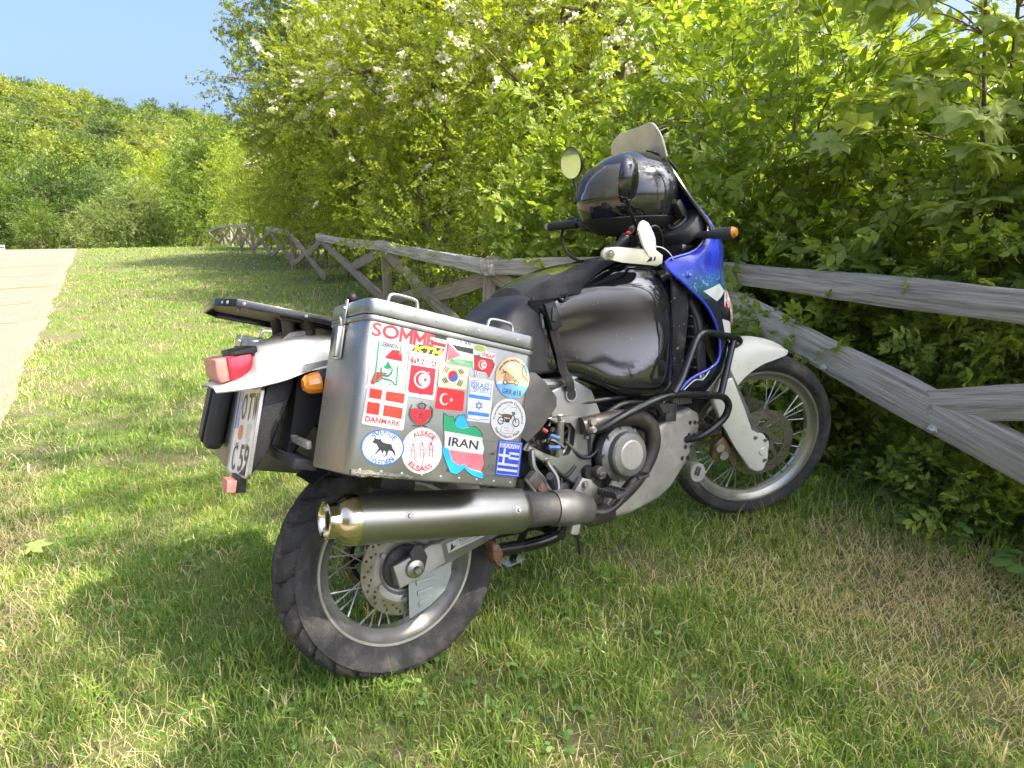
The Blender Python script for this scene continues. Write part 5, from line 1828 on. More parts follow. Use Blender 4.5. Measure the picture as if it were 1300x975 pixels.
PL = R(18.2)
pu = V3(math.cos(PL), 0, -math.sin(PL)); pn = V3(math.sin(PL), 0, math.cos(PL))
PO = V3(-.352, 0, 1.087)
PY = V3(0, 1, -.07).normalized()
pn = pu.cross(PY).normalized()
outl = [(0, -.075), (.035, -.132), (.36, -.132), (.40, -.10), (.40, .10), (.36, .132), (.035, .132), (0, .075)]
bm = bmesh.new(); prism_bm(bm, outl, PO, pu, PY, .003, 0); part("sheet", bm, pm("tan_sheet", (.36, .32, .25), .6, .4, var=.12, vscale=12, dirt=(.2, .16, .11), dirt_amt=.3), lp)
for i in range(len(outl)):
    a, b = outl[i], outl[(i + 1) % len(outl)]
    pa, pb = PO + pu * a[0] + PY * a[1], PO + pu * b[0] + PY * b[1]
    d = (pb - pa).normalized()
    bm = bmesh.new()
    M = Matrix.Translation((pa + pb) / 2 - pn * .008) @ Matrix(((d.x, pn.cross(d).x, pn.x, 0), (d.y, pn.cross(d).y, pn.y, 0), (d.z, pn.cross(d).z, pn.z, 0), (0, 0, 0, 1)))
    box_bm(bm, ((pb - pa).length + .002, .006, .018), M, .0015); part("rim", bm, M_black, lp)
bm = bmesh.new()
for (u_, v_) in ((.02, -.11), (.012, -.095), (.05, -.1355), (.30, -.1355), (.19, -.1355)):
    lathe_bm(bm, [(0, .004), (.004, .003), (.0045, -.002), (0, -.002)], PO + pu * u_ + PY * v_ - pn * .008, (-.3, -1, 0), 10)
part("screw", bm, M_steel, lp)
bm = bmesh.new(); tube_bm(bm, [PO + pu * .045 - PY * .105 - pn * .002, PO + pu * .045 - PY * .105 - pn * .022], .005, 8); part("stud", bm, M_steel, lp)
bm = bmesh.new(); box_bm(bm, (.22, .03, .012), Matrix.Translation(PO + pu * .26 - PY * .055 - pn * .010) @ Matrix.Rotation(PL, 4, 'Y') @ Matrix.Rotation(.0, 4, 'Z'), .002); part("stiffener", bm, M_black, lp)
for (xx, yy) in ((-.195, -.05), (-.150, -.06), (-.195, .05), (-.150, .06)):
    bm = bmesh.new(); zt_ = PO.z - (xx - PO.x) * math.tan(PL) - .004 - yy * .07
    tube_bm(bm, [(xx, yy, .972), (xx, yy, zt_)], .016, 16); part("standoff", bm, M_engine, lp)
bm = bmesh.new(); prism_bm(bm, [(-.225, .978), (-.20, .996), (-.12, .996), (-.09, .978)], (0, 0, 0), (1, 0, 0), (0, 0, 1), .14, .004); part("mount_block", bm, M_alud, lp)

mg = grp("rear_mudguard")
part("carrier", wedge([(-.276, .878), (-.205, .895), (-.212, .862), (-.243, .815), (-.282, .742), (-.306, .716), (-.345, .672), (-.362, .672)], -.078, .078, .006), M_plastic, mg)
part("inner_guard", wedge([(-.20, .90), (.10, .86), (.12, .80), (-.05, .80), (-.16, .78), (-.235, .70), (-.262, .70), (-.215, .80)], -.07, .07, .006), M_plastic, mg)
part("light_box", wedge([(-.30, .884), (-.26, .888), (-.268, .866), (-.305, .872)], -.045, .045, .004), M_engine, mg)
rr_ = grp("rear_reflector")
part("reflector", wedge([(-.394, .668), (-.372, .663), (-.380, .634), (-.401, .640)], -.050, .010, .003), M_redd, rr_)
part("holder", wedge([(-.371, .672), (-.350, .668), (-.358, .630), (-.379, .634)], -.052, .012, .003), M_plastic, rr_)

for s in (-1, 1):
    ind = grp("rear_indicator")
    bm = bmesh.new(); lathe_bm(bm, [(0, -.040), (.014, -.038), (.022, -.028), (.025, -.012), (.0255, .0), (0, .0)], V3(-.186, s * .195, .877), (1, 0, 0), 12); part("lens", bm, M_amber, ind, 25)
    bm = bmesh.new(); lathe_bm(bm, [(0, .0), (.027, .0), (.0265, .012), (.018, .03), (0, .035)], V3(-.186, s * .195, .877), (1, 0, 0), 20); part("body", bm, M_plastic, ind)
    bm = bmesh.new(); tube_bm(bm, [(-.175, s * .19, .877), (-.17, s * .10, .872)], .011, 10); part("stalk", bm, M_plastic, ind)

# number plate: sheet, blue band, pressed characters, seals, frame
npl = grp("number_plate")
PT = [V3(-.300, .095, .862), V3(-.282, -.095, .878), V3(-.360, -.095, .676), V3(-.366, .095, .660)]   # TL TR BR BL seen from behind
pc = (PT[0] + PT[1] + PT[2] + PT[3]) / 4
p_r = ((PT[1] - PT[0]) + (PT[2] - PT[3])).normalized()
p_u = ((PT[0] - PT[3]) + (PT[1] - PT[2])).normalized()
p_n = p_r.cross(p_u).normalized()          # towards the rear
p_u = p_n.cross(p_r)
PW, PH = .19, .216
def rrect(w, h, r, n=5):
    out = []
    for cx, cy, a0 in ((w / 2 - r, h / 2 - r, 0), (-w / 2 + r, h / 2 - r, 90), (-w / 2 + r, -h / 2 + r, 180), (w / 2 - r, -h / 2 + r, 270)):
        for k in range(n):
            a = R(a0 + 90 * k / (n - 1))
            out.append((cx + r * math.cos(a), cy + r * math.sin(a)))
    return out

def decal_bm(bm, outline, origin, u, v, lift=0.0):
    n = Vector(u).cross(Vector(v)).normalized()
    return bm.faces.new([bm.verts.new(Vector(origin) + Vector(u) * a + Vector(v) * b + n * lift) for a, b in outline])

_fonts = {}
def text_mesh(body, size, bold=0.0, sx=1.0, align='CENTER', spacing=1.0, shear=0.0):
    """flat lettering as a mesh, centred on its origin"""
    cu = bpy.data.curves.new("lettering", 'FONT')
    cu.body = body
    cu.size = size
    cu.align_x = align
    cu.align_y = 'CENTER'
    cu.offset = bold * size
    cu.space_character = spacing
    cu.shear = shear
    cu.resolution_u = 3
    ob = bpy.data.objects.new("lettering", cu)
    col.objects.link(ob)
    bpy.context.view_layer.update()
    dg = bpy.context.evaluated_depsgraph_get()
    me = bpy.data.meshes.new_from_object(ob.evaluated_get(dg))
    bpy.data.objects.remove(ob)
    bpy.data.curves.remove(cu)
    co = np.empty(len(me.vertices) * 3)
    me.vertices.foreach_get('co', co)
    co = co.reshape(-1, 3)
    co[:, 0] *= sx
    if len(co):
        c = (co.max(0) + co.min(0)) / 2
        co[:, 1] -= c[1]
        if align == 'CENTER':
            co[:, 0] -= c[0]
    me.vertices.foreach_set('co', co.ravel())
    return me

def add_text(bm, body, size, origin, u, v, mat_index, lift=.001, bold=0.0, sx=1.0, spacing=1.0, fit=None, depth=0.0, arc=None, warp=None):
    """lettering laid into bm at origin along u, v; arc = (radius, sign) bends it round a circle; fit = width, height"""
    me = text_mesh(body, size, bold, sx, spacing=spacing)
    n = Vector(u).cross(Vector(v)).normalized()
    u, v, origin = Vector(u), Vector(v), Vector(origin)
    co = [vv.co.copy() for vv in me.vertices]
    if not co:
        return
    w = max(c.x for c in co) - min(c.x for c in co)
    h = max(c.y for c in co) - min(c.y for c in co)
    if fit:
        for c in co:
            c.x *= fit[0] / max(w, 1e-6)
            c.y *= fit[1] / max(h, 1e-6)
    if arc:
        r, sg = arc
        for c in co:
            a = c.x / r
            rad = r + c.y * sg
            c.x, c.y = rad * math.sin(a), sg * rad * math.cos(a)
    if warp:
        co = [warp(c) for c in co]
    vs = [bm.verts.new(origin + u * c.x + v * c.y + n * lift) for c in co]
    for p in me.polygons:
        try:
            f = bm.faces.new([vs[i] for i in p.vertices])
            f.material_index = mat_index
            f.normal_update()
            if f.normal.dot(n) < 0:
                f.normal_flip()
        except ValueError:
            pass
    bpy.data.meshes.remove(me)

def flat_part(name, bm, mats, parent, label=None):
    me = bpy.data.meshes.new(name)
    bm.to_mesh(me)
    bm.free()
    o = link(name, me, mats, parent)
    if label:
        o['label'] = label
    return o

C_white = pm("sticker_white", (.44, .44, .425), .42, var=.07, vscale=30, dirt=(.44, .42, .37), dirt_amt=.28, dirt_scale=20)
C_ink = pm("print_black", (.02, .02, .022), .45, var=.1)
C_eub = pm("print_blue", (.02, .09, .52), .4, var=.06)
C_pale = pm("faded_blue", (.42, .45, .70), .5, var=.06)
C_orange = pm("seal_orange", (.72, .26, .08), .5, var=.15, vscale=60)
C_seal = pm("seal_cream", (.62, .58, .48), .5, var=.2, vscale=90)
C_yel = pm("print_yellow", (.85, .70, .03), .4, var=.05)
bm = bmesh.new(); prism_bm(bm, rrect(PW, PH, .012), pc, p_r, p_u, .002, 0); part("sheet", bm, pm("plate_white", (.74, .74, .71), .35, var=.04), npl)
for nm, w_, h_ in (("frame", PW + .006, PH + .006),):
    bm = bmesh.new()
    o_, i_ = rrect(w_, h_, .014), rrect(PW - .006, PH - .006, .010)
    vo = [bm.verts.new(pc + p_r * a + p_u * b + p_n * .003) for a, b in o_]
    vi = [bm.verts.new(pc + p_r * a + p_u * b + p_n * .003) for a, b in i_]
    vb = [bm.verts.new(pc + p_r * a + p_u * b - p_n * .004) for a, b in o_]
    vc = [bm.verts.new(pc + p_r * a + p_u * b + p_n * .0012) for a, b in i_]
    for k in range(len(o_)):
        k2 = (k + 1) % len(o_)
        bm.faces.new((vo[k], vo[k2], vi[k2], vi[k])); bm.faces.new((vb[k], vb[k2], vo[k2], vo[k])); bm.faces.new((vi[k], vi[k2], vc[k2], vc[k]))
    part("frame", bm, M_alub, npl)
bm = bmesh.new()
decal_bm(bm, [(-.092, .100), (-.058, .100), (-.058, .005), (-.092, .005)], pc, p_r, p_u, .0016).material_index = 0
decal_bm(bm, [(-.092, .100), (-.084, .100), (-.084, .005), (-.092, .005)], pc, p_r, p_u, .0019).material_index = 1
for k in range(12):
    a = k * math.pi / 6
    decal_bm(bm, [(-.073 + .010 * math.cos(a) + dx_, .075 + .012 * math.sin(a) + dy_) for dx_, dy_ in ((-.0018, 0), (0, -.0018), (.0018, 0), (0, .0018))], pc, p_r, p_u, .002).material_index = 2
add_text(bm, "D", .03, pc - p_r * .073 + p_u * .025, p_r, p_u, 3, .0021, bold=.02)
flat_part("country_band", bm, [C_pale, C_eub, C_yel, C_white], npl)
M_pink = pm("plate_ink", (.10, .085, .055), .5, var=.15, vscale=60)
for ch_, cx_ in (("O", -.030), ("T", .020), ("W", .066)):
    bm = bmesh.new(); add_text(bm, ch_, .08, pc + p_r * cx_ + p_u * .060, p_r, p_u, 0, .0022, bold=.012, fit=(.038, .066)); flat_part("pressed_character", bm, [M_pink], npl)
for ch_, cx_ in (("C", -.050), ("5", .012), ("9", .054)):
    bm = bmesh.new(); add_text(bm, ch_, .08, pc + p_r * cx_ - p_u * .066, p_r, p_u, 0, .0022, bold=.012, fit=(.036, .066)); flat_part("pressed_character", bm, [M_pink], npl)
for nm, cx_, mat_, r_ in (("inspection_seal", -.030, C_orange, .019), ("registration_seal", .040, C_seal, .023)):
    bm = bmesh.new(); lathe_bm(bm, [(r_, .0012), (r_, .0022), (0, .0024)], pc + p_r * cx_ - p_u * .004, p_n, 24); part(nm, bm, mat_, npl)
for cx_ in (-.040, .045):
    bm = bmesh.new(); lathe_bm(bm, [(.006, .001), (.006, .004), (.004, .006), (0, .006)], pc + p_r * cx_ - p_u * .036, p_n, 12); part("plate_screw", bm, M_steel, npl)

# ---- pannier racks and panniers
PAN_O = V3(-.241, -.447, .714)
PAN_R = Matrix.Rotation(.0258, 4, 'Z') @ Matrix.Rotation(.33, 4, 'Y') @ Matrix.Rotation(-.0712, 4, 'X')
PL_, PH_, PW_ = .435, .364, .206

def rounded_box(L, W, H, r, top=True):
    """box with rounded upright edges, from z = 0 to H; x 0..L, y 0..W"""
    out = [(x + L / 2, y + W / 2) for x, y in rrect(L, W, r, 6)]
    return out

def pannier(M, mirror):
    """aluminium case in its own frame: x along, y inwards, z up"""
    p = grp("pannier")
    my = -1.0 if mirror else 1.0
    p.matrix_local = M
    def V(a, b, c):
        return V3(a, b * my, c)
    def shell(name, L, W, z0, z1, r, inset, mat, bev):
        bm = bmesh.new()
        o = rrect(L, W, r, 7)
        rings = []
        for z, i in ((z0, bev), (z0 + bev * .3, bev * .3), (z0 + bev, 0), (z1 - bev, 0), (z1 - bev * .3, bev * .3), (z1, bev)):
            fx, fy = (L - 2 * i) / L, (W - 2 * i) / W
            rings.append([V(L / 2 + inset + x * fx, W / 2 + inset + y * fy, z) for x, y in o])
        loft_bm(bm, rings)
        return part(name, bm, mat, p, 40)
    shell("case", PL_, PW_, 0, .324, .022, 0, M_alu, .006)
    shell("lid", PL_ + .004, PW_ + .004, .330, PH_, .022, -.002, M_alu, .005)
    shell("lid_rim", PL_ + .008, PW_ + .006, .3165, .3285, .024, -.003, M_alu, .002)
    # handles on the lid
    for x0, x1 in ((.062, .132), (.322, .394)):
        yb = .045
        bm = bmesh.new()
        tube_bm(bm, catmull([V(x0, yb, PH_ - .004), V(x0, yb, PH_ + .014), V(x0 + .010, yb, PH_ + .026), V(x1 - .010, yb, PH_ + .026), V(x1, yb, PH_ + .014), V(x1, yb, PH_ - .004)], 4), .0042, 10)
        part("handle", bm, M_alub, p)
        for xx in (x0, x1):
            bm = bmesh.new(); lathe_bm(bm, [(.008, -.002), (.008, .002), (.0045, .004), (0, .004)], V(xx, yb, PH_), (0, 0, 1), 12); part("handle_foot", bm, M_plastic, p)
    # hasp with lock on both short ends
    for end in (0, 1):
        xs = -.004 if end == 0 else PL_ + .004
        dr = -1 if end == 0 else 1
        yc = .118
        h = grp("latch", parent=p)
        bm = bmesh.new()
        box_bm(bm, (.004, .030, .072), Matrix.Translation(V(xs, yc, .275)), .001)
        box_bm(bm, (.012, .020, .066), Matrix.Translation(V(xs + dr * .007, yc - .004, .275)), .002)
        box_bm(bm, (.003, .014, .055), Matrix.Translation(V(xs, yc - .006, .342)), .001)
        tube_bm(bm, catmull([V(xs + dr * .004, yc - .010, .304), V(xs + dr * .009, yc - .011, .322), V(xs + dr * .009, yc - .002, .328), V(xs + dr * .004, yc - .001, .310)], 4), .0025, 8)
        lathe_bm(bm, [(0, .006), (.0065, .006), (.0075, .0), (0, 0)], V(xs + dr * .002, yc + .009, .268), (dr, 0, 0), 12)
        for z_ in (.245, .350):
            lathe_bm(bm, [(0, .004), (.003, .004), (.0035, .0), (0, 0)], V(xs + dr * .001, yc - .006, z_), (dr, 0, 0), 8)
        bm2 = bm_mesh(bm, "latch_metal", 35)
        bpy.data.objects.remove(h)
        link("latch", bm2, M_alub, p)
    # stiffening seam near the foot and rivets
    bm = bmesh.new()
    for k in range(9):
        lathe_bm(bm, [(0, .0018), (.0028, .001), (.0032, 0), (0, 0)], V(.03 + k * .047, -.0002, .012), (0, -my, 0), 8)
    for k in range(7):
        lathe_bm(bm, [(0, .0018), (.0028, .001), (.0032, 0), (0, 0)], V(.05 + k * .055, -.0022, .346), (0, -my, 0), 8)
    part("rivets", bm, M_alub, p)['kind'] = "stuff"
    bm = bmesh.new()
    rg = random.Random(3)
    path = [V(.01 + i * .014, .001 + .002 * rg.random(), .004 + .004 * rg.random()) for i in range(11)]
    tube_bm(bm, path, [.007, .008, .006, .007, .006, .004], 8); part("scraped_corner", bm, pm("scraped_metal", (.15, .145, .11), .7, .4, var=.4, vscale=60, bump=.8, bscale=160), p)
    return p

pan = pannier(Matrix.Translation(PAN_O) @ PAN_R, False)
ML = Matrix.Translation((-.10, 0, -.06)) @ Matrix.Translation((PAN_O.x, -PAN_O.y, PAN_O.z)) @ Matrix.Rotation(-.0258, 4, 'Z') @ Matrix.Rotation(.33, 4, 'Y') @ Matrix.Rotation(.0712, 4, 'X')
pan2 = pannier(ML, True)
bm = bmesh.new(); tube_bm(bm, [V3(.03, .17, PH_ - .002), V3(.03, .17, PH_ + .016)], .005, 8)
bmesh.ops.create_uvsphere(bm, u_segments=20, v_segments=12, radius=.0125, matrix=Matrix.Translation((.03, .17, PH_ + .024)))
part("ball_mount", bm, M_plastic, pan)
# black pouch on the back of the far case
bm = bmesh.new(); box_bm(bm, (.050, .150, .195), Matrix.Translation((-.030, -.090, .135)), .018, 4); part("rear_pouch", bm, M_grey, pan2)
bm = bmesh.new(); box_bm(bm, (.060, .020, .20), Matrix.Translation((-.030, -.130, .15)) @ Matrix.Rotation(.1, 4, 'X'), .004); part("pouch_strap", bm, M_fabric, pan2)

rk = grp("pannier_rack")
for s in (-1, 1):
    bm = bmesh.new()
    tube_bm(bm, catmull([(-.10, s * .195, .90), (.02, s * .195, .91), (.20, s * .195, .86), (.27, s * .195, .76), (.24, s * .195, .66), (.10, s * .195, .66), (-.08, s * .195, .70), (-.12, s * .195, .80), (-.10, s * .195, .90)], 5), .009, 10)
    part("hoop", bm, M_black, rk)
    bm = bmesh.new(); tube_bm(bm, [(-.02, s * .20, .92), (-.03, s * .10, .90)], .009, 8); tube_bm(bm, [(.27, s * .20, .75), (.33, s * .12, .72)], .009, 8); part("stay", bm, M_black, rk)
bm = bmesh.new(); box_bm(bm, (.012, .40, .018), Matrix.Translation((-.232, 0, .738)), .002); part("cross_bar", bm, pm("scraped_black", (.40, .38, .34), .5, .5, var=.2, dirt=(.03, .03, .03), dirt_amt=.45, dirt_scale=30), rk)
bm = bmesh.new(); box_bm(bm, (.055, .36, .024), Matrix.Translation((-.245, -.01, .693)) @ Matrix.Rotation(.35, 4, 'Y'), .003); part("lower_plate", bm, M_grey, rk)
bm = bmesh.new(); lathe_bm(bm, [(0, .0), (.012, .0), (.014, .006), (.030, .006), (.032, .0), (.032, -.012), (0, -.012)], V3(-.205, .02, .756), (-.5, -1, .2), 24); part("rubber_plug", bm, M_plastic, rk)
bm = bmesh.new(); box_bm(bm, (.08, .03, .012), Matrix.Translation((-.06, -.18, .58)) @ Matrix.Rotation(.33, 4, 'Y'), .002)
box_bm(bm, (.09, .004, .05), Matrix.Translation((-.03, -.20, .60)) @ Matrix.Rotation(.33, 4, 'Y'), .001); part("bottom_bracket", bm, M_engine, rk)
# hugger over the rear tyre and chain guard
bm = bmesh.new()
rows = []
for k in range(9):
    a = R(30 + k * 12)
    rows.append([V3((RR + .035 - .012 * abs(t) ** 2) * math.cos(a), t * .075, RR + (RR + .035 - .012 * abs(t) ** 2) * math.sin(a)) for t in (-1, -.5, 0, .5, 1)])
grid_bm(bm, rows, .004); part("tyre_hugger", bm, M_plastic, None, 50)

# ---- front end: fork, guards, mudguard (turned with the bars)
fk = grp("front_fork", True)
for s in (-1, 1):
    bm = bmesh.new()
    a = V3(WB - .03, s * .098, RF - .0) ; b = a + S_AX * .84
    tube_bm(bm, [a + S_AX * .30, b], .0215, 20); part("stanchion", bm, M_alub, fk)
    bm = bmesh.new(); tube_bm(bm, [a - S_AX * .05, a + S_AX * .36], .029, 20); part("slider", bm, M_cast, fk)
    bm = bmesh.new()
    fo = [(1.345, .645), (1.392, .650), (1.425, .575), (1.455, .509), (1.478, .428), (1.500, .415), (1.543, .405), (1.566, .375), (1.571, .347), (1.556, .318), (1.556, .292), (1.563, .272), (1.553, .253), (1.528, .249), (1.493, .266), (1.421, .374), (1.361, .477), (1.318, .565)]
    prism_bm(bm, fo, (0, s * .118, 0), (1, 0, 0), (0, 0, 1), .030, .009, 3); part("fork_guard", bm, M_white, fk, 45)
    bm = bmesh.new(); lathe_bm(bm, [(0, .004), (.014, .004), (.017, .001), (.017, -.01), (0, -.01)], V3(1.542, s * .134, .338), (0, s, 0), 24); part("axle_cap", bm, M_white, fk)
    for (bx_, bz_) in ((1.505, .400), (1.553, .300), (1.548, .385)):
        bm = bmesh.new(); lathe_bm(bm, [(0, .006), (.006, .006), (.0085, .002), (.0085, -.004), (0, -.004)], V3(bx_, s * .133, bz_), (0, s, 0), 14); part("guard_bolt", bm, M_steel, fk)
for hh in (.55, .80):
    bm = bmesh.new(); cpt = V3(WB - .03, 0, RF) + S_AX * hh
    box_bm(bm, (.06, .25, .035), Matrix.Translation(cpt + V3(-.015, 0, 0)) @ Matrix.Rotation(-RAKE, 4, 'Y'), .008); part("fork_yoke", bm, M_cast, fk)
mud = grp("front_mudguard", True)
def mud_row(x, z, w, drop):
    return [V3(x, -w, z - drop), V3(x, -w * .85, z - drop * .35), V3(x, -w * .5, z - .006), V3(x, 0, z), V3(x, w * .5, z - .006), V3(x, w * .85, z - drop * .35), V3(x, w, z - drop)]
rows = [mud_row(1.300, .640, .085, .07), mud_row(1.350, .690, .094, .12), mud_row(1.40, .728, .096, .165), mud_row(1.46, .752, .092, .122), mud_row(1.53, .757, .084, .086), mud_row(1.60, .742, .074, .055), mud_row(1.645, .722, .060, .028), mud_row(1.668, .706, .035, .008)]
bm = bmesh.new(); grid_bm(bm, smooth_grid(rows, 4, 4), .004); part("blade", bm, M_white, mud, 55)
bm = bmesh.new(); tube_bm(bm, catmull([(1.34, -.10, .66), (1.40, -.115, .56), (1.38, -.11, .46), (1.39, -.10, .40)], 5), .005, 8); part("brake_hose", bm, M_plastic, mud)

# ---- fairing
fa = grp("fairing")
FR = [
    [(1.122, .120, 1.345), (1.140, .106, 1.36), (1.165, .080, 1.368), (1.195, 0, 1.372)],
    [(1.145, .162, 1.265), (1.172, .144, 1.275), (1.230, .098, 1.278), (1.280, 0, 1.280)],
    [(1.188, .196, 1.175), (1.228, .180, 1.175), (1.305, .120, 1.168), (1.365, 0, 1.160)],
    [(1.105, .212, 1.092), (1.195, .210, 1.100), (1.318, .148, 1.088), (1.400, 0, 1.065)],
    [(.960, .208, 1.062), (1.165, .218, 1.040), (1.305, .150, 1.010), (1.400, 0, .980)],
    [(1.040, .212, .985), (1.190, .219, .965), (1.322, .148, .930), (1.415, 0, .900)],
    [(1.125, .214, .912), (1.225, .217, .895), (1.345, .144, .868), (1.415, 0, .845)],
    [(1.172, .213, .840), (1.240, .212, .825), (1.332, .140, .800), (1.395, 0, .790)],
    [(1.190, .210, .760), (1.235, .206, .750), (1.302, .138, .735), (1.355, 0, .735)],
    [(1.165, .205, .700), (1.212, .200, .685), (1.270, .135, .675), (1.32, .03, .68)],
    [(1.050, .198, .672), (1.160, .195, .640), (1.228, .135, .630), (1.29, .05, .64)],
    [(1.000, .190, .640), (1.110, .186, .605), (1.185, .135, .600), (1.25, .06, .61)],
]
def fairing_paint():
    m = bpy.data.materials.new("fairing_paint")
    m.use_nodes = True
    n, l = m.node_tree.nodes, m.node_tree.links
    b = n["Principled BSDF"]
    tc = n.new('ShaderNodeTexCoord')
    sp = n.new('ShaderNodeSeparateXYZ')
    l.new(tc.outputs['Object'], sp.inputs[0])
    nz = n.new('ShaderNodeTexNoise'); nz.inputs['Scale'].default_value = 26; nz.inputs['Detail'].default_value = 8; nz.inputs['Roughness'].default_value = .75
    l.new(tc.outputs['Object'], nz.inputs['Vector'])
    ma = n.new('ShaderNodeMath'); ma.operation = 'MULTIPLY_ADD'; ma.inputs[1].default_value = .06
    l.new(nz.outputs['Fac'], ma.inputs[0]); l.new(sp.outputs['Z'], ma.inputs[2])
    mr = n.new('ShaderNodeMapRange'); mr.inputs['From Min'].default_value = .88; mr.inputs['From Max'].default_value = 1.10
    l.new(ma.outputs[0], mr.inputs['Value'])
    rp = n.new('ShaderNodeValToRGB')
    e = rp.color_ramp.elements
    e[0].position, e[0].color = .0, (.006, .008, .012, 1)
    e[1].position, e[1].color = 1.0, (.020, .038, .42, 1)
    for p, c in ((.33, (.010, .014, .03)), (.52, (.02, .10, .16)), (.72, (.03, .075, .34)), (.86, (.020, .036, .40))):
        k = e.new(p); k.color = (*c, 1)
    l.new(mr.outputs[0], rp.inputs[0])
    # marbled print in the transition
    n2 = n.new('ShaderNodeTexNoise'); n2.inputs['Scale'].default_value = 55; n2.inputs['Detail'].default_value = 5; n2.inputs['Distortion'].default_value = 1.5
    l.new(tc.outputs['Object'], n2.inputs['Vector'])
    th = n.new('ShaderNodeMapRange'); th.inputs['From Min'].default_value = .56; th.inputs['From Max'].default_value = .64
    l.new(n2.outputs['Fac'], th.inputs['Value'])
    bd = n.new('ShaderNodeValToRGB')
    q = bd.color_ramp.elements
    q[0].position, q[0].color = .36, (0, 0, 0, 1)
    q[1].position, q[1].color = .84, (0, 0, 0, 1)
    k = q.new(.6); k.color = (.6, .6, .6, 1)
    l.new(mr.outputs[0], bd.inputs[0])
    mm = n.new('ShaderNodeMath'); mm.operation = 'MULTIPLY'
    l.new(th.outputs[0], mm.inputs[0]); l.new(bd.outputs[0], mm.inputs[1])
    mx = n.new('ShaderNodeMix'); mx.data_type = 'RGBA'
    l.new(mm.outputs[0], mx.inputs['Factor']); l.new(rp.outputs[0], mx.inputs['A']); mx.inputs['B'].default_value = (.30, .50, .62, 1)
    l.new(mx.outputs['Result'], b.inputs['Base Color'])
    b.inputs['Roughness'].default_value = .22
    _inp(b, 'Coat Weight', .8); _inp(b, 'Coat Roughness', .08)
    return m
M_fair = fairing_paint()
fair_bvh = None
for s in (-1, 1):
    gridp = [[V3(x, s * y, z) for x, y, z in r] for r in FR]
    gridp = smooth_grid(gridp, 4, 5)
    bm = bmesh.new(); grid_bm(bm, gridp, .004)
    if s < 0:
        fair_bvh = BVHTree.FromBMesh(bm)
    part("fairing_half", bm, M_fair, fa, 60)
    edge = [r[0] for r in gridp]
    bm = bmesh.new(); tube_bm(bm, [p + V3(-.001, 0, 0) for p in edge[12:]], .0055, 8); part("edge_piping", bm, M_blue, fa, 60)
    bm = bmesh.new(); tube_bm(bm, [p + V3(-.001, 0, 0) for p in edge[:13]], .005, 8); part("edge_trim", bm, M_black, fa, 60)
    # dark radiator cave behind the opening
    bm = bmesh.new(); box_bm(bm, (.05, .14, .30), Matrix.Translation((1.13, s * .11, .80)), .01); part("radiator", bm, M_dark, fa)
    for k in range(7):
        bm = bmesh.new(); box_bm(bm, (.010, .12, .006), Matrix.Translation((1.10, s * .115, .70 + k * .035)) @ Matrix.Rotation(.4, 4, 'Y'), .001); part("radiator_louvre", bm, M_grey, fa)
    bm = bmesh.new(); tube_bm(bm, catmull([(1.10, s * .17, .93), (1.125, s * .18, .84), (1.12, s * .17, .74)], 5), .010, 8); part("duct_rib", bm, M_grey, fa)
    for (sx_, sz_) in ((1.055, 1.015), (1.10, .668)):
        hit = fair_bvh.ray_cast(V3(sx_, -.6, sz_), V3(0, 1, 0))
        if hit[0] is not None:
            yy = abs(hit[0].y)
            bm = bmesh.new(); lathe_bm(bm, [(.013, -.002), (.013, .001), (.009, .002), (.008, .0), (.006, .003), (0, .003)], V3(sx_, s * yy, sz_), (0, s, 0), 18); part("fairing_screw", bm, M_steel if sz_ < .8 else M_blue, fa)
    bm = bmesh.new(); lathe_bm(bm, [(0, .004), (.0055, .004), (.006, -.002), (0, -.002)], V3(1.055, s * .2175, 1.015), (0, s, 0), 12); part("screw_head", bm, M_steel, fa)

def onto_fairing(bm, lift=.0012):
    for v in bm.verts:
        h = fair_bvh.ray_cast(V3(v.co.x, -.7, v.co.z), V3(0, 1, 0))
        if h[0] is not None:
            v.co.y = h[0].y - lift
C_lgrey = pm("decal_grey", (.46, .47, .44), .4, var=.1)
C_dred = pm("decal_red", (.70, .02, .05), .35, var=.06)
def dense_poly(bm, outline, mi):
    """outline in x, z; filled with a triangulated, subdivided face so that it can follow the panel"""
    f = bm.faces.new([bm.verts.new((x, -.5, z)) for x, z in outline])
    f.material_index = mi
    r = bmesh.ops.triangulate(bm, faces=[f])
    es = list({e for ff in r['faces'] for e in ff.edges})
    bmesh.ops.subdivide_edges(bm, edges=es, cuts=3, use_grid_fill=True)
for (pts_, mats_, nm, lf) in [
    ([(1.115, .955), (1.20, .972), (1.235, .945), (1.175, .915)], C_lgrey, "grey_flash", .0012),
    ([(1.20, .852), (1.255, .835), (1.262, .80), (1.285, .775), (1.225, .772), (1.212, .80)], C_lgrey, "grey_flash", .0012)]:
    bm = bmesh.new(); dense_poly(bm, pts_, 0); onto_fairing(bm, lf); flat_part(nm, bm, [mats_], fa)
bm = bmesh.new()
for (dx_, dz_, mi, ly) in ((.004, -.006, 1, 0), (0, 0, 0, 1)):
    for word, x0, z0, hgt, wdt in (("AFRICA", 1.290, .905, .060, .150), ("TWIN", 1.305, .842, .050, .105)):
        n0 = len(bm.verts)
        add_text(bm, word, .06, V3(x0 + dx_, -.5, z0 + dz_), V3(1, 0, -.28).normalized(), V3(.25, 0, 1).normalized(), mi, 0, bold=.05 if mi else .02, fit=(wdt, hgt))
        bm.verts.ensure_lookup_table()
        for v in list(bm.verts)[n0:]:
            h = fair_bvh.ray_cast(V3(v.co.x, -.7, v.co.z), V3(0, 1, 0))
            if h[0] is not None:
                v.co.y = h[0].y - .0014 - .0012 * ly
flat_part("model_lettering", bm, [C_lgrey, C_dred], fa)
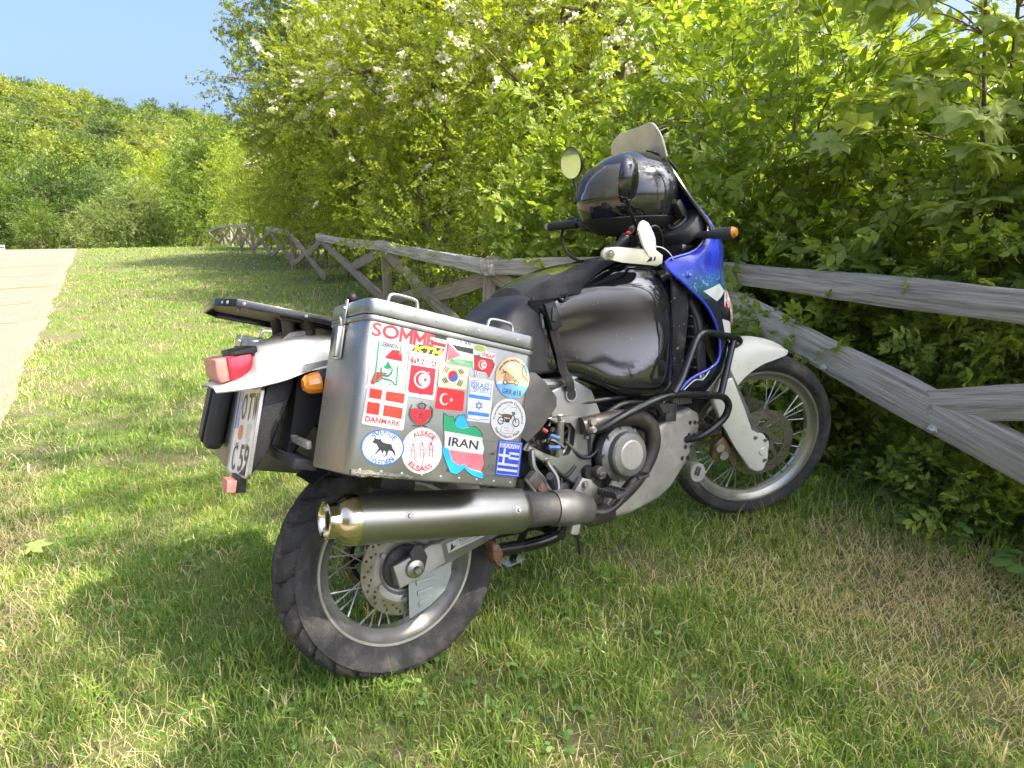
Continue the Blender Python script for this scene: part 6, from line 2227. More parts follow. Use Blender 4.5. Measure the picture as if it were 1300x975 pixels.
bm = bmesh.new(); tube_bm(bm, catmull([(1.01, -.197, .64), (1.06, -.203, .665), (1.10, -.2045, .662), (1.15, -.206, .70)], 5), .0022, 6); part("scratch_seam", bm, C_lgrey, fa)
# front indicators
for s in (-1, 1):
    fi = grp("front_indicator")
    bm = bmesh.new(); tube_bm(bm, [(1.150, s * .185, 1.138), (1.160, s * .225, 1.136)], .013, 12); part("stalk", bm, M_plastic, fi)
    bm = bmesh.new(); tube_bm(bm, catmull([(1.158, s * .222, 1.135), (1.165, s * .25, 1.135), (1.178, s * .292, 1.133), (1.181, s * .300, 1.133)], 4), [.014, .021, .023, .020], 16, flat=.85); part("body", bm, M_grey, fi, 60)
    bm = bmesh.new(); tube_bm(bm, [(1.181, s * .300, 1.133), (1.185, s * .311, 1.133)], [.022, .015], 16, flat=.85); part("lens", bm, M_amber, fi)
# instrument cluster
ic = grp("instrument_cluster")
MI = Matrix.Translation((1.165, -.03, 1.172)) @ Matrix.Rotation(R(-42), 4, 'Y')
bm = bmesh.new(); prism_bm(bm, [(x, y) for x, y in rrect(.30, .125, .05, 8)], MI @ V3(0, 0, 0), MI.to_3x3() @ Y, MI.to_3x3() @ X, .055, .010, 3); part("housing", bm, pm("cluster_grey", (.045, .045, .046), .5, var=.1), ic)
for cy_, r_ in ((-.025, .045), (-.105, .033), (.06, .045)):
    for nm, prof_, mm_ in (("bezel", [(r_, 0), (r_ + .004, .006), (r_, .009), (r_ - .004, .006), (r_ - .004, 0)], pm("bezel_grey", (.13, .13, .13), .4)), ("dial", [(0, .0045), (r_ - .004, .0045), (r_ - .004, .003), (0, .003)], pm("dial_face", (.07, .072, .078), .25, var=.3, vscale=90))):
        bm = bmesh.new(); lathe_bm(bm, prof_, MI @ V3(-.0, cy_ + .03 - .0, .0275), MI.to_3x3() @ Z, 32); part(nm, bm, mm_, ic)
    bm = bmesh.new(); box_bm(bm, (.003, .028, .002), MI @ Matrix.Translation((0, cy_ + .03, .0335)) @ Matrix.Rotation(.9, 4, 'Z')); part("needle", bm, C_orange, ic)
bm = bmesh.new(); box_bm(bm, (.03, .05, .06), Matrix.Translation((1.125, -.125, 1.235)) @ Matrix.Rotation(-.6, 4, 'Y'), .008); part("switch_box", bm, M_plastic, ic)
bm = bmesh.new(); box_bm(bm, (.18, .30, .05), Matrix.Translation((1.20, 0, 1.10)), .02); part("cockpit_tray", bm, M_plastic, ic)
# windscreen and clip-on extension
ws = grp("windscreen")
rows = []
for t in (0, .35, .7, 1.0):
    x0, z0 = 1.190 - .085 * t, 1.372 + .045 * t
    w0 = .112 - .008 * t * t
    rows.append([V3(x0 - .12 * (1 - math.cos(a * 1.15)) * (.8 - .3 * t), w0 * math.sin(a) / math.sin(1.15), z0 - .02 * (abs(a) / 1.15) ** 2) for a in np.linspace(-1.15, 1.15, 13)])
bm = bmesh.new(); grid_bm(bm, rows, .003); part("screen", bm, M_visor, ws, 60)
bm = bmesh.new(); tube_bm(bm, catmull([(1.095, -.108, 1.405), (1.117, -.124, 1.36), (1.142, -.165, 1.27), (1.183, -.199, 1.18), (1.19, -.208, 1.13)], 6), .007, 8); part("screen_edge", bm, M_black, ws)
bm = bmesh.new(); tube_bm(bm, catmull([(1.147, -.168, 1.262), (1.190, -.200, 1.18), (1.21, -.214, 1.12)], 5), .006, 8); part("blue_edge", bm, M_blue, ws)
ex = []
for t in np.linspace(0, 1, 7):
    row = []
    for a in np.linspace(-1, 1, 15):
        wid = .128 * (1 - .06 * t - .05 * max(0, t - .6) / .4)
        zt_ = 1.408 + .122 * t - .034 * max(0, (abs(a) - .55) / .45) ** 2 * t * t
        row.append(V3(1.122 - .018 * t - .022 * a * a, .006 + wid * a, zt_))
    ex.append(row)
bm = bmesh.new(); grid_bm(bm, ex, .0035); part("clip_on_extension", bm, M_screen, ws, 60)
bm = bmesh.new(); tube_bm(bm, [ex[-1][k] for k in range(15)], .0018, 6); tube_bm(bm, [r[0] for r in ex], .0018, 6); part("extension_rim", bm, pm("pale_acrylic_edge", (.62, .60, .50), .3), ws)
for yy in (-.055, .085):
    bm = bmesh.new(); box_bm(bm, (.012, .016, .030), Matrix.Translation((1.108, yy, 1.425)) @ Matrix.Rotation(-.2, 4, 'Y'), .003)
    tube_bm(bm, [(1.10, yy, 1.42), (1.112, yy, 1.39)], .005, 8); part("clamp", bm, M_alub, ws)

# ---- handlebar group (turned)
hb = grp("handlebar", True)
bp_ = [(.830, -.375, 1.168), (.865, -.33, 1.176), (.925, -.25, 1.187), (.99, -.16, 1.190), (1.035, -.085, 1.155), (1.045, -.05, 1.148), (1.045, .05, 1.148), (1.035, .085, 1.155), (.99, .16, 1.190), (.925, .25, 1.187), (.865, .33, 1.176), (.830, .375, 1.168)]
bm = bmesh.new(); tube_bm(bm, catmull(bp_, 5), .011, 12); part("bar", bm, M_black, hb, 50)
for s in (-1, 1):
    bm = bmesh.new(); tube_bm(bm, catmull([(.834, s * .37, 1.169), (.868, s * .325, 1.177), (.918, s * .26, 1.187)], 5), [.0165, .0165, .018], 16); part("grip", bm, M_plastic, hb, 50)
    bm = bmesh.new(); tube_bm(bm, [(.836, s * .367, 1.169), (.826, s * .380, 1.167)], [.017, .014], 16); part("bar_end", bm, M_alud if s > 0 else M_steel, hb)
    bm = bmesh.new(); box_bm(bm, (.045, .05, .045), Matrix.Translation((.945, s * .225, 1.185)) @ Matrix.Rotation(-s * .9, 4, 'Z'), .010, 3); part("switchgear", bm, M_plastic, hb)
    bm = bmesh.new(); box_bm(bm, (.05, .035, .04), Matrix.Translation((.975, s * .195, 1.205)) @ Matrix.Rotation(-s * .9, 4, 'Z'), .008, 3); part("fluid_reservoir" if s < 0 else "lever_bracket", bm, M_engine, hb)
    bm = bmesh.new(); tube_bm(bm, catmull([(.995, s * .22, 1.18), (.975, s * .28, 1.168), (.915, s * .35, 1.158), (.89, s * .375, 1.158)], 5), [.008, .007, .006, .007], 10, flat=.7); part("lever", bm, M_alud if s > 0 else M_black, hb)
    bm = bmesh.new(); box_bm(bm, (.04, .05, .05), Matrix.Translation((1.045, s * .07, 1.14)), .008); part("bar_clamp", bm, M_cast, hb)
for c_, p_ in ((C_dred, (.935, -.238, 1.210)), (C_yel, (.928, -.246, 1.198)), (C_dred, (.935, .238, 1.205))):
    bm = bmesh.new(); box_bm(bm, (.010, .012, .008), Matrix.Translation(p_), .002); part("switch", bm, c_, hb)
# handguard, right
hg = grp("handguard", True)
M_guard = pm("yellowed_white_plastic", (.62, .60, .46), .42, var=.07, vscale=12, dirt=(.40, .36, .25), dirt_amt=.25, dirt_scale=14)
bm = bmesh.new()
prism_bm(bm, [(.800, 1.180), (.812, 1.191), (.85, 1.190), (.91, 1.182), (.965, 1.175), (.985, 1.160), (.985, 1.137), (.968, 1.128), (.92, 1.138), (.86, 1.153), (.812, 1.155), (.799, 1.166)], (0, -.387, 0), (1, .0, 0), (0, 0, 1), .022, .006, 3); part("arm", bm, M_guard, hg, 45)
gr = [[(.905, -.402, 1.238), (.925, -.36, 1.252), (.958, -.30, 1.252), (1.000, -.240, 1.236)],
      [(.918, -.402, 1.200), (.945, -.36, 1.205), (.980, -.30, 1.205), (1.022, -.240, 1.195)],
      [(.938, -.400, 1.165), (.962, -.36, 1.162), (.992, -.30, 1.160), (1.026, -.245, 1.158)],
      [(.955, -.395, 1.138), (.972, -.36, 1.130), (.995, -.31, 1.128), (1.008, -.28, 1.132)]]
bm = bmesh.new(); grid_bm(bm, smooth_grid([[V3(*p) for p in r] for r in gr], 5, 5), .0045); part("shield", bm, M_white, hg, 60)
bm = bmesh.new(); lathe_bm(bm, [(0, .006), (.006, .006), (.008, .003), (.013, .003), (.014, -.004), (0, -.004)], V3(.822, -.399, 1.173), (0, -1, 0), 20); part("end_bolt", bm, M_steel, hg)
bm = bmesh.new(); decal_bm(bm, [(.932, 1.143), (.946, 1.158), (.95, 1.158), (.95, 1.146)], V3(0, -.3985, 0), X, Z, 0); decal_bm(bm, [(.953, 1.146), (.958, 1.158), (.962, 1.158), (.960, 1.146)], V3(0, -.3985, 0), X, Z, 0); flat_part("guard_mark", bm, [C_ink], hg)
# mirrors
for s, c, nrm_, w_, h_ in ((-1, V3(.885, -.335, 1.372), V3(-1.0, .75, .05), .052, .070), (1, V3(.915, .335, 1.402), V3(-.70, -.62, -.02), .047, .062)):
    mi = grp("mirror", True)
    n_ = nrm_.normalized()
    side_ = Z.cross(n_).normalized()
    up_ = n_.cross(side_)
    rings = []
    o = [(math.cos(a), math.sin(a)) for a in np.linspace(0, 2 * math.pi, 33)[:-1]]
    for sc, dd in ((.955, .004), (1.0, .004), (1.0, -.004), (.93, -.018), (.70, -.030), (.35, -.036)):
        rings.append([c + side_ * (x * w_ * sc) + up_ * (y * h_ * sc * (1 - .10 * (y < 0) * abs(y))) + n_ * dd for x, y in o])
    bm = bmesh.new(); loft_bm(bm, rings); part("mirror_shell", bm, M_tank, mi, 50)
    rings = [[c + side_ * (x * w_ * .94) + up_ * (y * h_ * .94 * (1 - .10 * (y < 0) * abs(y))) + n_ * dd for x, y in o] for dd in (.0042, .0050)]
    bm = bmesh.new(); loft_bm(bm, rings); part("mirror_glass", bm, M_mirror, mi, 30)
    bm = bmesh.new(); tube_bm(bm, catmull([c - up_ * h_ * .75 - n_ * .012, V3(c.x + .02, s * .32, 1.29), V3(.945, s * .275, 1.235), V3(.95, s * .24, 1.20)], 5), [.007, .006, .006, .008], 10); part("stalk", bm, M_black, mi)
# cables and hoses looping round the bars
cab = [[(.95, .25, 1.19), (.90, .31, 1.20), (.875, .335, 1.13), (.90, .29, 1.06), (1.0, .16, 1.02)],
       [(.96, .24, 1.20), (1.02, .20, 1.24), (1.10, .12, 1.18), (1.12, .06, 1.08)],
       [(.97, -.22, 1.19), (1.04, -.20, 1.22), (1.10, -.12, 1.15), (1.12, -.05, 1.05)],
       [(.97, -.21, 1.18), (1.02, -.22, 1.13), (1.08, -.16, 1.08), (1.12, -.08, 1.02)],
       [(.98, -.20, 1.20), (1.03, -.16, 1.14), (1.06, -.10, 1.06), (1.1, -.04, 1.0)]]
for k, c in enumerate(cab):
    bm = bmesh.new(); tube_bm(bm, catmull(c, 8), .005 if k else .006, 8); part("cable", bm, M_plastic, None, 50, True)
bm = bmesh.new(); tube_bm(bm, catmull([(.985, -.25, 1.17), (1.04, -.265, 1.16), (1.08, -.25, 1.125), (1.09, -.22, 1.09)], 6), .0018, 6); part("wire", bm, C_lgrey, None, 50, True)

# ---- things lying on the bike: harness over the tank, helmet on the bars
hn = empty("tank_harness", None, (0, 0, 0), label="black padded harness strapped over the rear of the fuel tank", category="harness")
hn.matrix_world = bike.matrix_world.copy()
def drape(us, vs, fn, lift, thick):
    """cloth strip over the tank: fn(u, v) -> x, y; height taken from the tank below"""
    g = []
    for u in us:
        row = []
        for v in vs:
            x, y = fn(u, v)
            h = tank_me_bvh.ray_cast(V3(x, y, 1.5), V3(0, 0, -1))
            z = h[0].z if h[0] is not None else .99
            nn = h[1] if h[0] is not None and h[1].z > 0 else V3(0, 0, 1)
            row.append(V3(x, y, z) + nn * lift)
        g.append(row)
    bm = bmesh.new(); grid_bm(bm, g, -thick)
    return bm
us, vs = np.linspace(0, 1, 22), np.linspace(0, 1, 7)
def band(p0, p1, p2, w):
    """quadratic path in x, y with width w"""
    def fn(u, v):
        a = Vector(p0).lerp(Vector(p1), u); b = Vector(p1).lerp(Vector(p2), u)
        c = a.lerp(b, u); d = (b - a).normalized()
        return c.x - d.y * (v - .5) * w, c.y + d.x * (v - .5) * w
    return fn
part("rear_band", drape(us, vs, band((.462, -.085), (.475, 0), (.462, .085), .045), .006, .006), M_fabric, hn, 60)
part("side_band", drape(us, vs, band((.475, -.115), (.62, -.165), (.86, -.10), .050), .006, .006), M_fabric, hn, 60)
part("far_side_band", drape(us, vs, band((.475, .115), (.62, .165), (.86, .10), .050), .006, .006), M_fabric, hn, 60)
part("front_band", drape(us, vs, band((.84, -.115), (.87, 0), (.84, .115), .05), .006, .006), M_fabric, hn, 60)
bm = drape(us, vs, band((.535, -.145), (.545, 0), (.535, .145), .11), .003, .003)
part("painted_reflection_patch", bm, pm("painted_olive_reflection", (.03, .032, .02), .22, var=.1), hn, 60)  # greenery reflected in the bare tank, put into the colour of an added patch
def side_pt(x, z, lift=.004):
    h = tank_me_bvh.ray_cast(V3(x, -.6, z), V3(0, 1, 0))
    return V3(x, (h[0].y if h[0] is not None else -.16) - lift, z)
sp_ = [side_pt(.505, 1.005), side_pt(.515, .97), side_pt(.527, .93), side_pt(.537, .88), side_pt(.547, .83), side_pt(.556, .78), V3(.565, -.158, .745), V3(.572, -.150, .715)]
bm = bmesh.new()
pts = catmull(sp_, 5)
rows = [[p + V3(-.016, -.004, 0), p + V3(-.006, -.006, 0), p + V3(.006, -.006, 0), p + V3(.016, -.004, 0)] for p in pts]
grid_bm(bm, rows, .0025); part("strap", bm, M_fabricw, hn, 60)
bk = side_pt(.522, .945, .014)
bm = bmesh.new(); prism_bm(bm, [(bk.x - .026, bk.z + .038), (bk.x + .014, bk.z + .042), (bk.x + .030, bk.z - .034), (bk.x - .008, bk.z - .040)], (0, bk.y - .006, 0), (1, 0, 0), (0, 0, 1), .014, .004)
part("buckle", bm, M_plastic, hn, 40)
bm = bmesh.new(); box_bm(bm, (.020, .006, .040), Matrix.Translation(bk + V3(.003, -.015, .004)) @ Matrix.Rotation(.2, 4, 'Y'), .002); part("buckle_tongue", bm, M_grey, hn)
lpath = [side_pt(.600, 1.045, .007), side_pt(.592, 1.005, .007), side_pt(.580, .985, .008), side_pt(.566, .992, .008), side_pt(.572, 1.03, .008)]
bm = bmesh.new(); tube_bm(bm, catmull(lpath, 5, False), .0042, 8); part("wire_loop", bm, M_plastic, hn)

hel = empty("helmet", None, (0, 0, 0), label="glossy black full-face helmet resting on the handlebar", category="helmet")
HF = V3(-.86, .50, .06).normalized()          # where the face looks
HS = Z.cross(HF).normalized()
HU = HF.cross(HS)
HM = Matrix(((HF.x, HS.x, HU.x, 1.035), (HF.y, HS.y, HU.y, .0), (HF.z, HS.z, HU.z, 1.318), (0, 0, 0, 1)))
hel.matrix_world = bike.matrix_world @ HM @ Matrix.Diagonal((1.04, 1.04, 1.04, 1))
def helmet_pt(az, el, grow=0.0):
    """helmet surface: az from the face (x), el from the equator"""
    ca, sa, ce, se = math.cos(az), math.sin(az), math.cos(el), math.sin(el)
    a, b = .172, .124
    c = .128 if el > 0 else .150
    x, y, z = a * ca * ce, b * sa * ce, c * se
    front = max(0.0, ca)
    if el < 0:
        x += .030 * front * (-se) ** .6               # chin bar juts out
        x += -.012 * max(0, -ca) * (-se)
        k = .90 + .10 * math.cos(el)
        y *= 1.0 + .05 * (-se)
    else:
        x -= .020 * front * se
    p = V3(x, y, z)
    return p * (1 + grow)
def helmet_zone(az0, az1, el0, el1, na, ne, grow, thick, keep=None):
    g = [[helmet_pt(az, el, grow) for az in np.linspace(az0, az1, na)] for el in np.linspace(el0, el1, ne)]
    bm = bmesh.new(); grid_bm(bm, g, thick)
    return bm
# shell above the neck roll, with the eye port cut out of the grid
def shell_bm():
    bm = bmesh.new()
    na, ne = 96, 44
    els = np.linspace(R(-40), R(89), ne)
    azs = np.linspace(-math.pi, math.pi, na + 1)[:-1]
    vs = [[bm.verts.new(helmet_pt(az, el)) for az in azs] for el in els]
    for i in range(ne - 1):
        for j in range(na):
            az = (azs[j] + math.pi / na); el = (els[i] + els[i + 1]) / 2
            if abs(az) < R(68) and R(-9) + .10 * (az / R(68)) ** 2 < el < R(31) - .12 * (az / R(68)) ** 2:
                continue
            bm.faces.new((vs[i][j], vs[i][(j + 1) % na], vs[i + 1][(j + 1) % na], vs[i + 1][j]))
    bm.faces.new(vs[-1])
    return bm
part("shell", shell_bm(), M_tank, hel, 60)
part("visor", helmet_zone(R(-74), R(74), R(-11), R(33), 37, 11, .018, -.0025), M_visor, hel, 60)
part("liner", helmet_zone(R(-80), R(80), R(-14), R(36), 25, 9, -.06, -.003), M_dark, hel, 60)
bm = helmet_zone(-math.pi, math.pi, R(-62), R(-37), 65, 7, .006, -.004); part("lower_trim", bm, pm("matte_black", (.012, .012, .0125), .62, var=.12, bump=.15, bscale=300), hel, 60)
bm = helmet_zone(-math.pi, math.pi, R(-76), R(-60), 49, 4, -.03, -.003); part("neck_roll", bm, M_fabric, hel, 60)
for s in (-1, 1):
    c = helmet_pt(s * R(76), R(10), .018)
    bm = bmesh.new(); lathe_bm(bm, [(0, .004), (.018, .004), (.022, .002), (.023, -.006), (0, -.006)], c, (c - V3(0, 0, .02)).normalized(), 24); part("visor_pivot", bm, M_plastic, hel)
bm = bmesh.new()
g = [[helmet_pt(math.pi + a, el, .012 + .02 * max(0, 1 - abs(el - R(48)) / R(24)) * max(0, 1 - (a / .5) ** 2)) for a in np.linspace(-.5, .5, 9)] for el in np.linspace(R(24), R(70), 9)]
grid_bm(bm, g, -.003); part("rear_vent", bm, M_plastic, hel, 60)
bm = bmesh.new(); tube_bm(bm, catmull([helmet_pt(R(-80), R(-58), -.02), helmet_pt(R(-80), R(-58), -.02) + V3(.01, -.01, -.035), helmet_pt(R(-85), R(-60), -.02) + V3(-.01, -.012, -.075), helmet_pt(R(-95), R(-60), -.05) + V3(-.02, .01, -.10)], 5), .007, 6, flat=.35); part("chin_strap", bm, M_fabric, hel)
bm = bmesh.new()
ring_c = helmet_pt(R(-80), R(-58), -.02) + V3(.012, -.02, -.03)
tube_bm(bm, [ring_c + V3(math.cos(a) * .012, 0, math.sin(a) * .016) for a in np.linspace(0, 2 * math.pi, 17)], .0025, 6); part("strap_ring", bm, M_steel, hel)
bm = bmesh.new(); box_bm(bm, (.016, .006, .010), Matrix.Translation(ring_c + V3(.01, -.004, -.03)), .002); part("strap_tab", bm, C_dred, hel)

# ------------------------------------------------------------------ stickers on the near pannier (millimetres on its outer face)
def stp(name, c, rough=.4, **k):
    """printed vinyl, faded and grubby in places, scratched through here and there"""
    k = {**dict(var=.10, vscale=35, dirt=tuple(.62 * v + .06 for v in c), dirt_amt=.18, dirt_scale=18, speck=(.38, .37, .33), speck_scale=140, speck_amt=-.01), **k}
    return pm(name, tuple(v * .72 for v in c), rough, **k)
SC = {
    'w': C_white, 'k': C_ink, 'r': stp("print_red", (.62, .012, .025), .4, var=.06), 'o': stp("print_scarlet", (.78, .03, .012), .4, var=.05),
    'g': stp("print_green", (.01, .30, .12), .4, var=.06), 'b': stp("print_royal_blue", (.03, .12, .50), .4, var=.06), 'y': C_yel,
    'm': stp("stencil_red", (.52, .045, .055), .55, var=.12, vscale=40), 'e': stp("wreath_green", (.03, .12, .06), .5), 'c': stp("cream_vinyl", (.66, .60, .40), .45, var=.04),
    't': stp("flag_red", (.74, .015, .018), .4, var=.05), 'h': stp("worn_white", (.60, .60, .56), .5, var=.15, vscale=60), 'n': stp("print_navy", (.035, .05, .11), .5),
    'l': stp("flag_green", (.08, .42, .10), .45, var=.12, vscale=80), 'p': stp("print_pink", (.78, .14, .17), .45, var=.1), 'v': stp("print_olive", (.36, .48, .09), .5),
    'a': stp("print_brown", (.35, .22, .06), .5), 's': stp("flag_blue", (.02, .21, .72), .4, var=.05), 'd': stp("print_sand", (.62, .45, .24), .45, var=.1, vscale=50),
    'u': stp("print_sky_blue", (.14, .36, .62), .45, var=.06), 'i': stp("print_umber", (.13, .06, .025), .5), 'j': stp("print_tan", (.38, .22, .11), .5, var=.2, vscale=120),
    'f': stp("print_teal", (.04, .14, .16), .5), 'x': stp("print_grey", (.14, .14, .13), .5), 'q': stp("greek_blue", (.015, .06, .50), .4, var=.05),
    'z': stp("print_cyan", (.01, .38, .72), .4, var=.05), 's2': stp("swedish_blue", (.03, .13, .36), .4, var=.05),
}
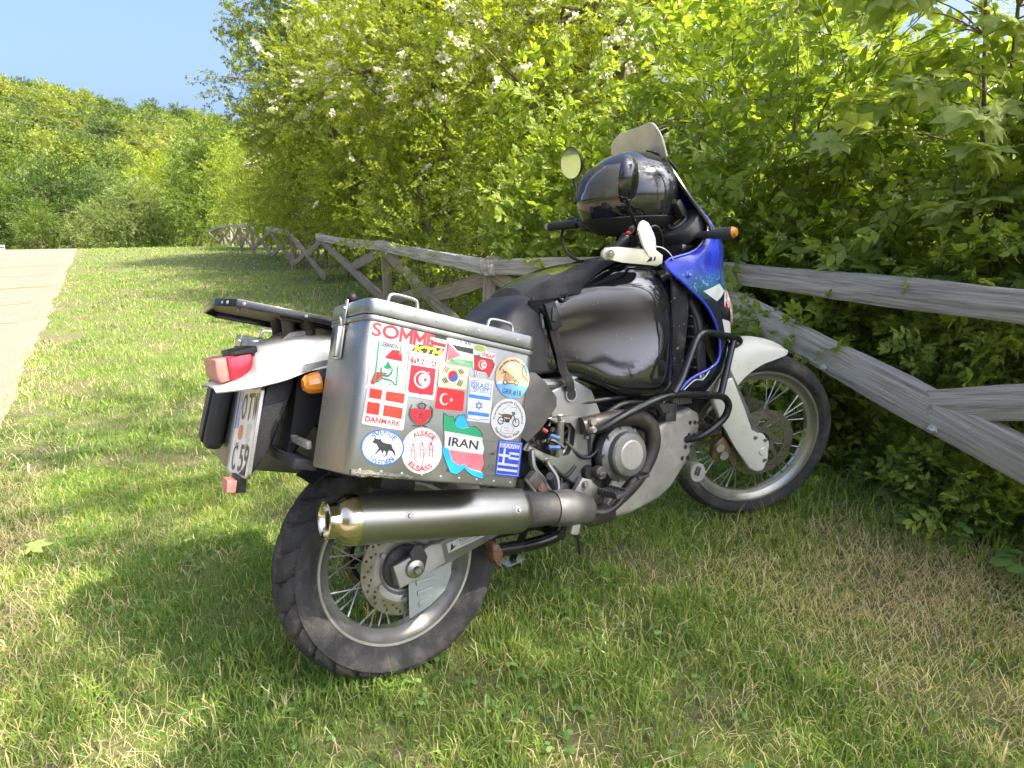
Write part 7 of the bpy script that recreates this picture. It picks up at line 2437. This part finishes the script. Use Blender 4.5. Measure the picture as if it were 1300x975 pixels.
STK = [('stencil lettering',[('text','m','SO',(45.2,300.5),1.0,62,28.6,0.02,0),('line','m',[(80.5,287),(80.5,314.5)],6.5,0),('line','m',[(81,312),(92.5,296)],7,0),('line','m',[(92.5,296),(104.5,312)],7,0),('line','m',[(105,287),(105,314.5)],6.5,0),('line','m',[(113,287),(113,314.5)],6.5,0),('line','m',[(113.5,312),(125,296)],7,0),('line','m',[(125,296),(137,312)],7,0),('line','m',[(137.5,287),(137.5,314.5)],6.5,0),('line','m',[(145.5,288),(145.5,314)],6.5,0),('line','m',[(146,312),(158,312)],5,0),('line','m',[(146,301),(157,301)],5,0),('line','m',[(146,290),(158,290)],5,0)]),
    ('Syrian flag',[('poly','w',[(150.8,316.2),(189.9,315.8),(189.4,293.2),(152.8,293.6)]),
    ('poly','k',[(150.8,316.2),(189.9,315.8),(189.9,308.8),(151.3,308.9)]),
    ('poly','r',[(152.1,300.5),(189.9,300.2),(189.4,293.2),(152.8,293.6)]),
    ('disc','g',(162.7,305.3),2.4,2.1,0,0,0),('disc','g',(178.1,305.1),2.4,2.1,0,0,0)]),
    ('Lebanon',[('rquad','w',[(17.5,280.7),(96.4,281.5),(102.7,180.0),(20.4,180.0)],6),('text','k','LEBANON',(57.5,272.6),-0.1,38.8,9.3,0.018,0),('poly','r',[(64.6,264.2),(80.0,266.0),(87.5,261.1),(90.5,244.1),(49.8,244.7),(56.2,253.4)]),
    ('poly','r',[(31.8,211.8),(41.1,214.3),(61.9,214.3),(45.1,201.8),(33.4,186.0),(26.2,188.4)]),
    ('line','g',[(32.7,275.5),(34.8,198.2),(37.2,192.5),(41.9,194.3),(49.4,202.5),(72.8,200.1),(80.9,193.2),(84.3,194.7),(82.1,231.3)],3.74,0),('line','g',[(45.7,223.1),(46.2,214.1),(52.9,208.1),(62.7,208.7),(69.4,215.9),(70.4,224.2)],3.74,0),('poly','g',[(58.1,240.5),(64.8,232.5),(70.1,226.2),(59.5,223.2),(58.7,221.1),(56.8,223.6),(49.3,225.2),(55.0,231.8)]),
    ('line','g',[(82.6,274.7),(83.4,258.3)],2.72,0),('disc','g',(69.1,192.2),2.0,1.8,0,0,0),('disc','g',(42.1,210.4),1.7,1.6,0,0,0)]),
    ('Danish',[('rquad','w',[(21.3,178.5),(112.7,181.5),(114.1,101.1),(18.9,103.7)],5),('poly','o',[(27.1,178.0),(54.7,178.1),(54.2,158.5),(27.3,159.1)]),
    ('poly','o',[(64.0,177.4),(107.0,178.6),(106.5,156.9),(63.9,158.2)]),
    ('poly','o',[(26.2,150.5),(53.7,150.3),(53.9,126.3),(26.1,126.7)]),
    ('poly','o',[(63.0,149.1),(106.2,147.6),(106.2,124.6),(62.8,126.4)]),
    ('text','r','DANMARK',(65.8,115.2),-1.1,80.1,11.2,0.02,0)]),
    ('Tunisia',[('rquad','w',[(104.3,271.5),(176.3,269.7),(176.5,173.9),(107.6,174.6)],2),('poly','r',[(109.7,257.8),(172.0,257.8),(172.2,246.1),(110.8,245.5)]),
    ('text','w','TUNISIA',(141.3,251.8),0.9,59.0,9.6,0.03,0),('poly','r',[(111.7,241.1),(172.2,242.7),(173.3,184.4),(143.8,182.9),(141.4,180.0),(138.7,182.8),(116.0,183.0),(111.9,187.6)]),
    ('disc','w',(142.4,213.9),19.4,18.7,0,0,0),('disc','r',(141.7,214.2),15.5,15.1,0,0,0),('disc','w',(146.9,214.2),13.5,12.9,0,0,0),('star','r',(149.9,214.7),6.7,5)]),
    ('Moroccan',[('poly','r',[(125.4,149.7),(136.6,151.8),(148.4,151.1),(160.0,152.6),(174.1,154.0),(173.0,137.0),(163.9,125.4),(151.6,116.0),(136.3,122.1),(124.9,137.2)]),
    ('star','k',(150.6,137.4),9.6,5),('star','r',(150.7,136.8),4.2,5),('line','k',[(139.0,159.4),(144.1,152.1),(150.7,151.4),(157.4,153.9),(160.4,161.0),(156.1,163.2),(150.1,163.8),(143.3,162.5),(139.0,159.4)],1.7,0),('line','k',[(148.7,168.4),(151.1,152.0)],1.36,0),('line','k',[(143.3,162.5),(146.4,152.4)],1.36,0),('line','k',[(156.1,163.2),(155.6,153.7)],1.36,0),('line','e',[(126.2,157.0),(123.0,147.3),(122.8,135.9),(130.0,125.5),(143.7,118.9)],2.72,0),('line','e',[(169.7,159.7),(176.6,153.3),(177.4,139.7),(171.9,127.4),(159.1,118.2)],2.72,0),('line','k',[(134.0,114.0),(146.7,114.6),(156.8,117.3),(167.8,115.0)],2.04,0)]),
    ('Korean',[('rquad','c',[(179.8,257.4),(253.9,257.8),(254.0,208.4),(182.6,204.0)],2),('disc','b',(216.9,233.2),12.5,12.2,0,0,0),('disc','r',(216.9,233.2),12.5,12.2,-5,175,0),('disc','r',(210.7,233.2),6.3,6.1,0,0,0),('disc','b',(223.2,233.2),6.3,6.1,0,0,0),('line','k',[(190.6,240.3),(195.3,251.9)],1.87,0),('line','k',[(194.4,239.2),(199.2,250.8)],1.87,0),('line','k',[(198.3,238.1),(203.1,249.7)],1.87,0),('line','k',[(228.6,248.5),(236.4,240.2)],1.87,0),('line','k',[(231.8,250.6),(239.6,242.3)],1.87,0),('line','k',[(235.1,252.7),(242.9,244.3)],1.87,0),('line','k',[(190.6,223.2),(198.2,214.9)],1.87,0),('line','k',[(193.8,225.2),(201.4,216.9)],1.87,0),('line','k',[(196.9,227.2),(204.5,218.9)],1.87,0),('line','k',[(229.8,216.7),(234.8,228.4)],1.87,0),('line','k',[(233.8,215.6),(238.7,227.3)],1.87,0),('line','k',[(237.8,214.5),(242.7,226.1)],1.87,0)]),
    ('Turkish',[('rquad','t',[(182.6,204.0),(252.4,204.9),(254.5,160.0),(182.1,156.7)],4),('disc','w',(203.1,180.1),11.8,13.1,0,0,0),('disc','t',(205.7,180.9),9.4,10.4,0,0,0),('star','w',(220.6,181.0),5.4,5)]),
    ('Jordan',[('rquad','h',[(193.6,315.8),(263.4,314.9),(265.9,260.9),(194.7,261.9)],2),('text','n','JOR IAN',(231.1,310.5),2.1,43.3,10.0,0.018,0),('poly','k',[(203.8,302.1),(265.1,303.0),(265.5,290.8),(220.4,291.4)]),
    ('poly','l',[(205.6,272.0),(264.1,275.0),(265.0,261.9),(203.2,262.9)]),
    ('poly','p',[(195.4,303.1),(229.9,282.2),(198.4,265.1)]),
    ('line','r',[(194.8,304.1),(195.2,263.0)],2.38,0),('line','h',[(215.2,266.5),(258.6,266.3)],1.36,0),('line','h',[(212.1,270.3),(242.7,269.1)],1.19,0)]),
    ('flag cartoon',[('poly','w',[(260.2,306.5),(263.6,313.4),(277.8,316.1),(292.6,314.8),(298.1,304.6),(323.3,302.8),(323.1,277.3),(326.5,272.2),(313.8,241.5),(300.5,253.3),(280.3,251.8),(278.4,240.8),(273.1,241.7),(272.2,253.1),(267.0,258.9),(262.1,289.1)]),
    ('poly','k',[(264.3,290.6),(277.7,288.5),(316.1,287.9),(322.8,279.5),(323.1,271.7),(312.7,243.6),(301.6,255.2),(281.2,255.0),(269.9,256.3)]),
    ('poly','r',[(266.7,288.1),(278.6,286.0),(315.1,285.9),(319.9,280.9),(316.9,267.2),(320.3,268.2),(311.6,247.0),(302.1,257.1),(280.8,257.2),(271.7,258.3)]),
    ('disc','w',(290.4,271.8),11.1,10.6,0,0,0),('disc','r',(290.4,271.8),9.0,8.6,0,0,0),('disc','w',(293.6,271.8),7.4,7.1,0,0,0),('star','r',(294.7,271.6),4.2,5),('disc','v',(277.7,307.1),16.4,6.6,0,0,0),('text','r','تونس',(303.8,295.8),1.9,35.5,11.1,0.02,0),('line','a',[(277.4,253.9),(276.0,243.1)],2.72,0),('poly','g',[(271.9,292.0),(280.7,292.0),(281.2,288.0),(273.3,287.8)])]),
    ('Israel',[('rquad','w',[(258.1,238.7),(326.3,239.4),(328.4,142.2),(265.7,140.9)],2),('text','b','ISRAEL',(292.9,223.9),1.8,52.0,12.8,0.02,0),('text','b','ישראל',(293.2,215.4),0.8,41.5,9.7,0.018,0),('poly','s',[(264.6,200.5),(321.6,201.6),(321.9,193.7),(264.9,192.9)]),
    ('poly','s',[(266.6,162.8),(324.0,163.5),(324.1,155.7),(266.8,154.7)]),
    ('line','b',[(292.2,186.9),(302.1,175.0),(286.0,172.8)],1.7,1),('line','b',[(294.6,169.5),(284.7,181.5),(300.9,183.7)],1.7,1),('line','b',[(262.6,227.3),(264.4,207.7),(321.0,209.8)],1.02,0),('line','b',[(264.4,207.7),(264.7,192.4)],1.02,0),('line','b',[(263.8,229.6),(289.0,236.9),(320.9,229.5),(321.9,193.7)],1.02,0),('line','b',[(266.8,154.7),(266.9,146.5),(288.8,145.9),(295.6,144.5),(300.4,147.9),(325.0,149.2)],1.02,0)]),
    ('desert round',[('disc','d',(377.7,255.5),49.3,48.5,0,0,0),('disc','u',(377.7,255.5),49.3,48.5,198,342,0),('poly','w',[(333.8,240.6),(352.9,245.8),(348.8,235.6),(334.2,233.8)]),
    ('poly','u',[(402.5,296.7),(417.1,286.3),(425.4,268.9),(410.6,280.6)]),
    ('text','n','GRR #18',(379.5,220.9),0.4,54.5,13.6,0.018,0),('poly','h',[(353.6,280.2),(364.3,283.9),(382.6,285.2),(382.1,278.1),(359.8,276.2)]),
    ('line','i',[(345.3,260.6),(355.5,266.8),(367.4,261.9),(379.4,256.9),(389.1,249.2)],2.38,0),('line','i',[(351.9,252.5),(368.4,255.1),(383.5,248.3)],2.38,0),('line','i',[(355.9,244.0),(367.5,241.2),(381.5,242.2)],2.38,0),('line','i',[(346.7,269.9),(356.1,262.3),(354.7,252.9)],2.38,0),('line','i',[(402.9,283.9),(403.4,270.0),(410.3,261.8),(423.0,254.5)],2.38,0),('disc','i',(357.6,242.0),6.7,6.3,0,0,0),('disc','d',(357.6,242.0),3.9,3.8,0,0,0),('disc','i',(389.6,245.1),6.8,6.4,0,0,0),('disc','d',(389.6,245.1),4.0,3.9,0,0,0),('poly','j',[(351.0,259.2),(367.3,263.0),(384.2,253.0),(369.6,246.1),(352.6,248.0)]),
    ('arc','n','der.sinn.suchen.offroad',(377.7,255.5),41.9,6.0,108.52409549391695,1,0.01)]),
    ('club round',[('disc','w',(379.3,157.6),49.6,48.2,0,0,0),('arc','k','Transalpfreunde Deutschland',(379.3,157.6),39.7,8.0,136.33631820654603,1,0.02),('arc','k','Stammtisch Pfalz',(379.3,157.6),40.7,7.5,79.3229487747177,-1,0.02),('disc','k',(357.9,152.0),9.4,9.4,0,0,0),('disc','w',(357.9,152.0),6.6,6.7,0,0,0),('disc','k',(401.6,152.3),10.6,10.3,0,0,0),('disc','w',(401.6,152.3),7.7,7.7,0,0,0),('disc','k',(401.6,152.3),1.7,1.6,0,0,0),('disc','k',(357.9,152.0),1.7,1.6,0,0,0),('poly','i',[(354.6,165.2),(366.5,168.9),(380.5,169.6),(389.2,167.2),(387.6,159.0),(378.8,161.4),(364.9,160.8)]),
    ('line','k',[(348.9,166.7),(358.7,165.7),(365.2,158.6),(379.7,154.7),(375.9,162.2)],2.21,0),('line','k',[(386.7,174.9),(393.6,166.6),(401.6,152.3)],2.72,0),('line','k',[(357.9,152.0),(373.2,151.6),(382.3,156.1),(388.9,169.5)],2.55,0),('poly','f',[(385.4,174.8),(394.9,177.1),(397.3,170.5),(390.5,168.1)]),
    ('poly','k',[(368.3,156.2),(382.0,158.8),(381.9,149.7),(370.7,149.7)]),
    ('line','x',[(374.5,191.6),(367.5,181.6),(362.1,180.8),(360.6,171.6)],0.85,0),('line','x',[(374.5,191.6),(383.8,186.0),(397.7,187.8),(397.9,176.4)],0.85,0),('line','x',[(362.3,140.1),(360.1,126.3),(375.7,123.5),(392.3,125.4),(397.7,137.4),(387.8,147.6)],0.85,0),('line','x',[(368.4,136.3),(382.2,137.4)],1.02,0),('line','x',[(372.0,130.4),(385.9,131.0)],1.02,0)]),
    ('Greek',[('rquad','q',[(359.2,107.1),(427.6,108.5),(427.7,26.0),(360.0,26.8)],1.5),('line','w',[(363.0,104.1),(423.7,105.1),(423.8,29.2),(363.1,29.9)],0.85,1),('poly','w',[(364.0,100.9),(419.4,101.2),(419.1,90.9),(364.3,90.8)]),
    ('text','q','ΕΛΛΑΣ',(392.5,95.7),0.2,50.6,8.6,0.02,0),('line','w',[(378.4,87.2),(378.1,55.7)],5.78,0),('line','w',[(364.6,73.3),(394.1,72.8)],5.78,0),('line','w',[(394.0,79.6),(419.3,79.2)],5.44,0),('line','w',[(393.8,68.7),(419.4,68.0)],5.44,0),('line','w',[(365.0,53.2),(418.8,52.2)],5.44,0),('line','w',[(364.8,40.5),(419.2,39.5)],5.44,0)]),
    ('Iran map',[('poly','w',[(205.7,150.7),(211.1,147.1),(218.9,144.8),(231.3,145.3),(236.6,134.1),(238.0,141.8),(243.9,150.1),(258.0,153.0),(266.8,139.9),(275.8,127.9),(291.0,130.7),(303.8,123.4),(313.4,112.3),(316.8,97.2),(323.4,84.6),(320.9,68.9),(326.8,49.6),(320.9,31.6),(328.9,27.3),(329.1,14.6),(301.6,19.2),(282.7,28.6),(276.2,34.6),(259.2,20.4),(245.3,21.1),(238.5,25.3),(224.2,47.4),(212.4,69.6),(213.0,77.1),(216.8,78.5),(214.0,101.6),(208.5,122.2),(206.6,139.0)]),
    ('poly','g',[(205.7,150.7),(211.1,147.1),(218.9,144.8),(231.3,145.3),(236.6,134.1),(244.5,123.2),(256.2,120.9),(275.9,126.8),(291.0,130.7),(303.8,123.4),(311.9,113.2),(313.5,107.5),(212.5,111.6),(208.1,128.6),(206.6,139.0)]),
    ('poly','p',[(231.1,71.8),(320.8,69.4),(326.8,49.6),(320.9,31.6),(283.7,36.3),(275.9,45.4),(260.2,39.8),(242.5,49.0)]),
    ('poly','z',[(238.0,141.8),(243.9,150.1),(258.0,153.0),(266.8,139.9),(275.2,127.8),(256.2,121.3),(243.2,123.0),(237.2,129.9)]),
    ('poly','z',[(213.0,77.1),(228.2,74.3),(242.5,49.0),(260.2,39.8),(275.9,45.4),(284.3,35.7),(328.9,27.3),(329.1,14.6),(301.6,19.2),(282.7,28.6),(276.2,34.6),(259.2,20.4),(245.3,21.1),(238.5,25.3),(224.2,47.4),(212.4,69.6)]),
    ('line','k',[(205.7,150.7),(211.1,147.1),(218.9,144.8),(231.3,145.3),(236.6,134.1),(238.0,141.8),(243.9,150.1),(258.0,153.0),(266.8,139.9),(275.8,127.9),(291.0,130.7),(303.8,123.4),(313.4,112.3),(316.8,97.2),(323.4,84.6),(320.9,68.9),(326.8,49.6),(320.9,31.6),(328.9,27.3),(329.1,14.6),(301.6,19.2),(282.7,28.6),(276.2,34.6),(259.2,20.4),(245.3,21.1),(238.5,25.3),(224.2,47.4),(212.4,69.6),(213.0,77.1),(216.8,78.5),(214.0,101.6),(208.5,122.2),(206.6,139.0)],1.36,1),('text','k','IRAN',(265.5,89.7),-1.2,77.7,19.8,0.02,0),('line','w',[(215.2,109.8),(313.0,105.6)],1.02,0),('line','w',[(231.6,73.2),(320.0,71.0)],1.19,0)]),
    ('Alsace',[('disc','w',(164.6,63.7),48.8,49.2,0,0,0),('arc','r','ALSACE',(164.6,63.7),38.0,11,58.50892987224852,1,0.03),('arc','r','ELSASS',(164.6,63.7),38.5,11,58.50892987224852,-1,0.03),('line','r',[(156.5,95.4),(155.2,88.0),(160.5,83.4),(156.2,72.6),(156.9,60.2),(151.4,49.4),(148.9,43.0),(155.2,39.5),(157.5,31.4),(164.9,28.9),(169.8,35.5),(168.7,51.0),(173.1,61.8),(177.2,74.6),(183.9,85.8),(187.5,94.5),(178.6,97.8),(168.5,93.6),(156.5,95.4)],1.02,0),('line','r',[(141.0,73.1),(137.8,66.7),(139.7,58.6),(140.3,46.4)],1.19,0),('line','r',[(141.0,73.1),(146.0,67.5),(146.5,59.3),(147.9,45.0)],1.19,0),('line','r',[(136.8,62.5),(148.5,61.5)],1.02,0),('disc','r',(141.3,74.8),2.1,1.8,0,0,0),('line','r',[(162.6,77.4),(159.3,70.8),(161.2,62.7),(161.8,50.4)],1.19,0),('line','r',[(162.6,77.4),(167.7,71.6),(168.1,63.4),(169.5,49.0)],1.19,0),('line','r',[(158.3,66.6),(170.2,65.6)],1.02,0),('disc','r',(162.8,79.0),2.1,1.9,0,0,0),('line','r',[(183.6,79.5),(180.3,72.9),(182.2,64.7),(182.8,52.2)],1.19,0),('line','r',[(183.6,79.5),(188.8,73.7),(189.3,65.4),(190.6,50.8)],1.19,0),('line','r',[(179.2,68.6),(191.3,67.6)],1.02,0),('disc','r',(183.9,81.2),2.2,1.9,0,0,0),('line','r',[(140.7,83.4),(151.2,83.5)],0.85,0)]),
    ('Swedish oval',[('disc','b',(73.1,61.8),48.2,37.0,0,0,0),('disc','w',(73.1,61.8),45.0,34.5,0,0,0),('disc','y',(73.1,61.8),40.4,31.1,140,222,1.8),('disc','y',(73.1,61.8),40.4,31.1,-42,40,1.8),('arc','s2','SVERIGE',(73.1,61.8),31.8,12,60.18914668868025,1,0.03),('arc','s2','SWEDEN',(73.1,61.8),31.8,12,57.78158082113304,-1,0.03),('poly','k',[(47.3,71.4),(49.9,73.0),(51.3,77.7),(55.5,78.6),(60.0,77.4),(66.3,78.7),(68.7,74.0),(74.3,71.5),(90.6,70.2),(95.7,60.6),(99.2,58.5),(104.1,47.2),(102.1,47.5),(94.8,56.1),(86.5,56.9),(83.2,45.0),(79.9,45.1),(81.4,52.8),(75.7,56.3),(74.4,48.6),(81.3,43.2),(78.1,42.5),(68.5,56.4),(57.2,44.6),(56.0,45.9),(63.7,59.1),(57.6,67.3),(50.5,68.5)])]),
    ('maker print',[('text','x','RAT',(342.8,42.4),-0.3,33.7,15.5,0.018,0),('text','x','AUSRÜSTUNG',(369.6,24.7),-0.7,79.7,5.3,0.018,0),('poly','k',[(228.7,24.5),(233.9,34.5),(237.3,24.8)]),
    ('line','x',[(218.1,46.9),(220.2,23.9),(232.7,22.3)],0.68,0),('line','k',[(341.6,73.7),(349.8,73.8)],3.74,0),('line','x',[(316.2,101.6),(351.2,101.8)],0.68,0)]),
    ('orange-black logo',[('poly','k',[(121.7,287.3),(187.6,288.5),(177.9,270.4),(109.0,270.7)]),
    ('line','y',[(117.3,271.3),(121.2,284.3)],4.6,0),('line','y',[(121.9,277.8),(137.3,284.3)],4.2,0),('line','y',[(121.9,277.8),(133.3,271.3)],4.2,0),('line','y',[(141.2,284.0),(159.9,284.0)],4.6,0),('line','y',[(146.7,271.3),(150.6,284.0)],4.6,0),('line','y',[(160.1,271.3),(164.1,284.3)],4.4,0),('line','y',[(163.8,283.4),(169.2,277.0)],3.8,0),('line','y',[(169.2,277.0),(179.2,283.4)],3.8,0),('line','y',[(175.6,271.3),(179.5,284.3)],4.4,0),('poly','p',[(175.8,290.0),(182.0,287.9),(178.3,284.6)])])]
STICKER_LABELS = ['red stencilled lettering along the top edge', 'red, white and black striped flag sticker with two green stars', 'white sticker with green script and a red and white map', 'white sticker with red field, white cross and red lettering', 'white sticker with red shield, crescent and star', 'red heart-shaped emblem with star, crown and wreath', 'cream flag sticker with red and blue circle and black bars', 'red flag sticker with white crescent and star', 'worn black, white and green flag sticker with red triangle', 'cut-out sticker of a waving red flag under a green cap', 'tall white sticker with blue stripes and six-pointed star', 'round sand-coloured sticker with blue foot and vehicle sketch', 'round white sticker with a motorcycle drawing and curved writing', 'blue sticker with white cross and stripes', 'map-shaped green, white and red sticker with blue seas', 'round white sticker with red line drawing of three figures', 'oval white sticker with blue ring and black elk', 'faded dark maker print behind the map sticker', 'slanted yellow lettering on a black patch']
def stroke_faces(bm, pts, w, closed, put, mi):
    pts = [Vector((*p, 0)) for p in pts]
    if closed:
        pts = pts + [pts[0]]
    for a, b in zip(pts[:-1], pts[1:]):
        d = b - a
        if d.length < 1e-4:
            continue
        d.normalize()
        n = Vector((-d.y, d.x, 0)) * w / 2
        a2, b2 = a - d * w * .35, b + d * w * .35
        put([(a2 - n), (b2 - n), (b2 + n), (a2 + n)], mi)
C_mm = .001
for si, (sname, prims) in enumerate(STK):
    bm = bmesh.new()
    keys = []
    layer = 0
    def idx(k):
        if k not in keys:
            keys.append(k)
        return keys.index(k)
    lift0 = .0006 + .00022 * (si % 7)
    def put(pts, mi):
        global layer
        vs = [bm.verts.new(V3(p[0] * C_mm, -(lift0 + .00006 * layer), p[1] * C_mm)) for p in pts]
        try:
            f = bm.faces.new(vs)
        except ValueError:
            return
        f.normal_update()
        if f.normal.y > 0:
            f.normal_flip()
        f.material_index = mi
    for pr_ in prims:
        layer += 1
        kind, key = pr_[0], pr_[1]
        mi = idx(key)
        if kind == 'poly':
            put(pr_[2], mi)
        elif kind == 'rquad':
            q, r_ = [Vector(p) for p in pr_[2]], pr_[3]
            pts = []
            for k in range(4):
                p, a, b = q[k], q[k - 1], q[(k + 1) % 4]
                da, db = (a - p).normalized(), (b - p).normalized()
                for t in (0, .33, .67, 1):
                    c1, c2 = p + da * r_ * (1 - t), p + db * r_ * t
                    pts.append(c1.lerp(c2, t) * .75 + (p + da * r_ * (1 - t) ** 2 + db * r_ * t ** 2) * .25)
            put(pts, mi)
        elif kind == 'line':
            stroke_faces(bm, pr_[2], pr_[3], pr_[4], put, mi)
        elif kind == 'disc':
            _, _, c, ru, rv, a0, a1, w_ = pr_
            if not a0 and not a1:
                a0, a1 = 0, 360
            aa = [R(a0 + (a1 - a0) * t / 40) for t in range(41)]
            if w_:
                for p, q in zip(aa[:-1], aa[1:]):
                    put([(c[0] + rad_ * ku * math.cos(t), c[1] + kv * math.sin(t)) for rad_, ku, kv, t in ((1, ru, rv, p), (1, ru, rv, q), (1, ru - w_, rv - w_, q), (1, ru - w_, rv - w_, p))], mi)
            else:
                if a1 - a0 >= 359:
                    aa = aa[:-1]
                put([(c[0] + ru * math.cos(t), c[1] + rv * math.sin(t)) for t in aa], mi)
        elif kind == 'star':
            c, r_, n_ = pr_[2], pr_[3], pr_[4]
            pts = [(c[0] + (r_ if k % 2 == 0 else r_ * .40) * math.sin(k * math.pi / n_), c[1] + (r_ if k % 2 == 0 else r_ * .40) * math.cos(k * math.pi / n_)) for k in range(2 * n_)]
            put(pts, mi)
        elif kind == 'text':
            _, _, body, c, ang, w_, h_, bold, shear = pr_
            u = V3(math.cos(R(ang)), 0, math.sin(R(ang))); v = V3(-math.sin(R(ang)), 0, math.cos(R(ang)))
            add_text(bm, body, .03, V3(c[0] * C_mm, 0, c[1] * C_mm), u, v + u * shear, mi, lift0 + .00006 * layer, bold=bold, fit=(w_ * C_mm, h_ * C_mm))
        elif kind == 'arc':
            _, _, body, c, r_, h_, w_, sg, bold = pr_
            add_text(bm, body, .03, V3(c[0] * C_mm, 0, c[1] * C_mm), X, Z, mi, lift0 + .00006 * layer, bold=bold, fit=(w_ * C_mm, h_ * C_mm), arc=(r_ * C_mm, sg))
    o = flat_part("sticker", bm, [SC[k] for k in keys], pan)
    o['label'] = STICKER_LABELS[si]
# maker's sticker on the swing arm
bm = bmesh.new()
su, sv = V3(1, 0, .10).normalized(), V3(-.10, 0, 1).normalized()
so = V3(.175, -.1242, .362)
decal_bm(bm, [(-.062, -.014), (.075, -.014), (.075, .014), (-.062, .014)], so, su, sv, .0006).material_index = 0
decal_bm(bm, [(-.056, -.011), (-.046, .011), (-.042, -.002), (-.030, -.002)], so, su, sv, .0010).material_index = 1
add_text(bm, "TOURATECH", .02, so + su * .020 + sv * .004, su, sv, 1, .0010, fit=(.088, .010))
add_text(bm, "MOTORRAD AUSRÜSTUNG", .01, so + su * .020 - sv * .006, su, sv, 1, .0010, fit=(.080, .005))
flat_part("maker_sticker", bm, [C_white, C_ink], sw)
